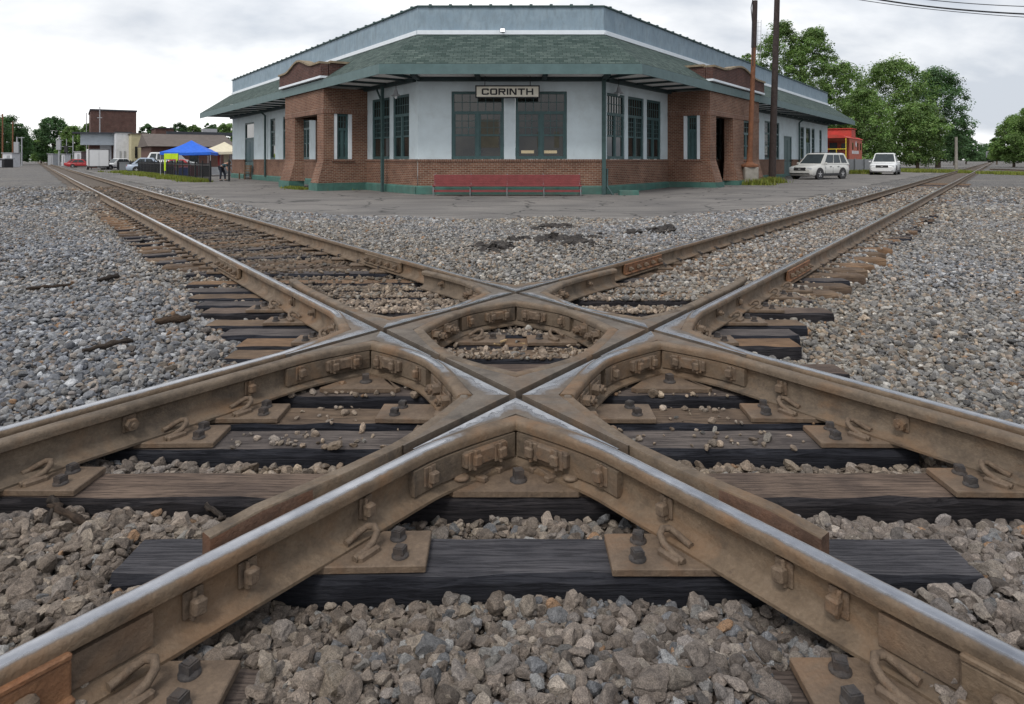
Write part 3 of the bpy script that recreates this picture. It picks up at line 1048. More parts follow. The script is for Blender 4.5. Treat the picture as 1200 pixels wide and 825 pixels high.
# ------------------------------------------------------------------ approach rails
def joint_bar(parent, base, d, n, s0, s1, mat, loc):
    mb = MB()
    m = Matrix(((d.x, n.x, 0, base.x), (d.y, n.y, 0, base.y), (0, 0, 1, ZB), (0, 0, 0, 1)))
    L = s1 - s0; c = (s0 + s1) / 2
    mb.box((c, .032, .078), (L, .030, .085), m, mat, .006)
    mb.box((c, .046, .034), (L, .040, .016), m, mat, .004)
    mb.box((c, .040, .128), (L, .020, .016), m, mat, .004)
    j = mb.build('joint_bar', None, parent, world=True)
    for k in range(5):
        b = MB()
        q = m @ Matrix.Translation((s0 + L * (k + .5) / 5, 0, 0))
        b.box((0, .066, .08), (.042, .036, .042), q, M['nut'], .006)
        b.cyl((0, .08, .08), (0, .102, .08), .012, .011, 8, M['nut'], M=q)
        o = b.build('bolt', None, None)
        o.data.transform(Matrix.Translation(-Vector(loc)))
        o.parent = j
    return j
def approach(Pt, d, nin, t0, t1, label, jmat, jside, steps=None):
    """nin: from the rail towards the field side"""
    base = Pt + nin * OFF
    loc = (base.x + d.x * t0, base.y + d.y * t0, ZB)
    r = thing('rail', label, 'rail', loc)
    mb = MB()
    ts = [t0 + 0.004]
    st = 3.0
    while ts[-1] + st < t1:
        ts.append(ts[-1] + st); st = min(40, st * 1.25)
    ts.append(t1)
    wob = lambda t: 0.012 * math.sin(t * .21) * smooth01(6, 30, t)
    path = [base + d * t + nin * wob(t) for t in ts]
    sweep_rail(mb, path, ZB, True)
    o = mb.build('rail_bar', None, r, world=True); smooth_angle(o, 40)
    if jmat:
        joint_bar(r, base, d, nin * jside, t0 - .48, t0 + .48, jmat, loc)
    return r
approach(XL, dNW, -nA, 3.75, 420, 'shiny rail of the left track running into the distance, the nearer of its pair', M['rail'], 1)
approach(XK, dNW, nA, 2.65, 420, 'shiny rail of the left track on the depot side, with dark joint bar', M['rail'], -1)
approach(XR, dNE, -nB, 3.55, 420, 'worn rail of the right track with orange joint bar beside the exposed timber ends', M['rustorange'], 1)
approach(XK, dNE, nB, 2.5, 420, 'worn rail of the right track on the depot side with orange rusty joint bar', M['rustorange'], -1)
approach(XF, dSW, -nB, 2.36, 5.2, 'short end of rail in the bottom left corner with orange joint bar', M['rustorange'], 1)
approach(XF, dSE, -nA, 2.36, 5.2, 'short end of rail in the bottom right corner with brown joint bar', M['rail'], 1)

# ------------------------------------------------------------------ timbers
TIES = []          # (cx, cy, half length, angle, width, ztop)
def tie_mesh(L, w, h, seed, brown=False):
    rr = random.Random(seed)
    mb = MB()
    nseg = max(6, int(L / .12))
    ring = lambda x, j: [(x, -w / 2 + rr.uniform(-.004, .006), -h), (x, -w / 2 + rr.uniform(-.004, .008), -.014 - rr.random() * .020),
                         (x, -w / 2 + .010 + rr.random() * .022, rr.uniform(-.007, 0)), (x, -w / 6, rr.uniform(-.004, 0)), (x, w / 6, rr.uniform(-.004, 0)), (x, w / 2 - .014 - rr.random() * .006, rr.uniform(-.005, 0)),
                         (x, w / 2 - rr.uniform(-.004, .006), -.02), (x, w / 2, -h)]
    pts = []
    for i in range(nseg + 1):
        x = -L / 2 + L * i / nseg
        if i in (0, nseg): x += rr.uniform(-.03, .03)
        pts.append(ring(x, i))
    vs = [p for r_ in pts for p in r_]
    top, side = [], []
    for i in range(nseg):
        for j in range(8):
            j2 = (j + 1) % 8
            f = (i * 8 + j, i * 8 + 8 + j, i * 8 + 8 + j2, i * 8 + j2)
            (top if 2 <= j <= 4 else side).append(f)
    side.append(tuple(range(8))[::-1]); side.append(tuple(range(nseg * 8, nseg * 8 + 8)))
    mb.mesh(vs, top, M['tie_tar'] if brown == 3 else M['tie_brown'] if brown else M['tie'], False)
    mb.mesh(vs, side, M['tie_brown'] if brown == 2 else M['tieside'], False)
    return mb
def add_tie(x0, x1, yf, label, group=None, w=.23, ang=0.0, ztop=0.0, brown=False, seed=None, cx=None, cy=None, L=None):
    if cx is None:
        cx, cy, L = (x0 + x1) / 2, yf + w / 2, x1 - x0
    seed = seed if seed is not None else int(cx * 100 + cy * 1000) & 65535
    o = tie_mesh(L, w, .17, seed, brown).build('crosstie', None)
    o.location = (cx, cy, ztop); o.rotation_euler = (0, 0, ang)
    setp(o, label, 'railroad tie', group)
    TIES.append((cx, cy, L / 2, ang, w, ztop))
    return o
G1 = 'timbers under the diamond crossing'
add_tie(-1.05, 1.08, 1.50, 'timber nearest the camera, buried in stones except for a brown corner', G1, ztop=-.012)
add_tie(-1.245, 1.43, 2.065, 'dark wide timber in front of the crossing nose, fully exposed on its tarred near side', G1, seed=5, brown=3)
add_tie(-2.02, 2.02, 2.545, 'timber under the triangular nose plate of the front corner', G1, seed=6)
add_tie(-1.78, 1.78, 2.976, 'timber crossing both side pockets just in front of the frog point', G1, seed=7, brown=0)
add_tie(-1.75, 1.75, 3.262, 'timber in the side pockets behind the frog point, carrying the inner plates', G1, seed=8, brown=1)
add_tie(-1.85, 1.85, 3.64, 'dark timber under the apex plates of the left and right pockets', G1, seed=9)
add_tie(-1.80, 2.0, 4.02, 'timber just in front of the left and right frogs', G1, seed=10)
add_tie(-1.86, 1.55, 4.33, 'dirty timber along the near side of the centre pocket', G1, seed=11, brown=1)
add_tie(-1.90, 1.91, 4.62, 'brown timber with two plates in the middle of the centre pocket', G1, seed=12, brown=1)
add_tie(-2.12, 2.02, 4.90, 'dark timber under the apex of the centre pocket', G1, seed=13)
add_tie(-2.35, 2.25, 5.19, 'timber behind the centre pocket with brown stained ends', G1, seed=14, brown=1)
add_tie(-2.63, 2.61, 5.62, 'timber under the rear frog, its right end dark and tarred', G1, seed=15)
TE = 'exposed timber ends along the right track'
TL = 'timbers of the left track near the crossing'
for k, (yf, xr) in enumerate(((6.13, 2.66), (6.46, 3.07), (6.80, 3.33), (7.10, 3.49), (7.44, 3.79), (7.82, 4.06), (8.18, 4.27), (8.75, 4.70), (9.25, 4.99), (9.78, 5.35))):
    xl = max(.03, (yf - 5.531) / 1.416 - .62)
    nm = ['first', 'second', 'third', 'fourth', 'fifth', 'sixth', 'seventh', 'eighth', 'ninth', 'tenth'][k]
    br = [0, 2, 2, 0, 2, 2, 2, 2, 2, 2][k]
    col = 'brown' if br else 'dark tarred'
    add_tie(xl, xr, yf, '%s bare %s timber end sticking out along the right track, counted from the frog' % (nm, col), TE, ang=0.0 if k < 6 else -0.02 * (k - 5), brown=br)
for k, (yf, xl) in enumerate(((5.90, -2.80), (6.24, -3.03), (6.56, -3.15), (6.98, -3.36))):
    xr = min(-.03, -(yf - 5.531) / 1.416 + .62)
    nm = ['first', 'second', 'third', 'fourth'][k]
    add_tie(xl, xr, yf, 'weathered timber half sunk in stones, %s behind the left frog along the left track' % nm, TL, ang=0.015 * k, brown=(k % 2))
def run_ties(dirv, nv, t0, t1, sgn, ta, tb, group, lab, ztop=0.0, step=.52):
    t = t0; k = 0
    proto = [tie_mesh(2.62, .225, .17, 900 + q, (2, 2, 1, 0)[q]).build('crosstie', None) for q in range(4)]
    first = [True] * 4
    while t < t1:
        a = sgn * (math.pi / 2 - AL) * smooth01(ta, tb, t)
        c = CTR + dirv * t + nv * random.uniform(-.06, .06)
        q = random.randrange(4)
        if first[q]: o = proto[q]; first[q] = False
        else:
            o = proto[q].copy(); COL.objects.link(o)
        o.location = (c.x, c.y, ztop + random.uniform(-.012, 0)); o.rotation_euler = (0, 0, a + random.uniform(-.015, .015))
        setp(o, lab, 'railroad tie', group)
        TIES.append((c.x, c.y, 1.31, a, .225, ztop))
        k += 1; t += step + random.uniform(-.03, .03)
run_ties(dNW, nA, 4.05, 34, 1, 3.6, 7.5, 'timbers of the left track running into the distance', 'weathered timber crosswise under the left track, sunk in oily gravel', .0)
run_ties(dNE, nB, 7.4, 40, -1, 6.5, 11, 'timbers of the right track running into the distance', 'weathered timber crosswise under the right track, sunk in pale gravel', -.012)

# ------------------------------------------------------------------ plates with screws and spring clips
def make_plate(side=1, w=.23, dp=.20, screws=2, clip=True, jit=0):
    """local x = along the timber away from the rail base edge (times side), y = depth"""
    rr = random.Random(jit)
    t = thing('tie_plate', None, None)
    mb = MB()
    mb.box((side * (w / 2 - .06), 0, .012), (w + .12, dp, .024), None, M['plate'], .003)
    mb.build('base_plate', None, t)
    for k in range(screws):
        x = side * (w - .085 - (.0 if screws == 1 else 0.02 * k)); y = (-.048 + .1 * k) if screws > 1 else 0
        s = MB()
        Q = Matrix.Translation((x, y, .024)) @ Matrix.Rotation(rr.uniform(0, 1.5), 4, 'Z')
        s.lathe([(.027, 0), (.027, .006), (.020, .010), (.017, .012)], 14, M['darkbolt'], Q)
        s.prism([(-.017, -.017), (.017, -.017), (.017, .017), (-.017, .017)], .011, .030, Q, M['darkbolt'])
        s.prism([(-.013, -.013), (.013, -.013), (.013, .013), (-.013, .013)], .030, .033, Q, M['darkbolt'])
        s.build('screw', None, t)
    if clip:
        # spring clip lies along the base edge, which slants with the rail
        c = MB()
        pts = [(.060, -.070, .034), (.060, -.02, .040), (.060, .026, .056), (.050, .056, .074), (.024, .068, .084), (-.004, .058, .080), (-.018, .030, .066), (-.024, -.004, .052), (-.022, -.034, .048)]
        a = R(90) - AL
        ang = a if side > 0 else -a
        Q = Matrix.Rotation(-ang if side > 0 else -ang, 4, 'Z')
        pts = [(side * x, y, z) for x, y, z in pts]
        pts = [(x * .86, y * .84, .024 + (z - .024) * .84) for x, y, z in pts]
        c.tube(pts, .0115, 8, M['nut'], Q)
        c.box((side * .055, -.01, .030), (.042, .085, .026), Q, M['plate'], .006)
        c.build('spring_clip', None, t)
    return t
def edge_x(line, Y, east):
    """x of the rail base edge; line = (point, dir), east=True: the side with larger x"""
    P0, d = line
    x = P0.x + d.x * (Y - P0.y) / d.y
    return x + (1 if east else -1) * (OFF + .070) / SA
GP = 'screwed tie plates of the diamond crossing'
PROTO_PLATE = {}
def plate_at(line, Y, east, label, z=0.0, w=.23, dp=.20, screws=2, clip=True, dx=0):
    key = (east, w, dp, screws, clip)
    if key not in PROTO_PLATE:
        t = PROTO_PLATE[key] = make_plate(1 if east else -1, w, dp, screws, clip, len(PROTO_PLATE))
    else:
        t = copy_tree(PROTO_PLATE[key])
    t.location = (edge_x(line, Y, east) + dx + random.uniform(-.012, .012), Y + random.uniform(-.01, .01), z)
    t.rotation_euler = (0, 0, random.uniform(-.035, .035))
    setp(t, label, 'tie plate', GP)
    PLATES.append((t.location.x + (1 if east else -1) * w / 2, Y, w / 2 + .04, dp / 2))
PLATES = []
lA1, lA2, lB1, lB2 = (XF, dNW), (XK, dNW), (XF, dNE), (XK, dNE)
for Y, dsc in ((1.60, 'nearest the camera'), (2.175, 'on the timber before the nose')):
    plate_at(lB1, Y, True, 'screwed plate inside the left front rail, ' + dsc, z=.0)
    plate_at(lA1, Y, False, 'screwed plate inside the right front rail, ' + dsc, z=.0)
for Y, dsc in ((2.655, 'at the photo edge'), (3.09, 'timber beside the frog point'), (3.375, 'timber deepest in the pocket')):
    plate_at(lB2, Y, True, 'plate with clip inside the left outer rail, ' + dsc)
    plate_at(lA2, Y, False, 'plate with clip inside the right outer rail, ' + dsc)
# corner plates at the inner ends of the pockets
plate_at(lA1, 3.375, False, 'angled plate with screws in the right corner of the left pocket', clip=False, w=.20, dx=-.14)
plate_at(lB1, 3.375, True, 'angled plate with screws in the left corner of the right pocket', clip=False, w=.20, dx=.14)
plate_at(lB2, 4.735, True, 'plate with one screw at the left end of the centre pocket', screws=1, w=.22, dx=.10)
plate_at(lA2, 4.735, False, 'plate with one screw at the right end of the centre pocket', screws=1, w=.22, dx=-.10)
for k, Y in enumerate((4.44, 4.735, 5.305, 5.735)):
    nm = ['first', 'second', 'third', 'fourth'][k]
    plate_at(lA1, Y, False, 'clipped plate outside the left track, %s behind the left frog' % nm, dx=-.06 if k == 0 else 0)
    plate_at(lB1, Y, True, 'clipped plate outside the right track, %s behind the right frog' % nm, dx=.06 if k == 0 else 0)
for k, Y in enumerate((6.245, 6.575)):
    plate_at(lB1, Y, True, 'plate with spring clip on the %s bare timber end of the right track' % ['first', 'second'][k])
def nose_plate(Pt, yfront, hw, label, disc):
    t = thing('nose_plate', label, 'tie plate', (Pt.x, yfront, 0))
    mb = MB()
    ya = Pt.y - .36
    k = (ya - yfront)
    mb.prism([(-hw, 0), (hw, 0), (hw + .02, .02), (hw - .22, k + .1), (-hw + .22, k + .1), (-hw - .02, .02)], 0.001, .0215, None, M['plate'])
    mb.build('base_plate', None, t)
    s = MB()
    Q = Matrix.Translation((.01, k * .42, .022)) @ Matrix.Rotation(.3, 4, 'Z')
    s.lathe([(.034, 0), (.034, .006), (.024, .012), (.018, .014)], 14, M['darkbolt'], Q)
    s.prism([(-.018, -.018), (.018, -.018), (.018, .018), (-.018, .018)], .012, .044, Q, M['darkbolt'])
    s.build('screw', None, t)
    if disc:
        for sx in (-1, 1):
            b = MB()
            b.cyl((sx * .21, .062, .02), (sx * .21, .062, .045), .013, .013, 10, M['plate'])
            b.lathe([(.030, .043), (.033, .049), (.024, .056), (.002, .058)], 14, M['plate'], Matrix.Translation((sx * .21, .062, 0)))
            b.build('rivet', None, t)
            c = MB()
            a = sx * (math.pi / 2 - AL)
            Q = Matrix.Translation((sx * .115, k * .62, .028)) @ Matrix.Rotation(-sx * AL, 4, 'Z')
            c.box((0, 0, .004), (.12, .022, .018), Q, M['plate'], .004)
            c.box((-.05, .012 * -1, .004), (.028, .05, .022), Q, M['plate'], .004)
            c.box((.05, .012 * -1, .004), (.028, .05, .022), Q, M['plate'], .004)
            c.build('rail_stop', None, t)
nose_plate(XF, 2.555, .235, 'large triangular plate with one screw under the front nose', True)
nose_plate(XL, 3.70, .20, 'triangular plate with one screw under the apex of the left pocket', False)
nose_plate(XR, 3.70, .20, 'triangular plate with one screw under the apex of the right pocket', False)
# plain spiked plates on the approach timbers
def spiked_plate():
    mb = MB()
    mb.box((0, 0, .010), (.36, .19, .020), None, M['plate'], .003)
    for x in (-.10, .10):
        for y in (-.05, .05):
            if (x, y) == (.10, .05): continue
            mb.box((x, y, .036), (.018, .018, .036), None, M['darkbolt'])
            mb.box((x + (-.010 if x > 0 else .010), y, .056), (.042, .028, .012), None, M['darkbolt'], .003)
    return mb.build('spiked_plate', None)
sp0 = spiked_plate(); used = False
for (cx_, cy_, hl, an, w_, zt) in TIES:
    ua, ta, ub, tb = track_uv(cx_, cy_)
    for (isA, tt, P1, P2, n_) in ((True, ta, XF, XK, nA), (False, tb, XF, XK, nB)):
        d_ = dNW if isA else dNE
        u0 = ua if isA else ub
        if abs(u0) > .75 or tt < (3.35 if isA else 4.1) or tt > 17: continue
        c = Vector((cx_, cy_)); td = Vector((math.cos(an), math.sin(an)))
        for sg in (-1, 1):
            den = td.dot(n_)
            k = (sg * (GO + .05) - u0) / den
            p = c + td * k
            o = sp0 if not used else sp0.copy()
            if used: COL.objects.link(o)
            used = True
            o.location = (p.x, p.y, 0.0); o.rotation_euler = (0, 0, an + (math.pi if sg > 0 else 0))
            setp(o, 'flat spiked plate under the %s rail of the %s track' % ((('nearer' if sg < 0 else 'farther')), 'left' if isA else 'right'), 'tie plate', 'spiked plates under the %s rail of the %s track' % ('nearer' if sg < 0 else 'farther', 'left' if isA else 'right'))
# ------------------------------------------------------------------ ballast stones (nobody could count them)
def ico(sub):
    import bmesh
    bm = bmesh.new(); bmesh.ops.create_icosphere(bm, subdivisions=sub, radius=1.0)
    V = np.array([v.co[:] for v in bm.verts]); F = np.array([[v.index for v in f.verts] for f in bm.faces])
    bm.free(); return V, F
def rock(sub, ncut):
    V, F = ico(sub)
    V = V.copy()
    for _ in range(ncut):
        n = rng.normal(size=3); n /= np.linalg.norm(n)
        d = rng.uniform(.48, .84)
        k = V @ n - d
        m = k > 0
        V[m] -= np.outer(k[m], n)
    V *= np.array([rng.uniform(.9, 1.25), rng.uniform(.75, 1.05), rng.uniform(.55, .85)])
    V += rng.normal(scale=.025, size=V.shape)
    return V.astype(np.float32), F
ROCK2 = [rock(3, 12) for _ in range(14)]
ROCK1 = [rock(2, 9) for _ in range(14)]
ROCK0 = [rock(1, 5) for _ in range(12)]

def blocked(x, y, r):
    """stone centres that would sit in a timber, plate, rail or casting"""
    b = np.zeros(len(x), bool)
    zg0 = zg_np(x, y)
    for (cx_, cy_, hl, an, w_, zt) in TIES:
        if cy_ > 22: continue
        if cy_ < 1.8: continue
        ua, ta, ub, tb = track_uv(cx_, cy_)
        dx, dy = x - cx_, y - cy_
        u = dx * math.cos(an) + dy * math.sin(an); v = -dx * math.sin(an) + dy * math.cos(an)
        far = ta > 3.2 or tb > 4.5
        m = (np.abs(u) < hl + r * .3) & (np.abs(v) < w_ / 2 + r * (.35 if not far else .1))
        if 4.2 < cy_ < 5.05 and not far:
            m &= ~((np.abs(x) < .5) & (rng.random(len(x)) < (.10 if 4.6 < cy_ < 4.85 else .30)))
        if 2.9 < cy_ < 3.8:
            m &= ~((np.abs(x) < 1.5) & (rng.random(len(x)) < .05))
        mid = (not far) and cy_ > 5.1
        if mid:
            ia = ((x - CTR.x) * nA.x + (y - CTR.y) * nA.y, (x - CTR.x) * dNW.x + (y - CTR.y) * dNW.y); ib = ((x - CTR.x) * nB.x + (y - CTR.y) * nB.y, (x - CTR.x) * dNE.x + (y - CTR.y) * dNE.y)
            inside = ((np.abs(ia[0]) < .6) & (ia[1] > 1.2)) | ((np.abs(ib[0]) < .6) & (ib[1] > 1.2))
            m &= ~(inside & (rng.random(len(x)) < .62))
        if far:
            usg = (x - CTR.x) * (nA.x if ta > 3.2 else nB.x) + (y - CTR.y) * (nA.y if ta > 3.2 else nB.y)
            m &= rng.random(len(x)) < np.where(usg < -.72, .985, .84 if ta > 3.2 else .46)
        b |= m
    for (px_, py_, hw, hd) in PLATES:
        b |= (np.abs(x - px_) < hw + r * .6) & (np.abs(y - py_) < hd + r * .6)
    dx, dy = x - CTR.x, y - CTR.y
    for n_, d_ in ((nA, dNW), (nB, dNE)):
        u = dx * n_.x + dy * n_.y; t = dx * d_.x + dy * d_.y
        for s in (-1, 1):
            k = (u - s * GO) * s           # >0: field side
            low = (zg0 + r * .8 < -.02)
            b |= (k > -.13 - r * .3) & (k < .115 + r * .3) & (np.abs(t) < 4.2) & ~low
            b |= (k > -.02 - r * .3) & (k < .115 + r * .3) & ~low
    for q in (XF, XL, XR, XK):
        b |= np.hypot((x - q.x) * 1.0, (y - q.y) * .9) < .30 + r * .4
    return b

def scatter(x0, x1, y0, y1, dens, med, zoff):
    n = int((x1 - x0) * (y1 - y0) * dens)
    x = rng.uniform(x0, x1, n); y = rng.uniform(y0, y1, n)
    s = np.clip(rng.lognormal(math.log(med), .30, n), med * .5, med * 2.0)
    return x, y, s, zoff
def in_view(x, y, mg=.9):
    return (np.abs(x) < y * .80 + mg) & (y > .4)
def pave_mask(x, y):
    l = CTR.x - (y - CTR.y) / 1.416 + 3.2; r_ = CTR.x + (y - CTR.y) / 1.416 - 3.2
    c, hw = (l + r_) / 2, (r_ - l) / 2
    k = np.clip((y - 16.2) / 2.8, 0, 1)
    hw = hw * (.52 + .48 * k ** .6)
    return (y > 16.2 + .5 * np.sin(x * 1.7)) & (np.abs(x - c) < hw)

GREYS = np.array([(.225, .225, .23), (.17, .172, .178), (.29, .287, .28), (.245, .232, .215), (.20, .188, .175), (.36, .355, .345), (.135, .137, .145), (.27, .225, .18)])
GW = np.array([.2, .17, .15, .14, .12, .07, .08, .07])
BROWN = np.array([(.240, .198, .166), (.275, .230, .194), (.205, .168, .140), (.250, .220, .198), (.175, .146, .124), (.315, .268, .222)])
def stone_cols(x, y):
    n = len(x)
    g = GREYS[rng.choice(len(GREYS), n, p=GW / GW.sum())]
    b = BROWN[rng.integers(0, len(BROWN), n)]
    dx, dy = x - CTR.x, y - CTR.y
    ua = dx * nA.x + dy * nA.y; ta = dx * dNW.x + dy * dNW.y
    ub = dx * nB.x + dy * nB.y; tb = dx * dNE.x + dy * dNE.y
    def sm(a, b_, v):
        t = np.clip((v - a) / (b_ - a), 0, 1); return t * t * (3 - 2 * t)
    inA = 1 - sm(.55, 1.05, np.abs(ua)); inB = 1 - sm(.55, 1.05, np.abs(ub))
    inner = np.maximum(inA * (ta < 2.4), inB * (tb < 2.0))
    inner = np.maximum(inner, inA * sm(1.5, 3, ta) * .9)
    inner = np.maximum(inner, .80 * (1 - sm(2.2, 3.2, y)))
    inner = np.maximum(inner, inB * sm(1.5, 3, tb) * .22)
    nz = .5 + .5 * np.sin(x * 2.1 + 1.7 * np.sin(y * 1.3)) * np.sin(y * 1.9 + x * .7)
    near_rail = np.maximum((1 - sm(.15, .5, np.abs(np.abs(ua) - GO))), (1 - sm(.15, .5, np.abs(np.abs(ub) - GO)))) * .55
    pm = np.clip(np.maximum(inner, near_rail * (y < 8)) + .15 * nz, 0, 1) * .85 + .08
    pick = rng.random(n) < pm
    c = np.where(pick[:, None], b, g)
    dark = inA * sm(2.0, 3.5, ta)
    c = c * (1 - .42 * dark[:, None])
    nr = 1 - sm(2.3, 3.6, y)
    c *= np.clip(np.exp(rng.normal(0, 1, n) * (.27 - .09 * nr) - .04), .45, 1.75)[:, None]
    c *= (1 - .24 * (1 - sm(1.9, 3.4, y)) + .12 * sm(4.5, 8, y))[:, None]  # vignette and brown dirt put into the colour: darker towards the camera
    # dusty brown patches over the yard
    pt = np.clip(.5 + .9 * np.sin(x * .62 + 1.1 * np.sin(y * .5)) * np.sin(y * .47 + .8 * np.sin(x * .9 + 2)), 0, 1)
    pt = np.maximum(pt * .55 * (y > 2.8), 0)
    tan_ = np.array([1.10, 1.0, .84])
    c = c * (1 + np.outer(pt, tan_ - 1)) * (1 - .10 * pt)[:, None]
    # blue-grey crushed stone left of track A and beyond the heap
    blue = sm(1.0, 2.0, -ua) * (ta > -.5) * .75 + sm(1.0, 2.0, -ub) * .5 + .5 * sm(1.0, 2.0, ua) * sm(1.0, 2.0, ub)
    c = c * (1 + np.outer(blue, np.array([-.10, -.03, .09])))
    rare = rng.random(n) < .012
    c[rare] = np.array((.29, .185, .115)) * rng.uniform(.6, 1.2, rare.sum())[:, None]
    return np.clip(c, .015, .7)

def stones(sets, rocks, name):
    xs, ys, ss, zs = [], [], [], []
    for x, y, s, zo in sets:
        m = in_view(x, y) & ~pave_mask(x, y)
        x, y, s = x[m], y[m], s[m]
        m = ~blocked(x, y, s)
        x, y, s = x[m], y[m], s[m]
        z = zg_np(x, y) + s * .28 + rng.uniform(0, zo, len(x))
        for (cx_, cy_, hl, an, w_, zt) in TIES:
            if cy_ < 1.8 or cy_ > 22: continue
            u = (x - cx_) * math.cos(an) + (y - cy_) * math.sin(an); v = -(x - cx_) * math.sin(an) + (y - cy_) * math.cos(an)
            on = (np.abs(u) < hl) & (np.abs(v) < w_ / 2 - .005)
            z = np.where(on, np.maximum(z, zt + s * .16), z)
        # the timber nearest the camera is buried: stones lie higher there
        k = np.exp(-((y - 1.62) / .22) ** 2) * (np.abs(x) < 1.1)
        z = z + .085 * k
        xs.append(x); ys.append(y); ss.append(s); zs.append(z)
    x = np.concatenate(xs); y = np.concatenate(ys); s = np.concatenate(ss); z = np.concatenate(zs)
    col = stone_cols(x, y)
    which = rng.integers(0, len(rocks), len(x))
    Vs, Fs, Cs = [], [], []
    off = 0
    for k, (V, F) in enumerate(rocks):
        ids = np.where(which == k)[0]
        n = len(ids)
        if not n: continue
        a = rng.uniform(0, 2 * np.pi, n); t1 = rng.normal(0, .45, n); t2 = rng.normal(0, .45, n)
        ca, sa = np.cos(a), np.sin(a); c1, s1 = np.cos(t1), np.sin(t1); c2, s2 = np.cos(t2), np.sin(t2)
        Rz = np.zeros((n, 3, 3)); Rz[:, 0, 0] = ca; Rz[:, 0, 1] = -sa; Rz[:, 1, 0] = sa; Rz[:, 1, 1] = ca; Rz[:, 2, 2] = 1
        Rx = np.zeros((n, 3, 3)); Rx[:, 0, 0] = 1; Rx[:, 1, 1] = c1; Rx[:, 1, 2] = -s1; Rx[:, 2, 1] = s1; Rx[:, 2, 2] = c1
        Ry = np.zeros((n, 3, 3)); Ry[:, 1, 1] = 1; Ry[:, 0, 0] = c2; Ry[:, 0, 2] = s2; Ry[:, 2, 0] = -s2; Ry[:, 2, 2] = c2
        RR = np.einsum('nij,njk,nkl->nil', Rz, Rx, Ry)
        P = np.einsum('nij,vj->nvi', RR, V) * (s[ids] * .56)[:, None, None]
        P += np.stack([x[ids], y[ids], z[ids]], 1)[:, None, :]
        nv = len(V)
        Vs.append(P.reshape(-1, 3))
        Fs.append((F[None] + (np.arange(n) * nv)[:, None, None] + off).reshape(-1, 3))
        Cs.append(np.repeat(np.concatenate([col[ids], np.ones((n, 1))], 1), nv, 0))
        off += n * nv
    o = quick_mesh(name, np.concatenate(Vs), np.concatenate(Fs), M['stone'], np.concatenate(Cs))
    print(name, len(x), 'stones')
    return setp(o, 'loose grey and brown crushed stone between and around the tracks', 'ballast', None, 'stuff')

fines = [scatter(-2.3, 2.3, .9, 2.9, 3600, .0165, .020), scatter(-3.4, 3.4, 2.9, 4.6, 2200, .018, .018)]
near = [scatter(-3.3, 3.3, .4, 3.0, 1350, .040, .030), scatter(-3.3, 3.3, .4, 3.0, 2100, .027, .018)]
mid = [scatter(-6, 6, 3.0, 7.0, 1350, .035, .030), scatter(-6, 6, 3.0, 7.0, 1700, .022, .014)]
far_ = [scatter(-11.5, 11.5, 7.0, 14.0, 800, .038, .030), scatter(-17, 17, 14.0, 20.0, 300, .056, .02), scatter(-28, 28, 20.0, 32.0, 70, .066, .02)]
stones(near, ROCK2, 'near_ballast')
stones(mid, ROCK1, 'ballast')
stones(far_, ROCK0, 'far_ballast')
stones(fines, ROCK0, 'fine_gravel')
# ------------------------------------------------------------------ the depot
YW = 27.8
GZ = -0.16
W0 = Vector((-3.98, YW)); W1 = Vector((3.58, YW))
class Frame:
    """a vertical wall plane: s along, o outwards, z up"""
    def __init__(s, p, d, n):
        s.p, s.d, s.n = Vector(p), Vector(d), Vector(n)
        s.M = Matrix(((d[0], n[0], 0, p[0]), (d[1], n[1], 0, p[1]), (0, 0, 1, 0), (0, 0, 0, 1)))
        # the matrix may mirror: flip remembers it
        s.flip = s.M.to_3x3().determinant() < 0
    def pt(s, a, o, z): return (s.p.x + s.d.x * a + s.n.x * o, s.p.y + s.d.y * a + s.n.y * o, z)
    def quad(s, mb, a0, a1, z0, z1, o, mat=None):
        q = [s.pt(a0, o, z0), s.pt(a1, o, z0), s.pt(a1, o, z1), s.pt(a0, o, z1)]
        v = (Vector(q[1]) - Vector(q[0])).cross(Vector(q[3]) - Vector(q[0]))
        if v.x * s.n.x + v.y * s.n.y < 0: q.reverse()
        mb.face(q, mat)
    def box(s, mb, a0, a1, o0, o1, z0, z1, mat=None):
        c = ((a0 + a1) / 2, (o0 + o1) / 2, (z0 + z1) / 2); d = (a1 - a0, o1 - o0, z1 - z0)
        x, y, z = d[0] / 2, d[1] / 2, d[2] / 2
        vs = [s.pt(c[0] + a * x, c[1] + b * y, c[2] + e * z) for e in (-1, 1) for b in (-1, 1) for a in (-1, 1)]
        fs = [(0, 2, 3, 1), (4, 5, 7, 6), (0, 1, 5, 4), (2, 6, 7, 3), (0, 4, 6, 2), (1, 3, 7, 5)]
        if s.flip: fs = [tuple(reversed(f)) for f in fs]
        mb.mesh(vs, fs, mat)
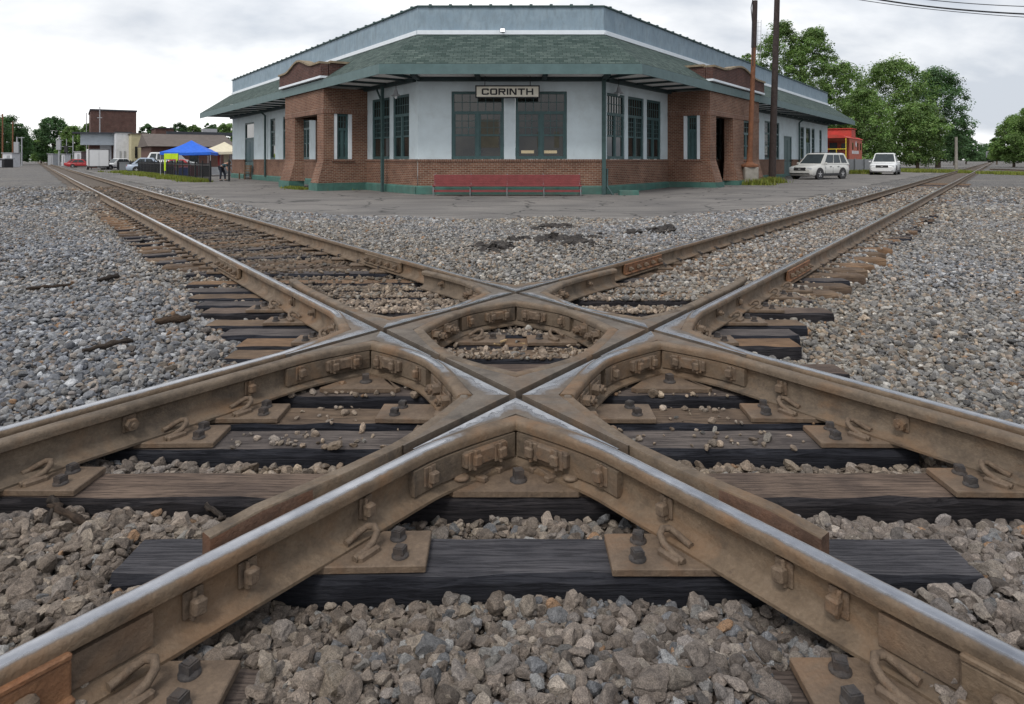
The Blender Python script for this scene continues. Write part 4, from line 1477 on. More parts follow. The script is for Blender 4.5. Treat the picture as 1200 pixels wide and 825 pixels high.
def wall_open(mb, fr, a0, a1, z0, z1, o, openings, depth=.16, mat=None):
    """front face with openings and their reveals"""
    S = sorted({a0, a1, *[v for q in openings for v in q[:2] if a0 < v < a1]})
    Z = sorted({z0, z1, *[v for q in openings for v in q[2:4] if z0 < v < z1]})
    for i in range(len(S) - 1):
        for j in range(len(Z) - 1):
            cs, cz = (S[i] + S[i + 1]) / 2, (Z[j] + Z[j + 1]) / 2
            if any(q[0] < cs < q[1] and q[2] < cz < q[3] for q in openings): continue
            fr.quad(mb, S[i], S[i + 1], Z[j], Z[j + 1], o, mat)
    for q in openings:
        l, r, b, t = max(q[0], a0), min(q[1], a1), max(q[2], z0), min(q[3], z1)
        if l >= r or b >= t: continue
        e = .002
        mb.face([fr.pt(l, o, b), fr.pt(l, o, t), fr.pt(l, o - depth, t), fr.pt(l, o - depth, b)], mat)
        mb.face([fr.pt(r, o, b), fr.pt(r, o - depth, b), fr.pt(r, o - depth, t), fr.pt(r, o, t)], mat)
        mb.face([fr.pt(l, o, t), fr.pt(r, o, t), fr.pt(r, o - depth, t), fr.pt(l, o - depth, t)], mat)
        if q[2] > z0: mb.face([fr.pt(l, o, b), fr.pt(l, o - depth, b), fr.pt(r, o - depth, b), fr.pt(r, o, b)], mat)

depot = thing('depot', 'low white and brick railway depot with green roof and a cut corner facing the crossing', 'railway depot', (0, YW, 0))
nL, nR = Vector((-SA, -CA)), Vector((SA, -CA))
FF = Frame(W0, (1, 0), (0, -1))
FL = Frame(W0, dNW, nL)
FR = Frame(W1, dNE, nR)
LF, LL, LR = W1.x - W0.x, 31.8, 44.7
ZP, ZW, ZT = .20, 1.28, 4.72       # plinth top, brick top, wall top

def b_(mb, name, mat=None, parent=depot, **k):
    return mb.build(name, mat, parent, world=True, **k)
def sub(mb, name, mat, part, **k):
    o = mb.build(name, mat, None, **k)
    o.data.transform(Matrix.Translation(-Vector(depot.location)))
    o.parent = part
    return o

def window(fr, a0, a1, z0, z1, o, leaves=2, transom=.86, upper_grid=(3, 3), tgrid=6, blind=None, name='window', mull=.07):
    """timber frame with sashes; the panes are a sub-part"""
    mb = MB()
    d0, d1 = o - .13, o - .04
    e = .004
    A0, A1, Z0, Z1 = a0 + e, a1 - e, z0 + e, z1 - e
    fr.box(mb, A0, A0 + .10, d0, d1, Z0, Z1); fr.box(mb, A1 - .10, A1, d0, d1, Z0, Z1)
    fr.box(mb, A0 + .10, A1 - .10, d0, d1, Z0, Z0 + .12); fr.box(mb, A0 + .10, A1 - .10, d0, d1, Z1 - .10, Z1)
    zt = Z1 - transom
    if transom: fr.box(mb, A0 + .10, A1 - .10, d0, d1, zt - .06, zt + .06)
    W = (A1 - A0 - .2)
    lw = W / leaves
    for k in range(1, leaves):
        x = A0 + .10 + lw * k
        fr.box(mb, x - mull, x + mull, d0, d1 + .004, Z0 + .12, zt - .06)
    top_of = zt - .06
    mid = Z0 + .12 + (top_of - Z0 - .12) * .50
    for k in range(leaves):
        l = A0 + .10 + lw * k + (mull if k else 0); r = A0 + .10 + lw * (k + 1) - (mull if k < leaves - 1 else 0)
        # sash stiles and meeting rail
        fr.box(mb, l, l + .05, d0 + .01, d1 - .02, Z0 + .12, top_of); fr.box(mb, r - .05, r, d0 + .01, d1 - .02, Z0 + .12, top_of)
        fr.box(mb, l + .05, r - .05, d0 + .01, d1 - .02, mid - .035, mid + .035)
        nx_, nz_ = upper_grid
        for i in range(1, nx_):
            x = l + .05 + (r - l - .1) * i / nx_
            fr.box(mb, x - .012, x + .012, d0 + .03, d1 - .03, mid + .035, top_of)
        for j in range(1, nz_):
            z = mid + .035 + (top_of - mid - .035) * j / nz_
            fr.box(mb, l + .05, r - .05, d0 + .031, d1 - .031, z - .012, z + .012)
    if transom and tgrid:
        for i in range(1, tgrid):
            x = A0 + .10 + W * i / tgrid
            fr.box(mb, x - .014, x + .014, d0 + .03, d1 - .03, zt + .06, Z1 - .10)
        zz = (zt + Z1) / 2
        fr.box(mb, A0 + .10, A1 - .10, d0 + .031, d1 - .031, zz - .012, zz + .012)
    w = b_(mb, name, M['teal'])
    g = MB(); fr.box(g, a0 + .02, a1 - .02, d0 - .0, d0 + .035, z0 + .02, z1 - .02)
    sub(g, 'pane', M['glass'], w)
    if blind:
        for (x0, x1, q0, q1, mt) in blind:
            bl = MB(); fr.box(bl, x0, x1, d0 + .037, d0 + .048, q0, q1)
            sub(bl, 'blind', mt, w)
    return w

# --- openings
openF = [(1.36, 3.50, ZW, 4.04), (3.96, 6.06, ZW, 4.04)]
def along(fr, px):          # s of a photo column on a wall frame
    u = (px - CX) / FPX
    return (u * fr.p.y - fr.p.x) / (fr.d.x - u * fr.d.y)
def spanL(p0, p1): 
    a, b = along(FL, p0), along(FL, p1); return (min(a, b), max(a, b))
def spanR(p0, p1):
    a, b = along(FR, p0), along(FR, p1); return (min(a, b), max(a, b))
openL = [(*spanL(479.5, 460.5), ZW, 4.02), (*spanL(456.5, 436), ZW, 4.02),
         (*spanL(338, 331.5), ZW, 3.95), (*spanL(322.5, 316.5), ZW, 3.95), (*spanL(297.5, 287.0), -.0, 3.95)]
bayL = (5.17, 10.93); bayR = (6.58, 14.6)
openL.append((*spanL(362.5, 354.8), ZW, 3.9))
openR = [(*spanR(711.2, 732.0), ZW, 4.02), (*spanR(736.0, 754.5), ZW, 4.02), (*spanR(758.0, 774.5), ZW, 4.02),
         (*spanR(896, 902.5), ZW, 3.95), (*spanR(908.5, 913.2), ZW, 3.95), (*spanR(918.5, 927.8), 0, 3.05), (*spanR(938, 942.3), ZW, 3.95), (*spanR(944.5, 949.7), 0, 3.95), (*spanR(951.2, 954.8), ZW, 3.95), (*spanR(960.3, 963), ZW, 3.95)]
openR.append((12.9, 14.3, ZW, 3.6))
for nm, fr, L, op in (('front', FF, LF, openF), ('left', FL, LL, openL), ('right', FR, LR, openR)):
    mb = MB(); wall_open(mb, fr, 0, L, ZW, ZT, 0, op); b_(mb, 'wall', M['stucco'])
    mb = MB(); wall_open(mb, fr, 0, L, ZP, ZW - .10, .035, op, .2); b_(mb, 'brick_base', M['brick'])
    mb = MB()
    segs = []
    cur = 0
    for q in sorted(op):
        if q[2] < ZW - .05:
            segs.append((cur, q[0])); cur = q[1]
    segs.append((cur, L))
    ext = .05 if nm == 'front' else .0
    for a, b in segs:
        fr.box(mb, a, b, -.05, .075, ZW - .10, ZW)
    b_(mb, 'rowlock_sill', M['rowlock'])
    mb = MB()
    for a, b in segs:
        q = [(.035, ZP), (.06, ZP), (.13, ZP - .06), (.13, GZ - .2), (.035, GZ - .2)]
        e0 = -.06 if (a == 0 and nm == 'front') else 0; e1 = .06 if (b == L and nm == 'front') else 0
        vs = [fr.pt(a + e0, o, z) for o, z in q] + [fr.pt(b + e1, o, z) for o, z in q]
        fs = [(i, (i + 1) % 5, 5 + (i + 1) % 5, 5 + i) for i in range(5)] + [tuple(reversed(range(5))), tuple(range(5, 10))]
        mb.mesh(vs, fs)
    b_(mb, 'plinth', M['plinth'])
# end walls, back
for fr, L, nd in ((FL, LL, Vector((SA, CA))), (FR, LR, Vector((-SA, CA)))):
    e = Frame((fr.p + fr.d * L), nd, fr.d)
    mb = MB(); e.box(mb, 0.02, 9, -.15, -.01, ZP, 7.3); b_(mb, 'end_wall', M['stucco'])

wb = M['glass_warm']
window(FF, *openF[0], 0, blind=[(2.55, 3.28, 1.75, 2.9, M['glass_warm'])])
window(FF, *openF[1], 0, blind=[(4.85, 5.0, 1.75, 2.4, M['glass_warm']), (5.55, 5.75, 1.75, 2.4, M['glass_warm']), (4.20, 4.72, 1.52, 1.64, M['cream']), (5.12, 5.66, 1.52, 1.64, M['cream'])])
for q in openL[:2]: window(FL, *q, 0, upper_grid=(4, 4), tgrid=8)
for q in openL[2:4]: window(FL, *q, 0, leaves=1, upper_grid=(3, 3), tgrid=3)
for q in openR[:3]: window(FR, *q, 0, upper_grid=(3, 4), tgrid=6)
for k in (3, 4, 6, 8, 9): window(FR, *openR[k], 0, leaves=1, upper_grid=(3, 3), tgrid=3)
window(FL, *openL[5], 0, upper_grid=(3, 3), tgrid=5)
window(FR, *openR[10], 0, upper_grid=(3, 3), tgrid=5)
def door(fr, a0, a1, z0, z1, o, zt):
    mb = MB(); e = .004
    fr.box(mb, a0 + e, a0 + .1, o - .14, o - .03, z0, z1 - e); fr.box(mb, a1 - .1, a1 - e, o - .14, o - .03, z0, z1 - e)
    fr.box(mb, a0 + .1, a1 - .1, o - .14, o - .03, z1 - .1, z1 - e)
    if zt: fr.box(mb, a0 + .1, a1 - .1, o - .14, o - .03, zt, zt + .1)
    w = b_(mb, 'door', M['teal'])
    lf = MB(); top = (zt or z1 - .1) - .004
    fr.box(lf, a0 + .105, a1 - .105, o - .12, o - .075, z0 + .01, top)
    m = (a0 + a1) / 2
    for (x0, x1) in ((a0 + .2, m - .06), (m + .06, a1 - .2)):
        fr.box(lf, x0, x1, o - .075, o - .055, z0 + .25, z0 + 1.1); fr.box(lf, x0, x1, o - .075, o - .055, z0 + 1.25, top - .2)
    sub(lf, 'door_leaf', M['teal'], w)
    k = MB(); k.cyl(fr.pt(a1 - .2, o - .05, z0 + 1.05), fr.pt(a1 - .2, o - .02, z0 + 1.05), .03, .035, 8); sub(k, 'handle', M['chrome'], w)
    if zt:
        g = MB(); fr.box(g, a0 + .1, a1 - .1, o - .12, o - .085, zt + .1, z1 - .1); sub(g, 'pane', M['glass'], w)
door(FL, *openL[4], 0, 2.75)
door(FR, *openR[5], 0, None)
door(FR, *openR[7], 0, 2.6)

# --- brick porches
def porch(fr, a0, a1, dpt, name, side_open, front_open, nearer):
    zt = 4.52
    d = dpt
    body = MB()
    # side face towards the viewer (at a0), front face, far side
    sf = Frame(fr.p + fr.d * a0, fr.n, -fr.d)
    ff = Frame(fr.p + fr.d * a0 + fr.n * d, fr.d, fr.n)
    bf = Frame(fr.p + fr.d * a1, fr.n, fr.d)
    wall_open(body, sf, 0, d, ZP, zt, 0, side_open, .3)
    wall_open(body, ff, 0, a1 - a0, ZP, zt, 0, front_open, .45)
    wall_open(body, bf, 0, d, ZP, zt, 0, [(.5, 1.7, ZP, 3.36)], .3)
    for q in front_open:      # inner faces of the openings read as deep brick piers
        pass
    b_(body, 'porch_wall', M['brick'])
    # soldier courses, flared pier feet, green base
    tr = MB()
    for f_, L, ops in ((sf, d, side_open), (ff, a1 - a0, front_open)):
        f_.box(tr, -.0, L, -.04, .02, 3.36, 3.58)
    b_(tr, 'soldier_course', M['rowlock'])
    si = MB()
    for q in side_open: sf.box(si, q[0] - .1, q[1] + .1, -.25, .05, q[2] - .10, q[2])
    for q in front_open:
        if q[2] > .5: ff.box(si, q[0] - .05, q[1] + .05, -.25, .05, q[2] - .10, q[2])
    b_(si, 'sill', M['rowlock'])
    if side_open:
        q = side_open[0]
        jm = MB()
        sf.box(jm, q[0] + .004, q[0] + .16, -.28, -.02, q[2] + .004, q[3] - .004)
        sf.box(jm, q[1] - .16, q[1] - .004, -.28, -.02, q[2] + .004, q[3] - .004)
        b_(jm, 'window_jamb', M['trimwhite'])
    piers = []
    xs = [0] + [v for q in sorted(front_open) if q[2] < .5 for v in q[:2]] + [a1 - a0]
    edges = [(xs[i], xs[i + 1]) for i in range(0, len(xs), 2)]
    for k, (x0, x1) in enumerate(edges):
        fl_ = MB(); bs = MB()
        # battered foot: grows outwards below the sill line
        z1, z0 = 1.22, ZP
        g = .26
        e0 = g * .6 if k == 0 else .0; e1 = g * .0
        i0 = 0 if k == 0 else 0
        top = [(x0 + .0, .003), (x1, .003), (x1, -.45), (x0, -.45)]
        bot = [(x0 - .003, g), (x1 + (.18 if k == 0 else .0), g), (x1 + (.18 if k == 0 else 0), -.45), (x0 - .003 - (.18 if k else 0), -.45)]
        vs = [ff.pt(a, o, z0) for a, o in bot] + [ff.pt(a, o, z1) for a, o in top]
        fs = [(0, 1, 5, 4), (1, 2, 6, 5), (2, 3, 7, 6), (3, 0, 4, 7), (4, 5, 6, 7)]
        fl_.mesh(vs, fs)
        ff.box(bs, x0 - .06, x1 + (.18 if k == 0 else 0) + .06, -.45, g + .06, GZ - .2, ZP)
        b_(fl_, 'pier_foot', M['brick']); b_(bs, 'pier_base', M['plinth'])
    bs = MB(); sf.box(bs, 0, d - .46, -.2, .07, GZ - .2, ZP - .002); b_(bs, 'porch_base', M['plinth'])
    # inner floor and dark inside
    # shaped gable standing over the eave
    gl = MB()
    L = a1 - a0
    c = L / 2
    prof = []
    n = 24
    def top_z(x):
        u = abs(x - c) / (L / 2)
        if u > .72: return 5.56
        k = (1 - u / .72)
        return 5.56 + .40 * (k * k * (3 - 2 * k))
    xs2 = [-.25 + (L + .5) * i / n for i in range(n + 1)]
    zb = 4.98
    vs = [ff.pt(x, .22, zb) for x in xs2] + [ff.pt(x, .22, top_z(x)) for x in xs2]
    vs += [ff.pt(x, -.12, zb) for x in xs2] + [ff.pt(x, -.12, top_z(x)) for x in xs2]
    N = n + 1
    fs = []
    for i in range(n):
        fs += [(i, i + 1, N + i + 1, N + i), (2 * N + i, 3 * N + i, 3 * N + i + 1, 2 * N + i + 1), (N + i, N + i + 1, 3 * N + i + 1, 3 * N + i)]
    fs += [(0, N, 3 * N, 2 * N), (n, 2 * N + n, 3 * N + n, N + n)]
    gl.mesh(vs, fs)
    b_(gl, 'gable', M['brick_dark'])
    cp = MB()
    for i in range(n):
        x0, x1 = xs2[i], xs2[i + 1]; za, zb2 = top_z(x0), top_z(x1)
        q = [ff.pt(x0, .30, za + .01), ff.pt(x1, .30, zb2 + .01), ff.pt(x1, -.22, zb2 + .01), ff.pt(x0, -.22, za + .01)]
        t = [(p[0], p[1], p[2] + .09) for p in q]
        cp.mesh(q + t, [(0, 1, 5, 4), (1, 2, 6, 5), (2, 3, 7, 6), (3, 0, 4, 7), (4, 5, 6, 7), (3, 2, 1, 0)])
    ff.box(cp, -.3, -.05, -2.0, -.2, 5.62, 5.72); ff.box(cp, L + .05, L + .3, -2.0, -.2, 5.62, 5.72)
    b_(cp, 'gable_cap', M['stonecap'])
    rt = MB(); ff.box(rt, -.22, -.08, -1.9, -.15, 4.9, 5.62); ff.box(rt, L + .08, L + .22, -1.9, -.15, 4.9, 5.62)
    b_(rt, 'gable_return', M['brick_dark'])
    tw = MB(); ff.box(tw, -.28, L + .28, -.1, .25, 4.92, 5.02); b_(tw, 'gable_trim', M['trimwhite'])
pD = 2.1
porch(FL, *bayL, pD, 'left', [(.75, 1.62, ZW, 3.36)], [(.85, 4.15, -.1, 3.36)], True)
porch(FR, *bayR, pD, 'right', [(.80, 1.62, ZW, 3.36)], [(.85, 3.4, -.1, 3.36), (5.2, 6.6, ZW, 3.36)], True)
# windows set deep in the porch sides
for fr, a0, q in ((FL, bayL[0], (.75, 1.62, ZW, 3.36)), (FR, bayR[0], (.80, 1.62, ZW, 3.36))):
    sf = Frame(fr.p + fr.d * a0, fr.n, -fr.d)
    window(sf, q[0] + .15, q[1] - .15, q[2], q[3], -.06, leaves=2, transom=.7, upper_grid=(1, 1), tgrid=3, mull=.04)
fr = FR; sf = Frame(fr.p + fr.d * bayR[0] + fr.n * pD, fr.d, fr.n)
window(sf, 5.2, 6.6, ZW, 3.36, -.05, leaves=2, transom=.7, upper_grid=(1, 1), tgrid=3)

# --- roof: skirt roof under a parapet
OV = 2.22
ZE, ZR2, ZPB, ZPT = 4.86, 6.37, 6.52, 7.48
tn = math.tan(AL / 2)
def ecorner(Wc, sgn, o):       # corner of the skirt at overhang o
    return Vector((Wc.x + sgn * o * tn, Wc.y - o))
roof = MB(); fas = MB(); sof = MB(); par = MB(); cop = MB(); ptr = MB()
EL, ER = ecorner(W0, -1, OV), ecorner(W1, 1, OV)
endL = FL.p + FL.d * (LL + .85); endR = FR.p + FR.d * (LR + .85)
eEL, eER = endL + FL.n * OV, endR + FR.n * OV
wEL, wER = endL, endR
def V3(p, z): return (p.x, p.y, z)
th = .06
roof.face([V3(EL, ZE), V3(ER, ZE), V3(W1, ZR2), V3(W0, ZR2)])
roof.face([V3(eEL, ZE), V3(EL, ZE), V3(W0, ZR2), V3(wEL, ZR2)])
roof.face([V3(ER, ZE), V3(eER, ZE), V3(wER, ZR2), V3(W1, ZR2)])
# gable-end returns of the skirt
roof.face([V3(wEL, ZR2), V3(endL, 4.6), V3(eEL, ZE)]); roof.face([V3(eER, ZE), V3(endR, 4.6), V3(wER, ZR2)])
b_(roof, 'roof', M['shingle'])
def ribbon(mb, a, b, z0, z1, n, t=.05):
    d = (b - a)
    fr = Frame(a, d.normalized(), n)
    fr.box(mb, 0, d.length, -t, 0, z0, z1)
ribbon(fas, EL, ER, 4.47, ZE - .005, Vector((0, -1)))
ribbon(fas, EL, eEL, 4.47, ZE - .005, nL); ribbon(fas, ER, eER, 4.47, ZE - .005, nR)
b_(fas, 'fascia', M['fascia'])
ip = .06
iL, iR = ecorner(W0, -1, OV - ip), ecorner(W1, 1, OV - ip)
ieL, ieR = endL + FL.n * (OV - ip), endR + FR.n * (OV - ip)
zs = 4.615
sof.face([V3(W0, zs), V3(W1, zs), V3(iR, zs), V3(iL, zs)])
sof.face([V3(wEL, zs), V3(W0, zs), V3(iL, zs), V3(ieL, zs)])
sof.face([V3(W1, zs), V3(wER, zs), V3(ieR, zs), V3(iR, zs)])
b_(sof, 'soffit', M['soffit'])
# beam along the wall and joists under the soffit
bm = MB()
FF.box(bm, -.02, LF + .02, .02, .22, 4.44, zs - .012); FL.box(bm, .12, LL, .02, .20, 4.44, zs - .014); FR.box(bm, .12, LR, .02, .20, 4.44, zs - .014)
b_(bm, 'beam', M['beam'])
for fr, L, skip in ((FL, LL, bayL), (FR, LR, bayR)):
    s = 0.9
    while s < L + .6:
        if not (skip[0] - .2 < s < skip[1] + .2):
            j = MB(); fr.box(j, s - .06, s + .06, .24, OV - .08, zs - .085, zs - .006); b_(j, 'joist', M['beam'])
        s += 1.75
for s in (0.02, 2.48, 5.12, LF - .02):
    j = MB(); FF.box(j, s - .09, s + .09, .24, OV - .55, zs - .14, zs - .006); b_(j, 'joist', M['beam'])
for Wc, sg in ((W0, -1), (W1, 1)):
    e = ecorner(Wc, sg, OV - .15); d = (e - Wc); f_ = Frame(Wc, d.normalized(), Vector((-d.normalized().y, d.normalized().x)))
    j = MB(); f_.box(j, .3, d.length, -.08, .08, zs - .10, zs - .008); b_(j, 'hip_joist', M['beam'])
# parapet
for fr, L in ((FF, LF), (FL, LL), (FR, LR)):
    fr.box(par, 0 if fr is FF else .002, L, -.25, .0, ZR2 - .3, ZPT)
    fr.box(ptr, -.03 if fr is FF else .04, L + (.03 if fr is FF else 0), .0, .075, ZR2 - .02, ZR2 + .15)
    fr.box(cop, -.04 if fr is FF else .05, L + .04, -.30, .07, ZPT, ZPT + .055)
    s = .5
    while s < L:
        fr.box(cop, s - .06, s + .06, -.32, .085, ZPT - .01, ZPT + .10); s += .82 if fr is FF else .95
mbp = par; b_(mbp, 'parapet', M['parapet']); b_(ptr, 'parapet_trim', M['trimwhite']); b_(cop, 'coping', M['coping'])
# roof deck behind the parapet so that nothing is open from above
dk = MB()
dk.face([V3(W0, 7.0), V3(W1, 7.0), V3(FR.p + FR.d * LR, 7.0), V3(FR.p + FR.d * LR + Vector((-SA, CA)) * 9, 7.0), V3(Vector((0, 42)), 7.0), V3(FL.p + FL.d * LL + Vector((SA, CA)) * 9, 7.0), V3(FL.p + FL.d * LL, 7.0)])
b_(dk, 'roof_deck', M['darkroof'])
# columns (with a brace) and downspouts on the walls
def column(fr, s, o, z0, brace, r=.06):
    mb = MB()
    fr.box(mb, s - r, s + r, o - r, o + r, z0, 4.46)
    if brace:
        for sg in ((1,) if brace == 1 else (-1, 1)):
            p0 = fr.pt(s + .03 * sg, o, 3.75); p1 = fr.pt(s + .62 * sg, o, 4.40)
            mb.tube([p0, p1], .045, 6)
    b_(mb, 'column', M['coping'])
column(FL, along(FL, 456.0), .32, GZ, 1)
column(FF, LF - .05, .42, GZ, 0, .075)
dsp = MB(); dsp.tube([FF.pt(LF + .10, .30, .9), FF.pt(LF + .08, .42, .2), FF.pt(LF + .30, .62, GZ)], .045, 8); b_(dsp, 'drain_pipe', M['coping'])
for fr, px in ((FL, 313.5), (FR, 934.2)):
    mb = MB(); s = along(fr, px); mb.tube([fr.pt(s, .45, 4.45), fr.pt(s, .16, 4.2), fr.pt(s, .16, .1)], .07, 8); b_(mb, 'downspout', M['coping'])
# concrete step by the front wall
st = MB(); st.box((PX(737, 26.9), 27.0, GZ + .10), (.75, .5, .22), None, None, .02)
st.build('step_block', M['plinth'], None, label='small green concrete step at the right foot of the cut corner', cat='step')

# --- sign, lamps, floodlight, bench
ys_ = YW - .75
sg = thing('station_sign', 'white name board reading CORINTH with black border over the front doors', 'sign', ((PX(557, ys_) + PX(632.5, ys_)) / 2, ys_, PZ(107.5, ys_)))
sw_, sh_ = PX(632.5, ys_) - PX(557, ys_), PZ(100, ys_) - PZ(115, ys_)
mb = MB(); mb.box((0, 0, 0), (sw_ - .1, .05, sh_ - .1)); mb.build('board', M['signwhite'], sg)
mb = MB()
for z in (-1, 1): mb.box((0, -.01, z * (sh_ / 2 - .025)), (sw_, .075, .05))
for x in (-1, 1): mb.box((x * (sw_ / 2 - .025), -.01, 0), (.05, .073, sh_ - .1))
mb.build('frame', M['black'], sg)
mb = MB()
for x in (-.9, .9): mb.cyl((x, .03, sh_ / 2 - .02), (x, .25, 4.61 - sg.location.z), .015, None, 6)
mb.build('hanger', M['black'], sg)
# letters as bars, in the wide square style of the board
def letter(mb, ch, x, w, h, t, y):
    B = lambda x0, x1, z0, z1: mb.box((x + (x0 + x1) / 2, y, (z0 + z1) / 2), (x1 - x0, .012, z1 - z0))
    tv = t * .8
    if ch in 'CO':
        B(0 + t * .5, w - t * .3, h - tv, h); B(t * .5, w - t * .3, 0, tv); B(0, t, tv * .5, h - tv * .5)
        if ch == 'O': B(w - t, w, tv * .5, h - tv * .5)
        else: B(w - t, w, h * .66, h - tv * .4); B(w - t, w, tv * .4, h * .34)
    elif ch == 'R':
        B(0, t, 0, h); B(t, w - t * .4, h - tv, h); B(w - t, w - .001, h * .5, h - tv * .4); B(t, w - t * .4, h * .40, h * .40 + tv)
        mb.mesh([(x + w * .5, y - .006, h * .40), (x + w * .5 + t, y - .006, h * .40), (x + w, y - .006, 0), (x + w - t * 1.1, y - .006, 0), (x + w * .5, y + .006, h * .40), (x + w * .5 + t, y + .006, h * .40), (x + w, y + .006, 0), (x + w - t * 1.1, y + .006, 0)], [(3, 2, 1, 0), (0, 1, 5, 4), (1, 2, 6, 5), (2, 3, 7, 6), (3, 0, 4, 7)])
    elif ch == 'I': B(0, t, 0, h)
    elif ch == 'N':
        B(0, t, 0, h); B(w - t, w, 0, h)
        mb.mesh([(x + t * .2, y - .005, h), (x + t * 1.3, y - .005, h), (x + w - t * .2, y - .005, 0), (x + w - t * 1.3, y - .005, 0), (x + t * .2, y + .005, h), (x + t * 1.3, y + .005, h), (x + w - t * .2, y + .005, 0), (x + w - t * 1.3, y + .005, 0)], [(3, 2, 1, 0), (0, 1, 5, 4), (1, 2, 6, 5), (2, 3, 7, 6), (3, 0, 4, 7)])
    elif ch == 'T': B(0, w, h - tv, h); B(w / 2 - t / 2, w / 2 + t / 2, 0, h - tv)
    elif ch == 'H': B(0, t, 0, h); B(w - t, w, 0, h); B(t, w - t, h / 2 - tv / 2, h / 2 + tv / 2)
word = 'CORINTH'; hh = sh_ * .50
ws = [.33 if c != 'I' else .072 for c in word]; gap = .052
tot = sum(ws) + gap * (len(word) - 1); k_ = (sw_ * .80) / tot
x = -tot * k_ / 2
for c, w in zip(word, ws):
    mb = MB(); letter(mb, c, x, w * k_, hh, .066, -.032)
    o = mb.build('letter', M['black'], sg); o.location = (0, 0, -hh / 2)
    x += (w + gap) * k_

def pendant(px, py, Y, label):
    x, z = PX(px, Y), PZ(py, Y)
    t = thing('pendant_lamp', label, 'lamp', (x, Y, z))
    mb = MB(); mb.cyl((0, 0, .3), (0, 0, 4.61 - z), .014, None, 6); mb.build('stem', M['black'], t)
    mb = MB(); mb.lathe([(.21, .02), (.20, .04), (.10, .10), (.075, .22), (.04, .31)], 16); mb.build('shade', M['steelgrey'], t)
    mb = MB(); mb.lathe([(.02, -.10), (.055, -.07), (.065, -.01), (.05, .05), (.03, .1)], 12); mb.build('bulb', M['lamp_clear'], t)
pendant(464, 113, 28.2, 'pendant lamp hanging from the eave left of the cut corner')
pendant(725, 110, 28.2, 'pendant lamp hanging from the eave right of the cut corner')
fl_ = thing('floodlight', 'small bright floodlight on the parapet above the sign', 'floodlight', (PX(589, 27.5), 27.45, PZ(36, 27.5)))
mb = MB(); mb.box((0, 0, 0), (.22, .14, .16), None, None, .02); mb.build('housing', M['steelgrey'], fl_)
mb = MB(); mb.box((0, -.075, 0), (.17, .012, .11)); mb.build('lens', M['lampglow'], fl_)
mb = MB(); mb.box((0, .19, -.02), (.04, .30, .04)); mb.build('bracket', M['steelgrey'], fl_)

bY = 26.6
bx0, bx1 = PX(507.5, bY), PX(681, bY)
gz_b = zg(0, bY)
bench = thing('long_bench', 'long red slatted bench with thin metal legs in front of the depot corner', 'bench', ((bx0 + bx1) / 2, bY, gz_b + .012))
L = bx1 - bx0
for k in range(6):
    mb = MB(); mb.box((0, .26 + .014 * k, .42 + .072 * k), (L, .03, .068), None, None, .006); mb.build('back_slat', M['benchred'], bench)
for k in range(5):
    mb = MB(); mb.box((0, -.26 + .10 * k, .40 - .006 * k), (L, .094, .045), None, None, .006); mb.build('seat_slat', M['benchred'], bench)
mb = MB(); mb.box((0, -.20, .20), (L, .03, .09)); mb.build('lower_rail', M['benchred'], bench)
for k in range(5):
    x = -L / 2 + .04 + (L - .08) * k / 4
    mb = MB()
    mb.tube([(x, -.28, 0), (x, -.27, .37), (x, .2, .36), (x, .26, .42), (x, .37, .86)], .018, 6)
    mb.tube([(x, .32, 0), (x, .22, .38)], .018, 6)
    mb.build('leg_frame', M['cargrey'], bench)
# ------------------------------------------------------------------ vehicles
def wheel(parent, x, y, r, w, out):
    mb = MB()
    Q = Matrix.Translation((x, y, r)) @ Matrix.Rotation(R(90), 4, 'X')
    mb.lathe([(r * .62, -w / 2), (r * .93, -w / 2), (r, -w / 2 + .04), (r, w / 2 - .04), (r * .93, w / 2), (r * .62, w / 2)], 20, M['tyre'], Q)
    t = mb.build('wheel', None, parent)
    rm = MB()
    s = 1 if out > 0 else -1
    yy = y + s * (w / 2 - .01)
    rm.cyl((x, yy - s * .05, r), (x, yy, r), r * .62, r * .60, 16, M['plastic'])
    for k in range(5):
        a = 2 * math.pi * k / 5 + .3
        c = (x + math.cos(a) * r * .32, yy + s * .008, r + math.sin(a) * r * .32)
        rm.box((0, 0, 0), (r * .52, .02, r * .17), Matrix.Translation(c) @ Matrix.Rotation(-a, 4, 'Y'), M['chrome'], .004)
    rm.cyl((x, yy, r), (x, yy + s * .025, r), r * .16, r * .13, 10, M['chrome'])
    rm.build('rim', None, t)

def loft(mb, secs, mat=None, smooth=True):
    """secs: list of (x, [(y, z), ...]) closed rings"""
    n = len(secs[0][1])
    vs = [(x, y, z) for x, rg in secs for y, z in rg]
    fs = []
    for i in range(len(secs) - 1):
        for k in range(n):
            k2 = (k + 1) % n
            fs.append((i * n + k, i * n + k2, i * n + n + k2, i * n + n + k))
    mb.mesh(vs, fs, mat, smooth)
    mb.mesh(vs, [tuple(reversed(range(n))), tuple(range((len(secs) - 1) * n, len(secs) * n))], mat, False)

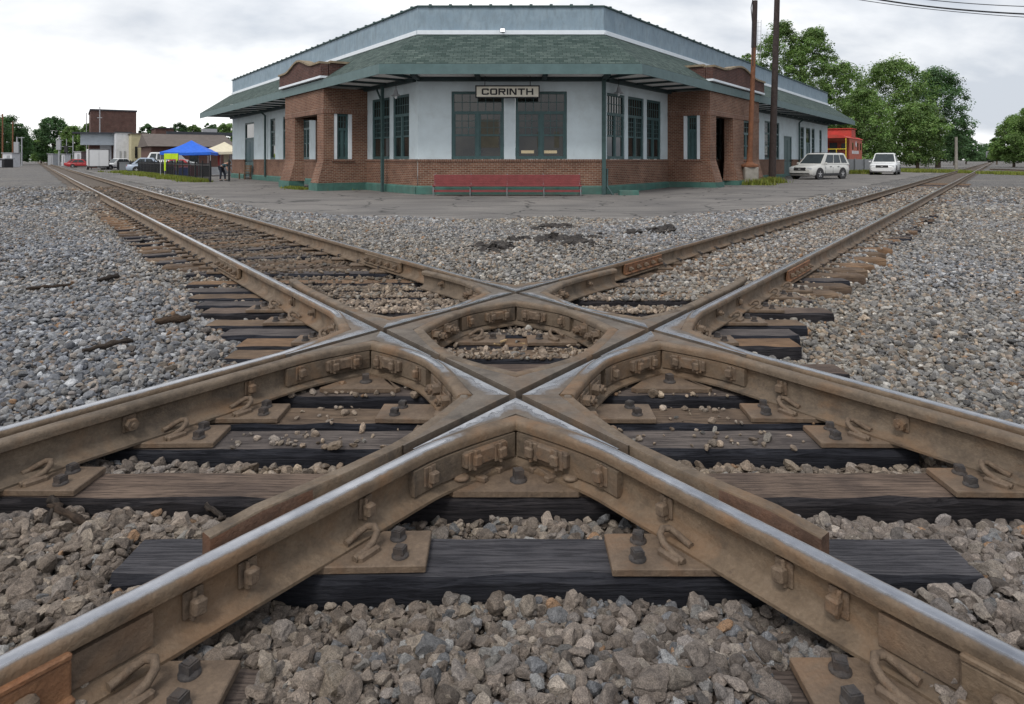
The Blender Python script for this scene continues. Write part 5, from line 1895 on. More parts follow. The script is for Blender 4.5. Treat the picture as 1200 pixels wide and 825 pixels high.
def vehicle(name, label, cat, loc, rz, mat, L=4.4, W=1.8, H=1.72, style='suv', group=None, detail=True):
    """nose at -x, base at z = 0"""
    t = thing(name, label, cat, loc, rz, group)
    hw = W / 2
    gc, belt = .22 * H / 1.72, H * .57
    hood = belt * .93
    def ring(w, z0, z1, r=.10, tum=.0):
        return [(-w + r, z0), (w - r, z0), (w - .02, z0 + r), (w, z0 + (z1 - z0) * .55), (w - .03 - tum, z1 - r * .6), (w - r - .03 - tum, z1), (-w + r + .03 + tum, z1), (-w + .03 + tum, z1 - r * .6), (-w, z0 + (z1 - z0) * .55), (-w + .02, z0 + r)]
    xf, xr = -L / 2, L / 2
    if style == 'sedan': ws, roof0, roof1, rb = .30, .46, .74, .90
    elif style == 'pickup': ws, roof0, roof1, rb = .29, .40, .62, .66
    else: ws, roof0, roof1, rb = .25, .42, .91, .99
    X = lambda q: xf + L * q
    mb = MB()
    secs = [(X(0), ring(hw * .80, gc + .12, hood * .70)), (X(.012), ring(hw * .90, gc + .05, hood * .82)), (X(.05), ring(hw * .965, gc, hood * .93)), (X(.14), ring(hw, gc, hood * .975)), (X(ws), ring(hw, gc, belt)),
            (X(.5), ring(hw, gc, belt)), (X(.86), ring(hw, gc, belt * (1.0 if style != 'sedan' else .99))), (X(.965), ring(hw * .96, gc + .03, belt * .97)), (X(1), ring(hw * .88, gc + .14, belt * .86))]
    loft(mb, secs)
    mb.build('body', mat, t)
    # greenhouse
    def cab(z, w): return [(-w, z), (w, z)]
    wb, wt = hw * .93, hw * .74
    g = MB()
    zb, zt = belt - .02, H
    P = lambda q, y, z: (X(q), y, z)
    bot = [P(ws, -wb, zb), P(ws, wb, zb), P(rb, wb, zb), P(rb, -wb, zb)]
    top = [P(roof0, -wt, zt - .05), P(roof0, wt, zt - .05), P(roof1, wt, zt - .05), P(roof1, -wt, zt - .05)]
    rf = [P(roof0 + .04, -wt * .86, zt), P(roof0 + .04, wt * .86, zt), P(roof1 - .03, wt * .86, zt), P(roof1 - .03, -wt * .86, zt)]
    g.mesh(bot + top + rf, [(0, 1, 5, 4), (1, 2, 6, 5), (2, 3, 7, 6), (3, 0, 4, 7), (4, 5, 9, 8), (5, 6, 10, 9), (6, 7, 11, 10), (7, 4, 8, 11), (8, 9, 10, 11)])
    g.build('cabin', mat, t)
    # panes slightly proud of the cabin faces
    def pane(a, b, c, d, m0, m1, n0, n1, nm):
        a, b, c, d = map(Vector, (a, b, c, d))
        f = lambda u, v: (a * (1 - u) + b * u) * (1 - v) + (d * (1 - u) + c * u) * v
        q = [f(m0, n0), f(m1, n0), f(m1, n1), f(m0, n1)]
        n = (q[1] - q[0]).cross(q[3] - q[0]).normalized()
        c0 = sum(q, Vector()) / 4
        if n.dot(c0 - Vector((0, 0, H * .6))) < 0: n = -n
        o1 = [p + n * .014 for p in q]; o0 = [p - n * .01 for p in q]
        m = MB(); m.mesh(o0 + o1, [(3, 2, 1, 0), (4, 5, 6, 7), (0, 1, 5, 4), (1, 2, 6, 5), (2, 3, 7, 6), (3, 0, 4, 7)])
        m.build(nm, M['carglass'], t)
    pane(bot[0], bot[1], top[1], top[0], .05, .95, .10, .95, 'windscreen')
    pane(bot[2], bot[3], top[3], top[2], .08, .92, .25, .92, 'rear_window')
    for a, b, c, d in ((bot[1], bot[2], top[2], top[1]), (bot[0], bot[3], top[3], top[0])):
        spans = ((.10, .40), (.43, .68), (.72, .93)) if style == 'suv' else ((.14, .52), (.56, .90))
        for s0, s1 in spans: pane(a, b, c, d, s0, s1, .16, .90, 'side_window')
    # lamps, grille, bumper, mirrors, handles
    for s in (-1, 1):
        m = MB(); m.box((X(.018), s * hw * .70, hood * .76), (.12, hw * .38, .19), None, None, .03); m.build('headlight', M['lamp_clear'], t)
        m = MB(); m.box((X(.982), s * hw * .80, belt * .80), (.10, hw * .20, .24), None, None, .03); m.build('tail_light', M['lampred'], t)
        m = MB(); m.box((X(ws + .055), s * (hw + .09), belt + .06), (.10, .20, .14), None, None, .03); m.build('mirror', mat if s > 0 else mat, t)
    m = MB(); m.box((X(.003), 0, hood * .74), (.08, hw * .94, .21), None, None, .02)
    m.build('grille', M['plastic'], t)
    m = MB(); m.box((X(.005), 0, hood * .735), (.085, hw * .94, .025)); m.box((X(.003), 0, hood * .735), (.088, .16, .05)); m.build('grille_bar', M['chrome'], t)
    m = MB(); m.box((X(.012), 0, gc + .16), (.12, hw * 1.55, .13), None, None, .03); m.build('front_bumper', M['plastic'], t)
    m = MB(); m.box((X(.99), 0, gc + .2), (.12, hw * 1.6, .16), None, None, .03); m.build('rear_bumper', M['plastic'], t)
    for s in (-1, 1):
        m = MB(); m.box((0, s * (hw + .002), gc + .10), (L * .42, .03, .16), None, None, .01); m.build('sill', M['plastic'], t)
        for q in (.47, .67):
            m = MB(); m.box((X(q), s * (hw + .008), belt * .86), (.17, .035, .03)); m.build('handle', M['plastic'], t)
        for q in (.33, .53, .73):
            m = MB(); m.box((X(q), s * (hw - .006), gc + .34), (.012, .016, belt * .50)); m.build('door_gap', M['plastic'], t)
    if style == 'suv':
        for s in (-1, 1):
            m = MB(); m.tube([P(roof0 + .06, s * wt * .82, H), P(roof0 + .09, s * wt * .82, H + .05), P(roof1 - .08, s * wt * .82, H + .05), P(roof1 - .05, s * wt * .82, H)], .018, 6); m.build('roof_rail', M['plastic'], t)
    r = .345 * H / 1.72
    if style == 'pickup':
        m = MB(); m.box((X(.83), 0, belt - .02), (L * .28, W * .8, .06)); m.build('bed_cover', M['plastic'], t)
    for q in (.195, .785):
        for s in (-1, 1):
            m = MB(); Q = Matrix.Translation((X(q), s * (hw - .04), r + .02)) @ Matrix.Rotation(R(90), 4, 'X')
            m.lathe([(r * 1.19, -.055), (r * 1.19, .055)], 20, M['plastic'], Q); m.build('wheel_arch', None, t)
            wheel(t, X(q), s * (hw - .105), r, .225, s)
    return t

# white SUV by the depot's right wall: its front faces left towards the crossing
beta = math.atan2(.556, .831)
sz = zg(21.2, 46.0)
vehicle('parked_car', 'silver beige compact suv with black roof rails parked beside the depot wall, side on', 'car', (20.45, 46.0, sz + .012), beta, M['carbeige'], 4.44, 1.82, 1.74, 'suv')
pz = zg(31, 57)
dirp = Vector((PX(1037, 58), 58.0))
vehicle('parked_car', 'white pickup truck seen from its front on the apron behind the suv', 'pickup', (dirp.x + .9, 59.6, pz), math.atan2(.85, .53) - R(2), M['carwhite'], 5.3, 2.0, 1.88, 'pickup')
def bgcar(px, Y, rz, mat, label, style='sedan', **k):
    x = PX(px, Y)
    vehicle('parked_car', label, 'car', (x, Y, zg(x, Y)), rz, mat, style=style, group='cars parked behind the fence and at the far crossing', **k)
bgcar(178, 74, R(200), M['carblue'], 'silver blue car parked behind the iron fence beside the blue canopy', L=4.7, W=1.8, H=1.62)
bgcar(202, 78, R(185), M['carwhite'], 'white van parked behind the blue canopy', 'suv', L=5.2, W=2.0, H=2.25)
bgcar(216, 66, R(190), M['carred'], 'dark red car behind the fence below the blue canopy', L=4.6, W=1.8, H=1.45)
bgcar(137, 96, R(60), M['carwhite'], 'white car at the far end of the iron fence by the pale building', L=4.6, W=1.8, H=1.6)
bgcar(97, 118, R(200), M['carred'], 'red car beside the white trailer near the far crossing', L=4.6, W=1.8, H=1.5)
bgcar(92, 135, R(200), M['carred'], 'more distant red car left of the white trailer', L=4.6, W=1.8, H=1.5)

# box trailer
tY = 90; tx = PX(116, tY); tz = zg(tx, tY)
tr = thing('box_trailer', 'white enclosed cargo trailer with double rear doors parked before the far buildings', 'trailer', (tx, tY, tz), R(36))
mb = MB(); mb.box((0, 1.7, 1.65), (2.35, 3.4, 2.3), None, None, .05); mb.build('box', M['carwhite'], tr)
for s in (-1, 1):
    mb = MB(); mb.box((s * .555, -.03, 1.62), (1.06, .05, 2.1)); mb.build('rear_door', M['carwhite'], tr)
    mb = MB(); mb.box((s * 1.14, -.02, 1.65), (.07, .10, 2.3)); mb.build('corner_post', M['plastic'], tr)
    mb = MB(); mb.box((s * .86, -.02, .35), (.1, .08, .4)); mb.build('stand', M['plastic'], tr)
    wheel(tr, s * 0.0 + 0, 0, .01, .005, 1) if False else None
    mb = MB(); mb.cyl((s * 1.02, 1.9, .36), (s * 1.25, 1.9, .36), .36, None, 18, M['tyre']); mb.cyl((s * 1.25, 1.9, .36), (s * 1.26, 1.9, .36), .2, None, 12, M['chrome']); mb.build('wheel', None, tr)
mb = MB(); mb.box((0, -.06, .50), (2.3, .12, .10)); mb.box((0, -.02, 2.76), (2.36, .1, .06)); mb.build('frame', M['plastic'], tr)
mb = MB(); mb.box((0, 4.0, .5), (.1, 1.4, .1)); mb.build('tow_bar', M['plastic'], tr)

# ------------------------------------------------------------------ caboose
cc = Vector((34.0, 70.0)); cd = Vector((CA, SA)); cn = Vector((SA, -CA))
cz = zg(36, 74)
cab = thing('caboose', 'old red railway caboose with yellow railings behind the far end of the depot', 'caboose', (cc.x + cd.x * 5 - cn.x * 1.5, cc.y + cd.y * 5 - cn.y * 1.5, cz), AL)
# local: x along the track (away), y towards the left of travel
mb = MB(); mb.box((.5, 0, 2.45), (8.0, 2.9, 2.3)); mb.build('body', M['cab_rust'], cab)
mb = MB(); mb.box((-3.47, 0, 2.3), (.06, 2.88, 2.0)); mb.build('end_wall', M['cab_red'], cab)
mb = MB(); mb.box((-3.52, .1, 2.2), (.06, .75, 1.8)); mb.build('door', M['black'], cab)
mb = MB(); mb.box((-3.515, -.95, 2.65), (.05, .55, .7)); mb.build('window', M['glass'], cab)
mb = MB(); mb.mesh([(-5, y, z) for y, z in ((-1.55, 3.55), (-1.1, 3.78), (0, 3.9), (1.1, 3.78), (1.55, 3.55))] + [(5, y, z) for y, z in ((-1.55, 3.55), (-1.1, 3.78), (0, 3.9), (1.1, 3.78), (1.55, 3.55))], [(0, 5, 6, 1), (1, 6, 7, 2), (2, 7, 8, 3), (3, 8, 9, 4), (4, 3, 2, 1, 0), (5, 6, 7, 8, 9), (0, 4, 9, 5)])
mb.build('roof', M['cab_red'], cab)
mb = MB(); mb.box((0.2, 0, 4.15), (2.6, 2.5, .95), None, None, .08); mb.box((.2, 0, 4.66), (2.9, 2.7, .08)); mb.build('cupola', M['cab_red'], cab)
mb = MB(); mb.box((0, 0, 1.12), (10, 2.7, .22)); mb.build('underframe', M['black'], cab)
for x in (-3.2, 3.2):
    mb = MB(); mb.box((x, 0, .6), (1.9, 2.0, .35)); mb.build('truck', M['black'], cab)
    for q in (-.75, .75):
        mb = MB(); mb.cyl((x + q, -.85, .45), (x + q, .85, .45), .42, None, 16); mb.build('wheelset', M['black'], cab)
for y in (-1.35, -.45, .45, 1.35):
    mb = MB(); mb.tube([(-4.95, y, 1.2), (-4.95, y, 3.55 if abs(y) > 1 else 2.4)], .045, 6); mb.build('rail_post', M['yellow'], cab)
for z in (1.75, 2.4):
    mb = MB(); mb.tube([(-4.95, -1.35, z), (-4.95, 1.35, z)], .045, 6); mb.build('rail_bar', M['yellow'], cab)
for k in range(3):
    mb = MB(); mb.box((-4.6, -1.2, .35 + .3 * k), (.5, .5, .05)); mb.build('step', M['yellow'], cab)
for x in (-1.6, 1.6, 3.4):
    mb = MB(); mb.box((x, -1.46, 2.75), (.6, .04, .75)); mb.build('window', M['glass'], cab)
mb = MB()
mb.cyl((.4, -1.462, 3.0), (.4, -1.485, 3.0), .32, None, 14)
for k in range(8):
    mb.box((-1.9 + k * .55, -1.465, 2.1), (.34, .02, .34))
mb.build('faded_lettering', M['greywhite'], cab, kind=None)
# low dark fence past the caboose
lf0, lf1 = Vector((PX(990, 63), 63)), Vector((PX(1024, 66), 66))
fr_ = Frame(lf0, (lf1 - lf0).normalized(), Vector((0, -1)))
lfz = zg(lf0.x, lf0.y)
lf = thing('dark_fence', 'low dark board fence between the caboose and the pickup', 'fence', (lf0.x, lf0.y, lfz))
mb = MB(); fr_.box(mb, 0, (lf1 - lf0).length, -.02, .02, lfz + .1, lfz + 1.35); mb.build('boards', M['cargrey'], lf, world=True)
for q in (0, .33, .66, 1):
    mb = MB(); fr_.box(mb, q * (lf1 - lf0).length - .05, q * (lf1 - lf0).length + .05, .022, .12, lfz - .05, lfz + 1.45); mb.build('post', M['cargrey'], lf, world=True)

# ------------------------------------------------------------------ poles and masts
pY = 35.6; px_ = PX(878.5, pY); pz_ = zg(px_, pY)
po = thing('signal_mast', 'rusty pipe mast on a concrete block beside the depot porch', 'mast', (px_, pY, pz_))
mb = MB(); mb.box((0, 0, .45), (.72, .72, 1.0), None, None, .05); mb.build('footing', M['concrete'], po)
mb = MB(); mb.lathe([(.44, .92), (.46, 1.0), (.44, 1.06), (.22, 1.12), (.17, 1.2)], 14); mb.build('flange', M['pole_rust'], po)
mb = MB(); mb.tube([(0, 0, 1.1), (.03, 0, 1.9), (.12, 0, 4.4), (.22, 0, 7.2)], [.17, .135, .12, .115], 12); mb.build('pipe', M['pole_rust'], po)
mb = MB(); mb.tube([(.22, 0, 7.15), (.28, 0, 9.6)], [.135, .13], 12); mb.build('upper_pipe', M['pole_wood'], po)
mb = MB(); mb.tube([(.12, -.14, 6.2), (.10, -.16, 8.2), (.02, -.16, 9.2), (.14, -.16, 9.8)], .022, 6); mb.build('cable', M['cable'], po)
mb = MB()
for x in (.40, .56): mb.tube([(x, 0, 6.6), (x + .04, 0, 8.6)], .012, 5)
for k in range(9): mb.tube([(.40, 0, 6.7 + .22 * k), (.58, 0, 6.7 + .22 * k)], .009, 4)
mb.build('ladder', M['steelgrey'], po)
pY = 38.6; px_ = PX(904.5, pY); pz_ = zg(px_, pY)
mb = MB(); mb.tube([(0, 0, -.3), (.08, 0, 3), (.2, 0, 7), (.36, 0, 12.6)], [.20, .185, .17, .14], 12)
o = mb.build('utility_pole', M['pole_wood'], None, label='tall dark tarred wooden pole rising past the depot roof', cat='utility pole'); o.location = (px_, pY, pz_)

# power lines across the top right
for k, (p0, p1, p2, r) in enumerate((((1000, -6), (1090, 12), (1215, 17), .035), ((985, -4), (1080, 13), (1215, 21), .015), ((1030, -8), (1110, 5), (1215, 8), .018))):
    Y = 30
    pts = []
    for i in range(17):
        u = i / 16
        x = (1 - u) ** 2 * p0[0] + 2 * u * (1 - u) * p1[0] + u * u * p2[0]
        y = (1 - u) ** 2 * p0[1] + 2 * u * (1 - u) * p1[1] + u * u * p2[1]
        pts.append((PX(x, Y + k * .4), Y + k * .4, PZ(y, Y + k * .4)))
    a, b = Vector(pts[0]), Vector(pts[-1])
    # carry the cable on past the frame on both sides
    pts = [tuple(a + (a - Vector(pts[1])).normalized() * 12 + Vector((0, 0, 2))) ] + pts + [tuple(b + (b - Vector(pts[-2])).normalized() * 14 + Vector((0, 0, .3)))]
    mb = MB(); mb.tube(pts, r, 6)
    mb.build('power_cable', M['cable'], None, label=['thick sagging power cable in the upper right sky', 'thin lower cable in the upper right sky', 'thin upper cable in the upper right corner of the sky'][k], cat='cable', group='cables across the sky')

# ------------------------------------------------------------------ iron fence, stalls, person on the left
f0 = Vector((PX(246.5, 42.5), 42.5)); f1 = Vector((PX(137, 92), 92))
fd = (f1 - f0); FLn = fd.length; fd = fd.normalized()
fz = zg(f0.x, f0.y)
fen = thing('iron_fence', 'long black iron picket fence running away left of the depot', 'fence', (f0.x, f0.y, fz))
fr_ = Frame(f0, fd, nL)
mb = MB()
s = .0
while s < FLn:
    fr_.box(mb, s - .010, s + .010, -.010, .010, fz + .08, fz + 1.22); s += .17
bars = mb.build('pickets', M['black'], fen, world=True)
mb = MB(); fr_.box(mb, 0, FLn, -.022, .022, fz + 1.05, fz + 1.10); fr_.box(mb, 0, FLn, -.022, .022, fz + .18, fz + .23); mb.build('rails', M['black'], fen, world=True)
s = 0.0
while s < FLn:
    mb = MB(); fr_.box(mb, s - .045, s + .045, -.045, .045, fz, fz + 1.36); mb.build('post', M['black'], fen, world=True); s += 2.45
def gpost(px, Y, label):
    x = PX(px, Y); mb = MB(); mb.box((0, 0, .62), (.10, .10, 1.32)); mb.box((0, 0, 1.32), (.14, .14, .06)); mb.lathe([(.03, 1.35), (.06, 1.4), (.01, 1.47)], 8)
    o = mb.build('gate_post', M['black'], None, label=label, cat='post'); o.location = (x, Y, zg(x, Y))
gpost(268.5, 44.5, 'black iron gate post between the bending person and the depot wall')

def canopy(px, Y, w, zt, ze, mat, label):
    x = PX(px, Y); z0 = zg(x, Y)
    t = thing('canopy_tent', label, 'canopy tent', (x, Y, z0), R(12))
    h = w / 2
    mb = MB()
    n = 8
    rings = []
    for j in range(n + 1):
        u = j / n
        hh = h * (1 - u) + .02 * u
        z = ze + (zt - ze) * (u - .10 * math.sin(u * math.pi))
        rg = []
        for cx_, cy_ in ((-1, -1), (0, -1), (1, -1), (1, 0), (1, 1), (0, 1), (-1, 1), (-1, 0)):
            sag = -.06 * (1 - u) if 0 in (cx_, cy_) else 0
            rg.append((cx_ * hh, cy_ * hh, z + sag))
        rings.append(rg)
    skirt = [(p[0], p[1], p[2] - .22) for p in rings[0]]
    allr = [skirt] + rings
    vs = [p for r_ in allr for p in r_]
    fs = []
    for i in range(len(allr) - 1):
        for k in range(8):
            k2 = (k + 1) % 8
            fs.append((i * 8 + k, i * 8 + k2, i * 8 + 8 + k2, i * 8 + 8 + k))
    mb.mesh(vs, fs, None, False); mb.build('cloth_top', mat, t)
    for sx in (-1, 1):
        for sy in (-1, 1):
            mb = MB(); mb.box((sx * (h - .05), sy * (h - .05), ze / 2), (.05, .05, ze)); mb.build('leg', M['steelgrey'], t)
    return t
canopy(224.5, 58, 3.9, 3.05, 2.05, M['tarpblue'], 'bright blue pop-up canopy behind the iron fence')
canopy(263, 61, 3.6, 3.0, 2.15, M['tarpbeige'], 'beige pop-up canopy next to the depot end wall')
def table(px, Y, w, mat, label):
    x = PX(px, Y); t = thing('stall_table', label, 'table', (x, Y, zg(x, Y)), R(8))
    mb = MB(); mb.box((0, 0, .75), (w, .8, .04)); mb.build('table_top', M['steelgrey'], t)
    for sx in (-1, 1):
        for sy in (-1, 1):
            mb = MB(); mb.tube([(sx * (w / 2 - .08), sy * .32, .73), (sx * (w / 2 - .08), sy * .34, 0)], .018, 6); mb.build('leg', M['steelgrey'], t)
    x_ = MB()
    n = 12
    for k in range(n):
        x0, x1 = -w / 2 + w * k / n, -w / 2 + w * (k + 1) / n
        a0, a1 = -.42 - .025 * math.sin(k * 1.9), -.42 - .025 * math.sin((k + 1) * 1.9)
        x_.face([(x0, a0 - .03, .12), (x1, a1 - .03, .12), (x1, -.41, .78), (x0, -.41, .78)])
        x_.face([(x0, -.41, .78), (x1, -.41, .78), (x1, .41, .78), (x0, .41, .78)])
    x_.build('cloth', mat, t)
table(254, 59.5, 1.5, M['clothwhite'], 'white cloth covered table under the beige canopy, nearer the fence')
table(268, 62, 1.4, M['clothwhite'], 'white cloth covered table deep under the beige canopy')
hx = PX(263, 62.4); hz = zg(hx, 62.4)
mb = MB(); mb.tube([(-.8, 0, 1.95), (.9, 0, 1.95)], .015, 6)
for k, (m_, w_) in enumerate((('carred', .3), ('tarpbeige', .45), ('clothwhite', .6))):
    x0 = -.62 + .55 * k
    mb.mesh([(x0, -.03, 1.94), (x0 + w_, -.03, 1.94), (x0 + w_ + .03, -.06, .9), (x0 + .02, .02, .9), (x0, .03, 1.94), (x0 + w_, .03, 1.94), (x0 + w_ + .03, .02, .9), (x0 + .02, .06, .9)], [(3, 2, 1, 0), (4, 5, 6, 7), (0, 1, 5, 4), (1, 2, 6, 5), (2, 3, 7, 6), (3, 0, 4, 7)], M[m_])
o = mb.build('hanging_clothes', None, None, label='row of red, beige and white cloths hanging at the back of the beige canopy', cat='clothes rail'); o.location = (hx, 62.4, hz)
for k, (px, Y, w, h, mt, lb) in enumerate(((150, 80, 1.6, 1.1, 'cargrey', 'grey stacked crate behind the far part of the iron fence'), (160, 76, 1.2, .9, 'woodbrown', 'brown wooden crate behind the iron fence near the silver blue car'), (196, 61, 1.1, .8, 'plastic', 'dark plastic bin below the lime cloth'), (232, 60, 1.3, .9, 'carred', 'red storage box under the blue canopy'), (214, 61, 1.0, .7, 'tarpblue', 'blue storage box under the blue canopy'), (241, 57, .8, .9, 'plastic', 'dark plastic bin between the two canopies'))):
    x = PX(px, Y); t = thing('storage_box', lb, 'box', (x, Y, zg(x, Y)), R(20 + 7 * k))
    mb = MB(); mb.box((0, 0, h / 2 - .03), (w, w * .6, h - .06), None, None, .03); mb.build('box', M[mt], t)
    mb = MB(); mb.box((0, 0, h - .03), (w * 1.05, w * .64, .07), None, None, .02); mb.build('lid', M[mt], t)
# lime cloth on a frame over the fence
lx = PX(200.5, 54); lz = zg(lx, 54)
li = thing('lime_banner', 'lime green cloth with hanging strips on a frame above the fence', 'banner', (lx, 54, lz), R(-20))
mb = MB(); mb.box((0, 0, 1.68), (1.45, .05, .46), None, None, .02); mb.build('cloth', M['bannergreen'], li)
for s in (-1, 1):
    mb = MB(); mb.box((s * .62, -.01, 1.0), (.16, .03, .92)); mb.build('strip', M['bannergreen'], li)
    mb = MB(); mb.box((s * .70, .05, .95), (.04, .04, 1.9)); mb.build('pole', M['steelgrey'], li)
# wooden bench at the depot's end
wx = PX(289, 49); wz = zg(wx, 49)
wbn = thing('wooden_bench', 'weathered wooden bench standing against the left end of the depot wall', 'bench', (wx, 49, wz), math.atan2(SA, -CA) + R(0))
for k in range(3):
    mb = MB(); mb.box((0, .02 + .14 * k, .45), (1.7, .12, .04)); mb.build('seat_board', M['woodbrown'], wbn)
    mb = MB(); mb.box((0, -.10 - .02 * k, .62 + .17 * k), (1.7, .035, .13)); mb.build('back_board', M['woodbrown'], wbn)
for s in (-.75, .75):
    mb = MB(); mb.box((s, .32, .23), (.08, .08, .46)); mb.build('leg', M['woodbrown'], wbn)
    mb = MB(); mb.box((s, -.06, .5), (.08, .07, 1.02)); mb.build('leg', M['woodbrown'], wbn)

# bending person, one skinned surface
def skin_obj(name, joints, edges, mat, parent, root=0, sub=2):
    me = bpy.data.meshes.new(name)
    me.from_pydata([j[0] for j in joints], edges, [])
    o = bpy.data.objects.new(name, me); COL.objects.link(o)
    sk = o.modifiers.new('skin', 'SKIN'); sk.use_smooth_shade = True
    lay = me.skin_vertices[0] if me.skin_vertices else None
    if lay is None:
        bpy.context.view_layer.objects.active = o
        lay = me.skin_vertices[0]
    for i, j in enumerate(joints):
        r = j[1]; lay.data[i].radius = (r, r) if not isinstance(r, tuple) else r
        lay.data[i].use_root = (i == root)
    ss = o.modifiers.new('sub', 'SUBSURF'); ss.levels = sub; ss.render_levels = sub
    me.materials.append(mat)
    o.parent = parent
    return o
pY = 45.5; ppx = PX(261.5, pY)
per = thing('person', 'person in dark trousers and dark teal shirt bending forward near the fence end', 'person', (ppx, pY, zg(ppx, pY)))
J = [((-.12, 0, .92), .13), ((.02, 0, 1.02), .135), ((.22, 0, 1.14), .15), ((.36, 0, 1.20), .075), ((.46, -.02, 1.19), .085), ((.54, -.03, 1.16), .075),
     ((-.12, -.11, .86), .10), ((-.10, -.12, .48), .065), ((-.15, -.12, .09), .042), ((-.03, -.13, .035), .036),
     ((-.12, .11, .86), .10), ((.05, .13, .47), .065), ((.08, .13, .09), .042), ((.20, .13, .035), .036),
     ((.26, -.19, 1.10), .06), ((.36, -.24, .82), .045), ((.46, -.20, .62), .03), ((.48, -.19, .54), .032),
     ((.26, .19, 1.10), .06), ((.36, .24, .82), .045), ((.46, .20, .62), .03), ((.48, .19, .54), .032)]
E = [(0, 1), (1, 2), (2, 3), (3, 4), (4, 5), (0, 6), (6, 7), (7, 8), (8, 9), (0, 10), (10, 11), (11, 12), (12, 13), (2, 14), (14, 15), (15, 16), (16, 17), (2, 18), (18, 19), (19, 20), (20, 21)]
skin_obj('body', J, E, M['skin'], per)
k_ = 1.16
skin_obj('trousers', [(J[i][0], J[i][1] * k_) for i in (0, 6, 7, 8, 10, 11, 12)], [(0, 1), (1, 2), (2, 3), (0, 4), (4, 5), (5, 6)], M['denim'], per)
skin_obj('shirt', [(J[i][0], J[i][1] * k_) for i in (0, 1, 2, 14, 18)] + [((.33, -.225, .92), .062), ((.33, .225, .92), .062)], [(0, 1), (1, 2), (2, 3), (2, 4), (3, 5), (4, 6)], M['shirt'], per)
mb = MB(); V_, F__ = ico(2); mb.mesh([(v[0] * .092 + .455, v[1] * .088 - .02, v[2] * .075 + 1.235) for v in V_], [tuple(f) for f in F__], None, True); mb.build('hair', M['hair'], per)
for s in (-1, 1):
    mb = MB(); Vc = [(v[0] * .13 + (-.08 if s < 0 else .15), v[1] * .05 + s * .125, max(0, v[2] * .05 + .045)) for v in V_]; mb.mesh(Vc, [tuple(f) for f in F__], None, True); mb.build('shoe', M['black'], per)

# ------------------------------------------------------------------ far buildings on the left
def bbox_building(name, label, x0, x1, Y, dep, z1, wallm, roofm, wins=(), cat='building', pitched=0.0, rz=0.0, cap=.25):
    xa, xb = PX(x0, Y), PX(x1, Y)
    rz = R(33)
    t = thing(name, label, cat, ((xa + xb) / 2, Y, 0), rz)
    w = (xb - xa) / 1.15
    z0 = -.3
    mb = MB(); mb.box((0, dep / 2, (z0 + z1) / 2), (w, dep, z1 - z0)); mb.build('wall', wallm, t)
    mb = MB()
    if pitched:
        mb.mesh([(-w / 2 - .4, -1.0, z1 - .15), (w / 2 + .4, -1.0, z1 - .15), (w / 2 + .4, dep * .55, z1 + pitched), (-w / 2 - .4, dep * .55, z1 + pitched), (-w / 2 - .4, dep + .4, z1 - .1), (w / 2 + .4, dep + .4, z1 - .1)], [(0, 1, 2, 3), (3, 2, 5, 4), (0, 3, 4), (1, 5, 2), (0, 4, 5, 1)])
    else:
        mb.box((0, dep / 2, z1 + cap / 2), (w + .3, dep + .3, cap))
    mb.build('roof', roofm, t)
    for (a, b, c, d, mt) in wins:
        xa_, xb_ = (PX(a, Y) - t.location.x) / 1.15, (PX(b, Y) - t.location.x) / 1.15
        m = MB(); m.box(((xa_ + xb_) / 2, -.02, (c + d) / 2), (xb_ - xa_, .1, d - c)); m.build('window' if mt != 'shadowbrown' else 'doorway', M[mt], t)
    return t
bbox_building('brick_building', 'tall flat roofed brick block behind the pale shed', 107, 160, 132, 16, PZ(130, 132), M['brick_dark'], M['darkroof'])
sh = bbox_building('open_shed', 'shed with pale blue canopy front and dark open bay behind the trailer', 105, 136, 112, 8, PZ(158.5, 112), M['shadowbrown'], M['darkroof'], cap=.2)  # closed box: the bay's darkness is only its brown wall colour
mb = MB(); mb.box((-.8, -1.4, PZ(163.5, 112) - 0), (PX(135, 112) - PX(102, 112), 2.6, 1.9)); mb.build('canopy_front', M['paleblue'], sh)
mb = MB(); mb.box((-1.5, -1.6, PZ(156.8, 112)), (PX(137, 112) - PX(98, 112), 4.2, .22)); mb.build('canopy_roof', M['darkroof'], sh)
mb = MB(); mb.box((0.4, -.12, 2.6), (1.6, .2, 2.8)); mb.build('shutter', M['greywhite'], sh)
bbox_building('metal_shed', 'weathered white sided shed next to the pale blue canopy', 136, 153.5, 106, 12, PZ(155.5, 106), M['greywhite'], M['darkroof'], [(140, 142, .6, 2.6, 'steelgrey'), (145, 147, .6, 2.6, 'steelgrey')], cap=.12)
bbox_building('tan_building', 'small tan building beside the weathered white shed', 154, 172, 102, 12, PZ(157, 102), M['tan_wall'], M['brownroof'], [(158, 161, 1.5, 3.2, 'glass')], cap=.15)
bbox_building('brick_shop', 'red brick gable rising behind the brown roof', 182, 204, 96, 6, PZ(150.5, 96), M['brick_dark'], M['darkroof'], cap=.1)
bb = bbox_building('brown_roofed_building', 'long low building with wide brown sloping roof behind the canopies', 176, 276, 84, 14, 3.0, M['shadowbrown'], M['brownroof'], [(196, 206, .3, 2.4, 'glass'), (222, 232, .5, 2.2, 'glass')], pitched=1.6)
mb = MB(); mb.box((2.0, 8.1, 4.75), (PX(278, 84) - PX(200, 84), .3, .45)); mb.build('ridge_wall', M['darkroof'], bb)
mb = MB(); mb.box((3.2, 8.6, 5.2), (1.8, 1.2, .5)); mb.build('roof_unit', M['steelgrey'], bb)
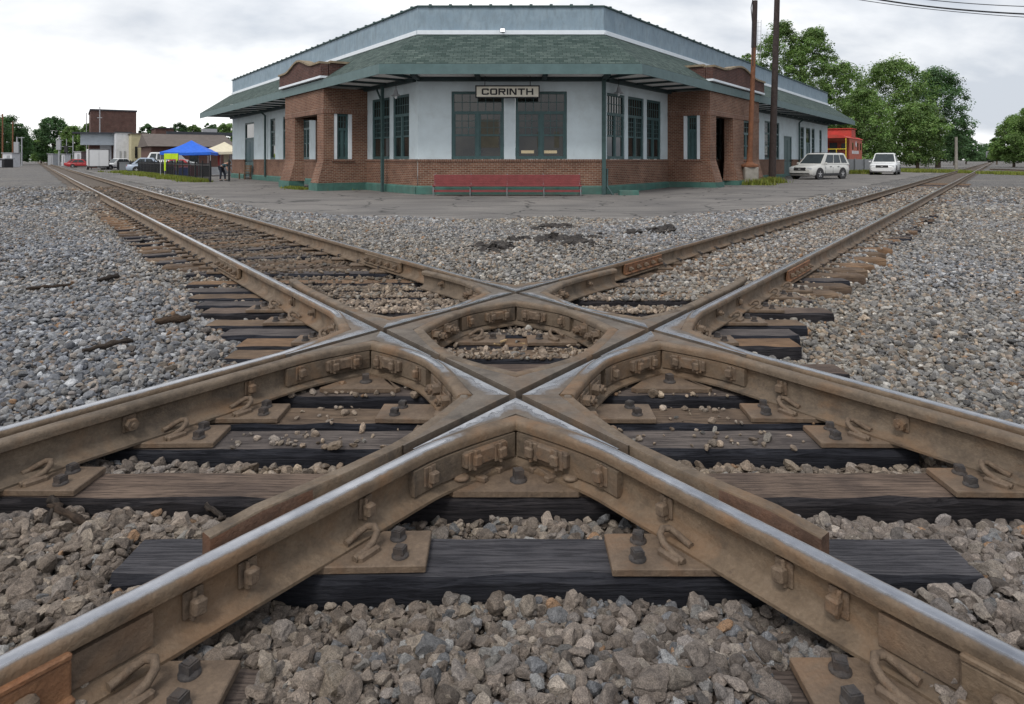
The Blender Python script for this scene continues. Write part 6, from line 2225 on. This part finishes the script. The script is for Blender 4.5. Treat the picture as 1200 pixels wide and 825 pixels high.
# masts and crossing signals far left
def mast(px, Y, ztop, r, label, arms=(), box=None, mat='steelgrey', cat='pole'):
    x = PX(px, Y); t = thing('far_mast', label, cat, (x, Y, zg(x, Y)))
    mb = MB(); mb.tube([(0, 0, 0), (0, 0, ztop)], [r, r * .75], 8); mb.build('shaft', M[mat], t)
    for z, w in arms:
        m = MB(); m.box((0, -.05, z), (w, .12, .12)); m.build('arm', M[mat], t)
    if box:
        m = MB(); m.box((0, -.2, box[0]), (box[1], .35, box[2]), None, None, .04); m.build('signal_box', M['plastic'] if box[3] else M['steelgrey'], t)
mast(117, 128, PZ(124, 128), .12, 'thin mast standing in front of the tall brick block', [(PZ(137, 128), .9)])
mast(101.5, 140, PZ(131, 140), .10, 'thin bare pole left of the tall brick block')
mast(69.5, 150, PZ(160, 150), .22, 'grey signal mast on the right of the far track', [(PZ(164, 150), 1.6)], (PZ(170, 150), 1.0, 2.0, 0), cat='signal')
mast(78, 165, PZ(162, 165), .12, 'thin pole with dark signal head right of the far track', [(PZ(171, 165), 3.0)], (PZ(174, 165), .8, 1.6, 1), cat='signal')
mast(85.5, 165, PZ(158, 165), .12, 'thin pole nearest the trailer beyond the far crossing')
mast(20, 140, PZ(160, 140), .18, 'grey signal mast left of the far track', [(PZ(170, 140), 1.5)], (PZ(173, 140), 1.1, 2.4, 0), cat='signal')
mast(25.5, 150, PZ(160, 150), .15, 'thinner signal mast close left of the far track', [(PZ(161, 150), 1.3)], cat='signal')
mast(15, 135, PZ(142, 135), .15, 'tall thin brown pole at the far left', mat='pole_rust')
mast(3, 120, PZ(133, 120), .14, 'tall pole at the left photo edge with an insulator top', [(PZ(138, 120), .5)], mat='pole_rust')
def hut(px0, px1, Y, h, mat, label, dark=False):
    xa, xb = PX(px0, Y), PX(px1, Y); t = thing('equipment_hut', label, 'hut', ((xa + xb) / 2, Y, zg((xa + xb) / 2, Y)))
    w = xb - xa
    mb = MB(); mb.box((0, 1, h / 2), (w, 2, h)); mb.build('wall', mat, t)
    mb = MB(); mb.box((0, 1, h + .06), (w + .3, 2.3, .14)); mb.build('roof', M['steelgrey'], t)
    mb = MB(); mb.box((w * .1, -.02, h * .45), (w * .3, .06, h * .8)); mb.build('door', M['steelgrey'], t)
hut(3, 14, 118, 2.4, M['greywhite'], 'pale grey equipment hut at the left photo edge')
hut(-6, 5, 112, 1.4, M['black'], 'dark low cabinet at the left photo edge')
hut(56, 62, 160, 2.6, M['steelgrey'], 'small grey hut beside the far track')
hut(72, 76, 152, 2.6, M['greywhite'], 'small pale cabinet at the foot of the far signal mast')
hut(87, 95, 140, 3.0, M['greywhite'], 'pale hut behind the red cars')

# ------------------------------------------------------------------ far right: pole, locomotive, siding
mast(1120.5, 92, PZ(160, 92), .22, 'grey concrete post beside the right track before the trees', mat='concrete')
lp = CTR + dNE * 330
loc = thing('locomotive', 'distant locomotive with a lit headlight far down the right track', 'locomotive', (lp.x, lp.y, ZR), AL)
mb = MB(); mb.box((6, 0, 2.2), (13, 2.6, 2.6), None, None, .1); mb.build('hood', M['cargrey'], loc)
mb = MB(); mb.box((2.2, 0, 2.7), (2.6, 3.0, 3.2), None, None, .12); mb.build('cab', M['cargrey'], loc)
mb = MB(); mb.box((-.3, 0, 1.9), (2.4, 1.7, 2.2), None, None, .15); mb.build('nose', M['plastic'], loc)
mb = MB(); mb.box((.86, 0, 3.5), (.06, 2.2, .7)); mb.build('windscreen', M['glass'], loc)
mb = MB(); mb.box((6, 0, .75), (16, 2.6, .5)); mb.build('underframe', M['black'], loc)
for x in (1.2, 3.2, 8.8, 10.8):
    mb = MB(); mb.cyl((x, -.8, .48), (x, .8, .48), .48, None, 14); mb.build('wheelset', M['black'], loc)
mb = MB(); mb.cyl((.80, 0, 4.0), (.70, 0, 4.0), .36, None, 14); mb.build('headlight', M['headlamp'], loc)
# siding rail on the far right
sx = thing('siding_rail', 'low dark siding rail crossing the gravel at the right photo edge', 'rail', (PX(1165, 75), 75, 0))
mb = MB()
pa, pb = Vector((PX(1160, 84), 84.0)), Vector((PX(1260, 66), 66.0))
sweep_rail(mb, [pa, (pa + pb) / 2, pb], -.02, False); mb.build('rail_bar', None, sx, world=True)

# ------------------------------------------------------------------ debris: sticks on the stones, tar clods on the heap
def stick(px, py, L, a, r, label):
    Y = GY(py, -.0); x = PX(px, Y)
    rr = random.Random(px)
    mb = MB(); n = 7
    pts = [(-L / 2 + L * k / n, rr.uniform(-.012, .012), rr.uniform(-.006, .012)) for k in range(n + 1)]
    mb.tube(pts, [r * rr.uniform(.6, 1.1) * (.5 if k in (0, n) else 1) for k in range(n + 1)], 6)
    o = mb.build('wood_scrap', M['stick'], None, label=label, cat='wood scrap', group='wood scraps on the stones')
    o.location = (x, Y, zg(x, Y) + .045 + r); o.rotation_euler = (rr.uniform(-.1, .1), rr.uniform(-.06, .06), a)
stick(127, 412, .30, R(48), .022, 'dark wooden splinter on the left stones, nearest the left rail end')
stick(203, 382, .24, R(25), .040, 'dark broken timber stump on the left stones beside the timber ends')
stick(57, 342, .36, R(40), .02, 'thin dark stick far out on the left stones')
stick(127, 333, .22, R(60), .03, 'short dark splinter pointing away on the left stones')
stick(62, 592, .30, R(120), .018, 'pale split stick below the left rail plate')
stick(80, 605, .24, R(150), .016, 'thin pale stick lying beside the split one at the left')
stick(250, 590, .16, R(140), .012, 'small splinter on the front timber edge by the guard rail end')
CLOD = []
for k in range(5):
    V_, F__ = rock(3, 5)
    V_ = V_ + .10 * np.sin(V_[:, [1, 2, 0]] * 7 + k) + rng.normal(scale=.035, size=V_.shape)
    mb = MB(); mb.mesh((V_ * np.array([1, .8, .62])).tolist(), [tuple(f) for f in F__], None, False)
    CLOD.append(mb.build('tar_clod', M['clod'], None, uv=False))
CL_USED = set()
for (px, py, w, h_, n, s) in ((578, 291, 30, 6, 10, .13), (606, 283, 26, 6, 9, .13), (650, 284, 34, 7, 15, .15), (676, 288, 24, 5, 7, .12), (632, 266, 30, 2.5, 8, .14), (660, 264, 26, 2.5, 9, .15), (745, 273, 18, 3, 5, .12), (768, 268, 26, 3.5, 11, .15), (703, 292, 16, 4, 4, .10), (690, 279, 30, 5, 6, .10)):
    for q in range(int(n * 2.1)):
        x_, y_ = px + random.gauss(0, w * .36), py + random.gauss(0, h_ * .5)
        Y = GY(y_, -.02); X = PX(x_, Y); k = random.randrange(5)
        if k in CL_USED:
            o = CLOD[k].copy(); COL.objects.link(o)
        else: o = CLOD[k]; CL_USED.add(k)
        r_ = s * random.choice((.3, .4, .5, .6, .75, .95))
        o.location = (X, Y, zg(X, Y) + .02 + r_ * .25); o.scale = (r_, r_, r_); o.rotation_euler = (random.uniform(-.4, .4), random.uniform(-.4, .4), random.uniform(0, 6))
        setp(o, 'dark lump of tar and soil on the pale gravel between the tracks', 'soil clod', 'dark clods on the gravel heap')

for k in range(3):
    px, py = ((582, 408), (590, 404), (612, 407), (742, 480), (815, 483), (800, 470), (640, 668), (470, 700), (60, 640), (100, 650), (30, 612), (1010, 560), (950, 540), (330, 490), (705, 690), (560, 640))[k]
    z_ = .01 if k < 8 else -.04
    Y = GY(py, z_); X = PX(px, Y)
    mb = MB(); L = random.uniform(.02, .035)
    mb.mesh([(-L, -.008, 0), (L, -.005, .004), (L * .9, .007, .006), (-L * .8, .009, .002), (-L, -.008, .009), (L, -.005, .011), (L * .9, .007, .013), (-L * .8, .009, .010)], [(3, 2, 1, 0), (4, 5, 6, 7), (0, 1, 5, 4), (1, 2, 6, 5), (2, 3, 7, 6), (3, 0, 4, 7)])
    o = mb.build('wood_chip', M['chip'], None, label='small pale chip of wood lying on the stones or timbers of the crossing', cat='wood chip', group='pale wood chips at the crossing', uv=False)
    o.location = (X, Y, (max(.004, zg(X, Y) + .045) if k >= 3 else .03)); o.rotation_euler = (random.uniform(-.3, .3), random.uniform(-.4, .4), random.uniform(0, 3.1))
# ------------------------------------------------------------------ trees
def leaf_cloud(centres, radii, per, size, tints, flat=.8):
    """many small leaf quads in clumps; returns V, F, C"""
    n = len(centres)
    P = np.repeat(centres, per, 0)
    Rr = np.repeat(radii, per)
    T = np.repeat(tints, per)
    N = len(P)
    d = rng.normal(size=(N, 3)); d /= np.linalg.norm(d, axis=1)[:, None]
    rad = Rr * (rng.random(N) ** .45)
    P = P + d * rad[:, None] * np.array([1, 1, flat])
    a = rng.normal(size=(N, 3)); a /= np.linalg.norm(a, axis=1)[:, None]
    nrm = d * .6 + np.array([0, 0, .5]) + a * .7
    nrm /= np.linalg.norm(nrm, axis=1)[:, None]
    u = np.cross(nrm, a); u /= np.linalg.norm(u, axis=1)[:, None]
    v = np.cross(nrm, u)
    s = size * rng.uniform(.6, 1.35, N)[:, None]
    q = np.stack([P - u * s * .5, P + v * s * .34, P + u * s * .5, P - v * s * .34], 1)
    V = q.reshape(-1, 3); F = np.arange(N * 4).reshape(-1, 4)
    t = T * rng.uniform(.8, 1.22, N)
    C = np.stack([t * rng.uniform(.9, 1.1, N), t, t * rng.uniform(.82, 1.1, N), np.ones(N)], 1)
    return V, F, np.repeat(C, 4, 0)
def tree(px, Y, ptop, pbase, wpx, label, group, mat='leaf', shape='round', seed=0, dens=1.0, leaf=.42, name='tree'):
    rr = np.random.default_rng(seed)
    x = PX(px, Y); z0 = zg(x, Y); H = PZ(ptop, Y) - z0; Wd = wpx * Y / FPX
    base = PZ(pbase, Y) - z0
    t = thing(name, label, 'tree', (x, Y, z0), 0, group)
    th = max(base + H * .25, H * .55)
    mb = MB()
    mb.tube([(0, 0, -.2), (.1, 0, th * .4), (-.1, .1, th * .75), (.05, 0, th)], [H * .026, H * .02, H * .015, H * .007], 8)
    for k in range(9):
        a = rr.uniform(0, 6.28); zz = rr.uniform(max(base * .8, H * .15), th); L = Wd * rr.uniform(.22, .42)
        mb.tube([(0, 0, zz), (math.cos(a) * L * .5, math.sin(a) * L * .5, zz + L * .35), (math.cos(a) * L, math.sin(a) * L, zz + L * .6)], [H * .010, H * .006, H * .003], 5)
    mb.build('trunk', M['bark'], t)
    n = int(165 * dens)
    C = []
    Rd = []
    for k in range(n):
        w_ = rr.random()
        zq = base + (H - base) * (.03 + .90 * w_)
        u = w_
        if shape == 'tall': prof = (1 - abs(u - .42) ** 1.6 * 1.55) * .5 * (1.0 if u < .75 else (1 - (u - .75) * 2.2))
        elif shape == 'bush': prof = math.sqrt(max(.03, 1 - u * u)) * .5
        else: prof = math.sqrt(max(.04, 1 - (2 * u - .9) ** 2 * .80)) * .5
        prof = max(prof, .07)
        a = rr.uniform(0, 6.28); q = rr.random() ** .4 * (1.16 if rr.random() < .16 else 1)
        C.append((math.cos(a) * Wd * prof * q * .86, math.sin(a) * Wd * prof * q * .86, zq))
        Rd.append(rr.uniform(.05, .145) * Wd * (.75 if shape == 'tall' else 1))
    C = np.array(C); Rd = np.array(Rd)
    tint = rr.uniform(.55, 1.5, n)
    V, F, Cc = leaf_cloud(C, Rd, int(125), leaf * .60, tint)
    o = quick_mesh('crown', V, F, M[mat], Cc)
    o.parent = t
    return t
GRT = 'trees behind the depot on the right'
tree(915, 100, 18, 160, 92, 'tallest poplar like tree rising behind the depot roof by the poles', GRT, 'leaf', 'tall', 1, 1.5, .42)
tree(953, 98, 24, 160, 86, 'tall green tree just right of the tarred pole', GRT, 'leaf', 'tall', 2, 1.4, .42)
tree(988, 96, 66, 190, 70, 'shorter tree behind the caboose roof', GRT, 'leaf', 'round', 3, 1.1, .42)
tree(1046, 104, 64, 190, 98, 'big round tree behind the white pickup', GRT, 'leaf', 'round', 4, 1.8, .45)
tree(1012, 90, 100, 190, 72, 'low leafy tree between caboose and pickup', GRT, 'leaf', 'round', 5, 1.2, .40)
tree(1099, 108, 74, 190, 74, 'dark round tree at the right end of the big clump', GRT, 'leaf_dark', 'round', 6, 1.6, .45)
tree(1075, 92, 118, 192, 70, 'bushy tree low under the big round tree', GRT, 'leaf', 'round', 7, 1.1, .40)
tree(1132, 190, 158, 188, 26, 'small distant tree next to the right track', GRT, 'leaf_dark', 'round', 8, .8, .6)
tree(1118, 150, 150, 188, 30, 'mid distance tree behind the concrete post', GRT, 'leaf_dark', 'round', 9, .8, .5)
tree(873, 110, 58, 150, 34, 'tree top peeping over the parapet left of the rusty mast', GRT, 'leaf', 'round', 31, .7, .42)
GR2 = 'trees at the right photo edge'
tree(1188, 120, 134, 189, 50, 'rounded tree at the right photo edge', GR2, 'leaf', 'bush', 10, 1.2, .45)
tree(1215, 112, 120, 189, 60, 'taller tree cut by the right photo edge', GR2, 'leaf', 'round', 11, 1.2, .45)
tree(1168, 180, 160, 188, 22, 'small tree beside the gap of the right track', GR2, 'leaf_dark', 'bush', 12, .7, .55)
GL = 'trees beyond the far crossing on the left'
tree(6, 170, 134, 189, 56, 'dense tree at the left photo edge', GL, 'leaf_dark', 'round', 13, 1.2, .6)
tree(24, 190, 150, 189, 26, 'tree ending the left clump beside the gap of the track', GL, 'leaf_dark', 'round', 14, 1.0, .6)
tree(62, 200, 134, 188, 42, 'tallest dark tree right of the gap of the left track', GL, 'leaf_dark', 'round', 15, 1.4, .65)
tree(48, 210, 158, 189, 22, 'lower tree close to the gap of the left track', GL, 'leaf', 'bush', 16, .9, .6)
tree(86, 190, 146, 188, 34, 'lighter green tree left of the brick block', GL, 'leaf', 'round', 17, 1.1, .6)
tree(104, 185, 143, 188, 26, 'green tree touching the brick block', GL, 'leaf', 'round', 18, .9, .6)
tree(-22, 160, 128, 189, 60, 'broad tree cut by the left photo edge', GL, 'leaf_dark', 'round', 19, 1.2, .6)
for k, (px, top, w) in enumerate(((172, 144, 22), (190, 147, 20), (210, 143, 26), (228, 145, 22), (246, 142, 24), (266, 142, 28), (285, 146, 26))):
    tree(px, 150 + 7 * (k % 3), top, 180, w, ['dark tree top left of the brick gable', 'tree top just above the brick gable', 'tree top right of the brick gable', 'tree top above the blue canopy', 'tree top between the two canopies', 'tree top above the beige canopy', 'tree top touching the depot eave'][k], 'tree tops over the brown roof', 'leaf' if k % 2 else 'leaf_dark', 'round', 40 + k, .7, .5)
# far woods closing the horizon: read as one mass
def woods(name, segs, h, label):
    C = []; Rd = []
    for (x0, y0, x1, y1) in segs:
        n = int(math.hypot(x1 - x0, y1 - y0) / 3.2)
        for k in range(n):
            u = k / n
            for q in range(5):
                C.append((x0 + (x1 - x0) * u + rng.uniform(-3, 3), y0 + (y1 - y0) * u + rng.uniform(-4, 4), rng.uniform(.02, .92) * h * (1 + .25 * math.sin(u * 21 + q)))); Rd.append(rng.uniform(1.6, 3.2))
    C = np.array(C); Rd = np.array(Rd)
    V, F, Cc = leaf_cloud(C, Rd, 60, 1.0, rng.uniform(.65, 1.3, len(C)))
    o = quick_mesh(name, V, F, M['leaf_dark'], Cc)
    setp(o, label, 'woods', None, 'stuff')
woods('far_woods', [(-320, 330, -245, 330), (-190, 300, -90, 300), (-90, 300, 60, 320), (60, 320, 160, 330), (226, 300, 330, 260), (-215, 480, -300, 420)], 9.5, 'distant wood closing the horizon behind the tracks')
woods('far_woods', [(300, 450, 420, 560), (-420, 560, -300, 560)], 11, 'hazy distant wood at the end of the track gaps')

# ------------------------------------------------------------------ grass and weeds
def grass(name, pts, h, label, per=26):
    n = len(pts)
    P = np.repeat(np.array(pts), per, 0)
    N = len(P)
    P[:, :2] += rng.normal(scale=.16, size=(N, 2))
    z = zg_np(P[:, 0].copy(), P[:, 1].copy())
    a = rng.uniform(0, 6.28, N); H = h * rng.uniform(.4, 1.2, N); w = .018 * rng.uniform(.7, 1.6, N) * (1 + P[:, 1] / 40)
    dx, dy = np.cos(a), np.sin(a); ln = rng.uniform(.1, .5, N) * H
    b = np.stack([P[:, 0], P[:, 1], z - .02], 1)
    V = np.stack([b + np.stack([-dy * w, dx * w, 0 * w], 1), b + np.stack([dy * w, -dx * w, 0 * w], 1), b + np.stack([dx * ln, dy * ln, H], 1)], 1).reshape(-1, 3)
    F = np.arange(N * 3).reshape(-1, 3)
    t = rng.uniform(.7, 1.35, N)
    C = np.repeat(np.stack([t * rng.uniform(.9, 1.25, N), t, t * .9, np.ones(N)], 1), 3, 0)
    o = quick_mesh(name, V, F, M['grassblade'], C)
    return setp(o, label, 'grass', None, 'stuff')
pts = []
for k in range(620):
    s = rng.uniform(.3, FLn * .72); p = f0 + fd * s + nL * abs(rng.normal(0, .55)) * (1.0 + .02 * s) * .8 + nL * .05
    pts.append((p.x, p.y))
grass('grass', pts, .26, 'strip of yellowish grass along the foot of the iron fence')
pts = [(PX(886, 35) + rng.normal(0, .35), 35.2 + rng.normal(0, .3)) for _ in range(30)] + [(PX(903, 38) + rng.normal(0, .3), 38.0 + rng.normal(0, .25)) for _ in range(34)]
grass('weeds', pts, .36, 'weeds growing at the feet of the mast and pole')
pts = [(PX(rng.uniform(1052, 1110), 72) , rng.uniform(68, 82)) for _ in range(330)]
grass('grass', pts, .35, 'grass patch before the trees on the right')
pts = [(PX(rng.uniform(1172, 1230), 60), rng.uniform(55, 66)) for _ in range(240)]
grass('grass', pts, .28, 'grass patch by the siding at the right photo edge')
pts = [(PX(rng.uniform(995, 1025), 62.4), 62.3 + rng.normal(0, .2)) for _ in range(60)]
grass('weeds', pts, .4, 'weeds at the foot of the low dark fence')
pts = [(FL.pt(5.3 + rng.uniform(0, 1.0), rng.uniform(.2, 2.0) + 0, 0)[0:2]) for _ in range(14)] + [(FL.pt(6.9 + rng.uniform(0, 2.4), 2.35 + rng.uniform(-.05, .25), 0)[0:2]) for _ in range(30)]
grass('weeds', pts, .16, 'weeds along the foot of the left porch')
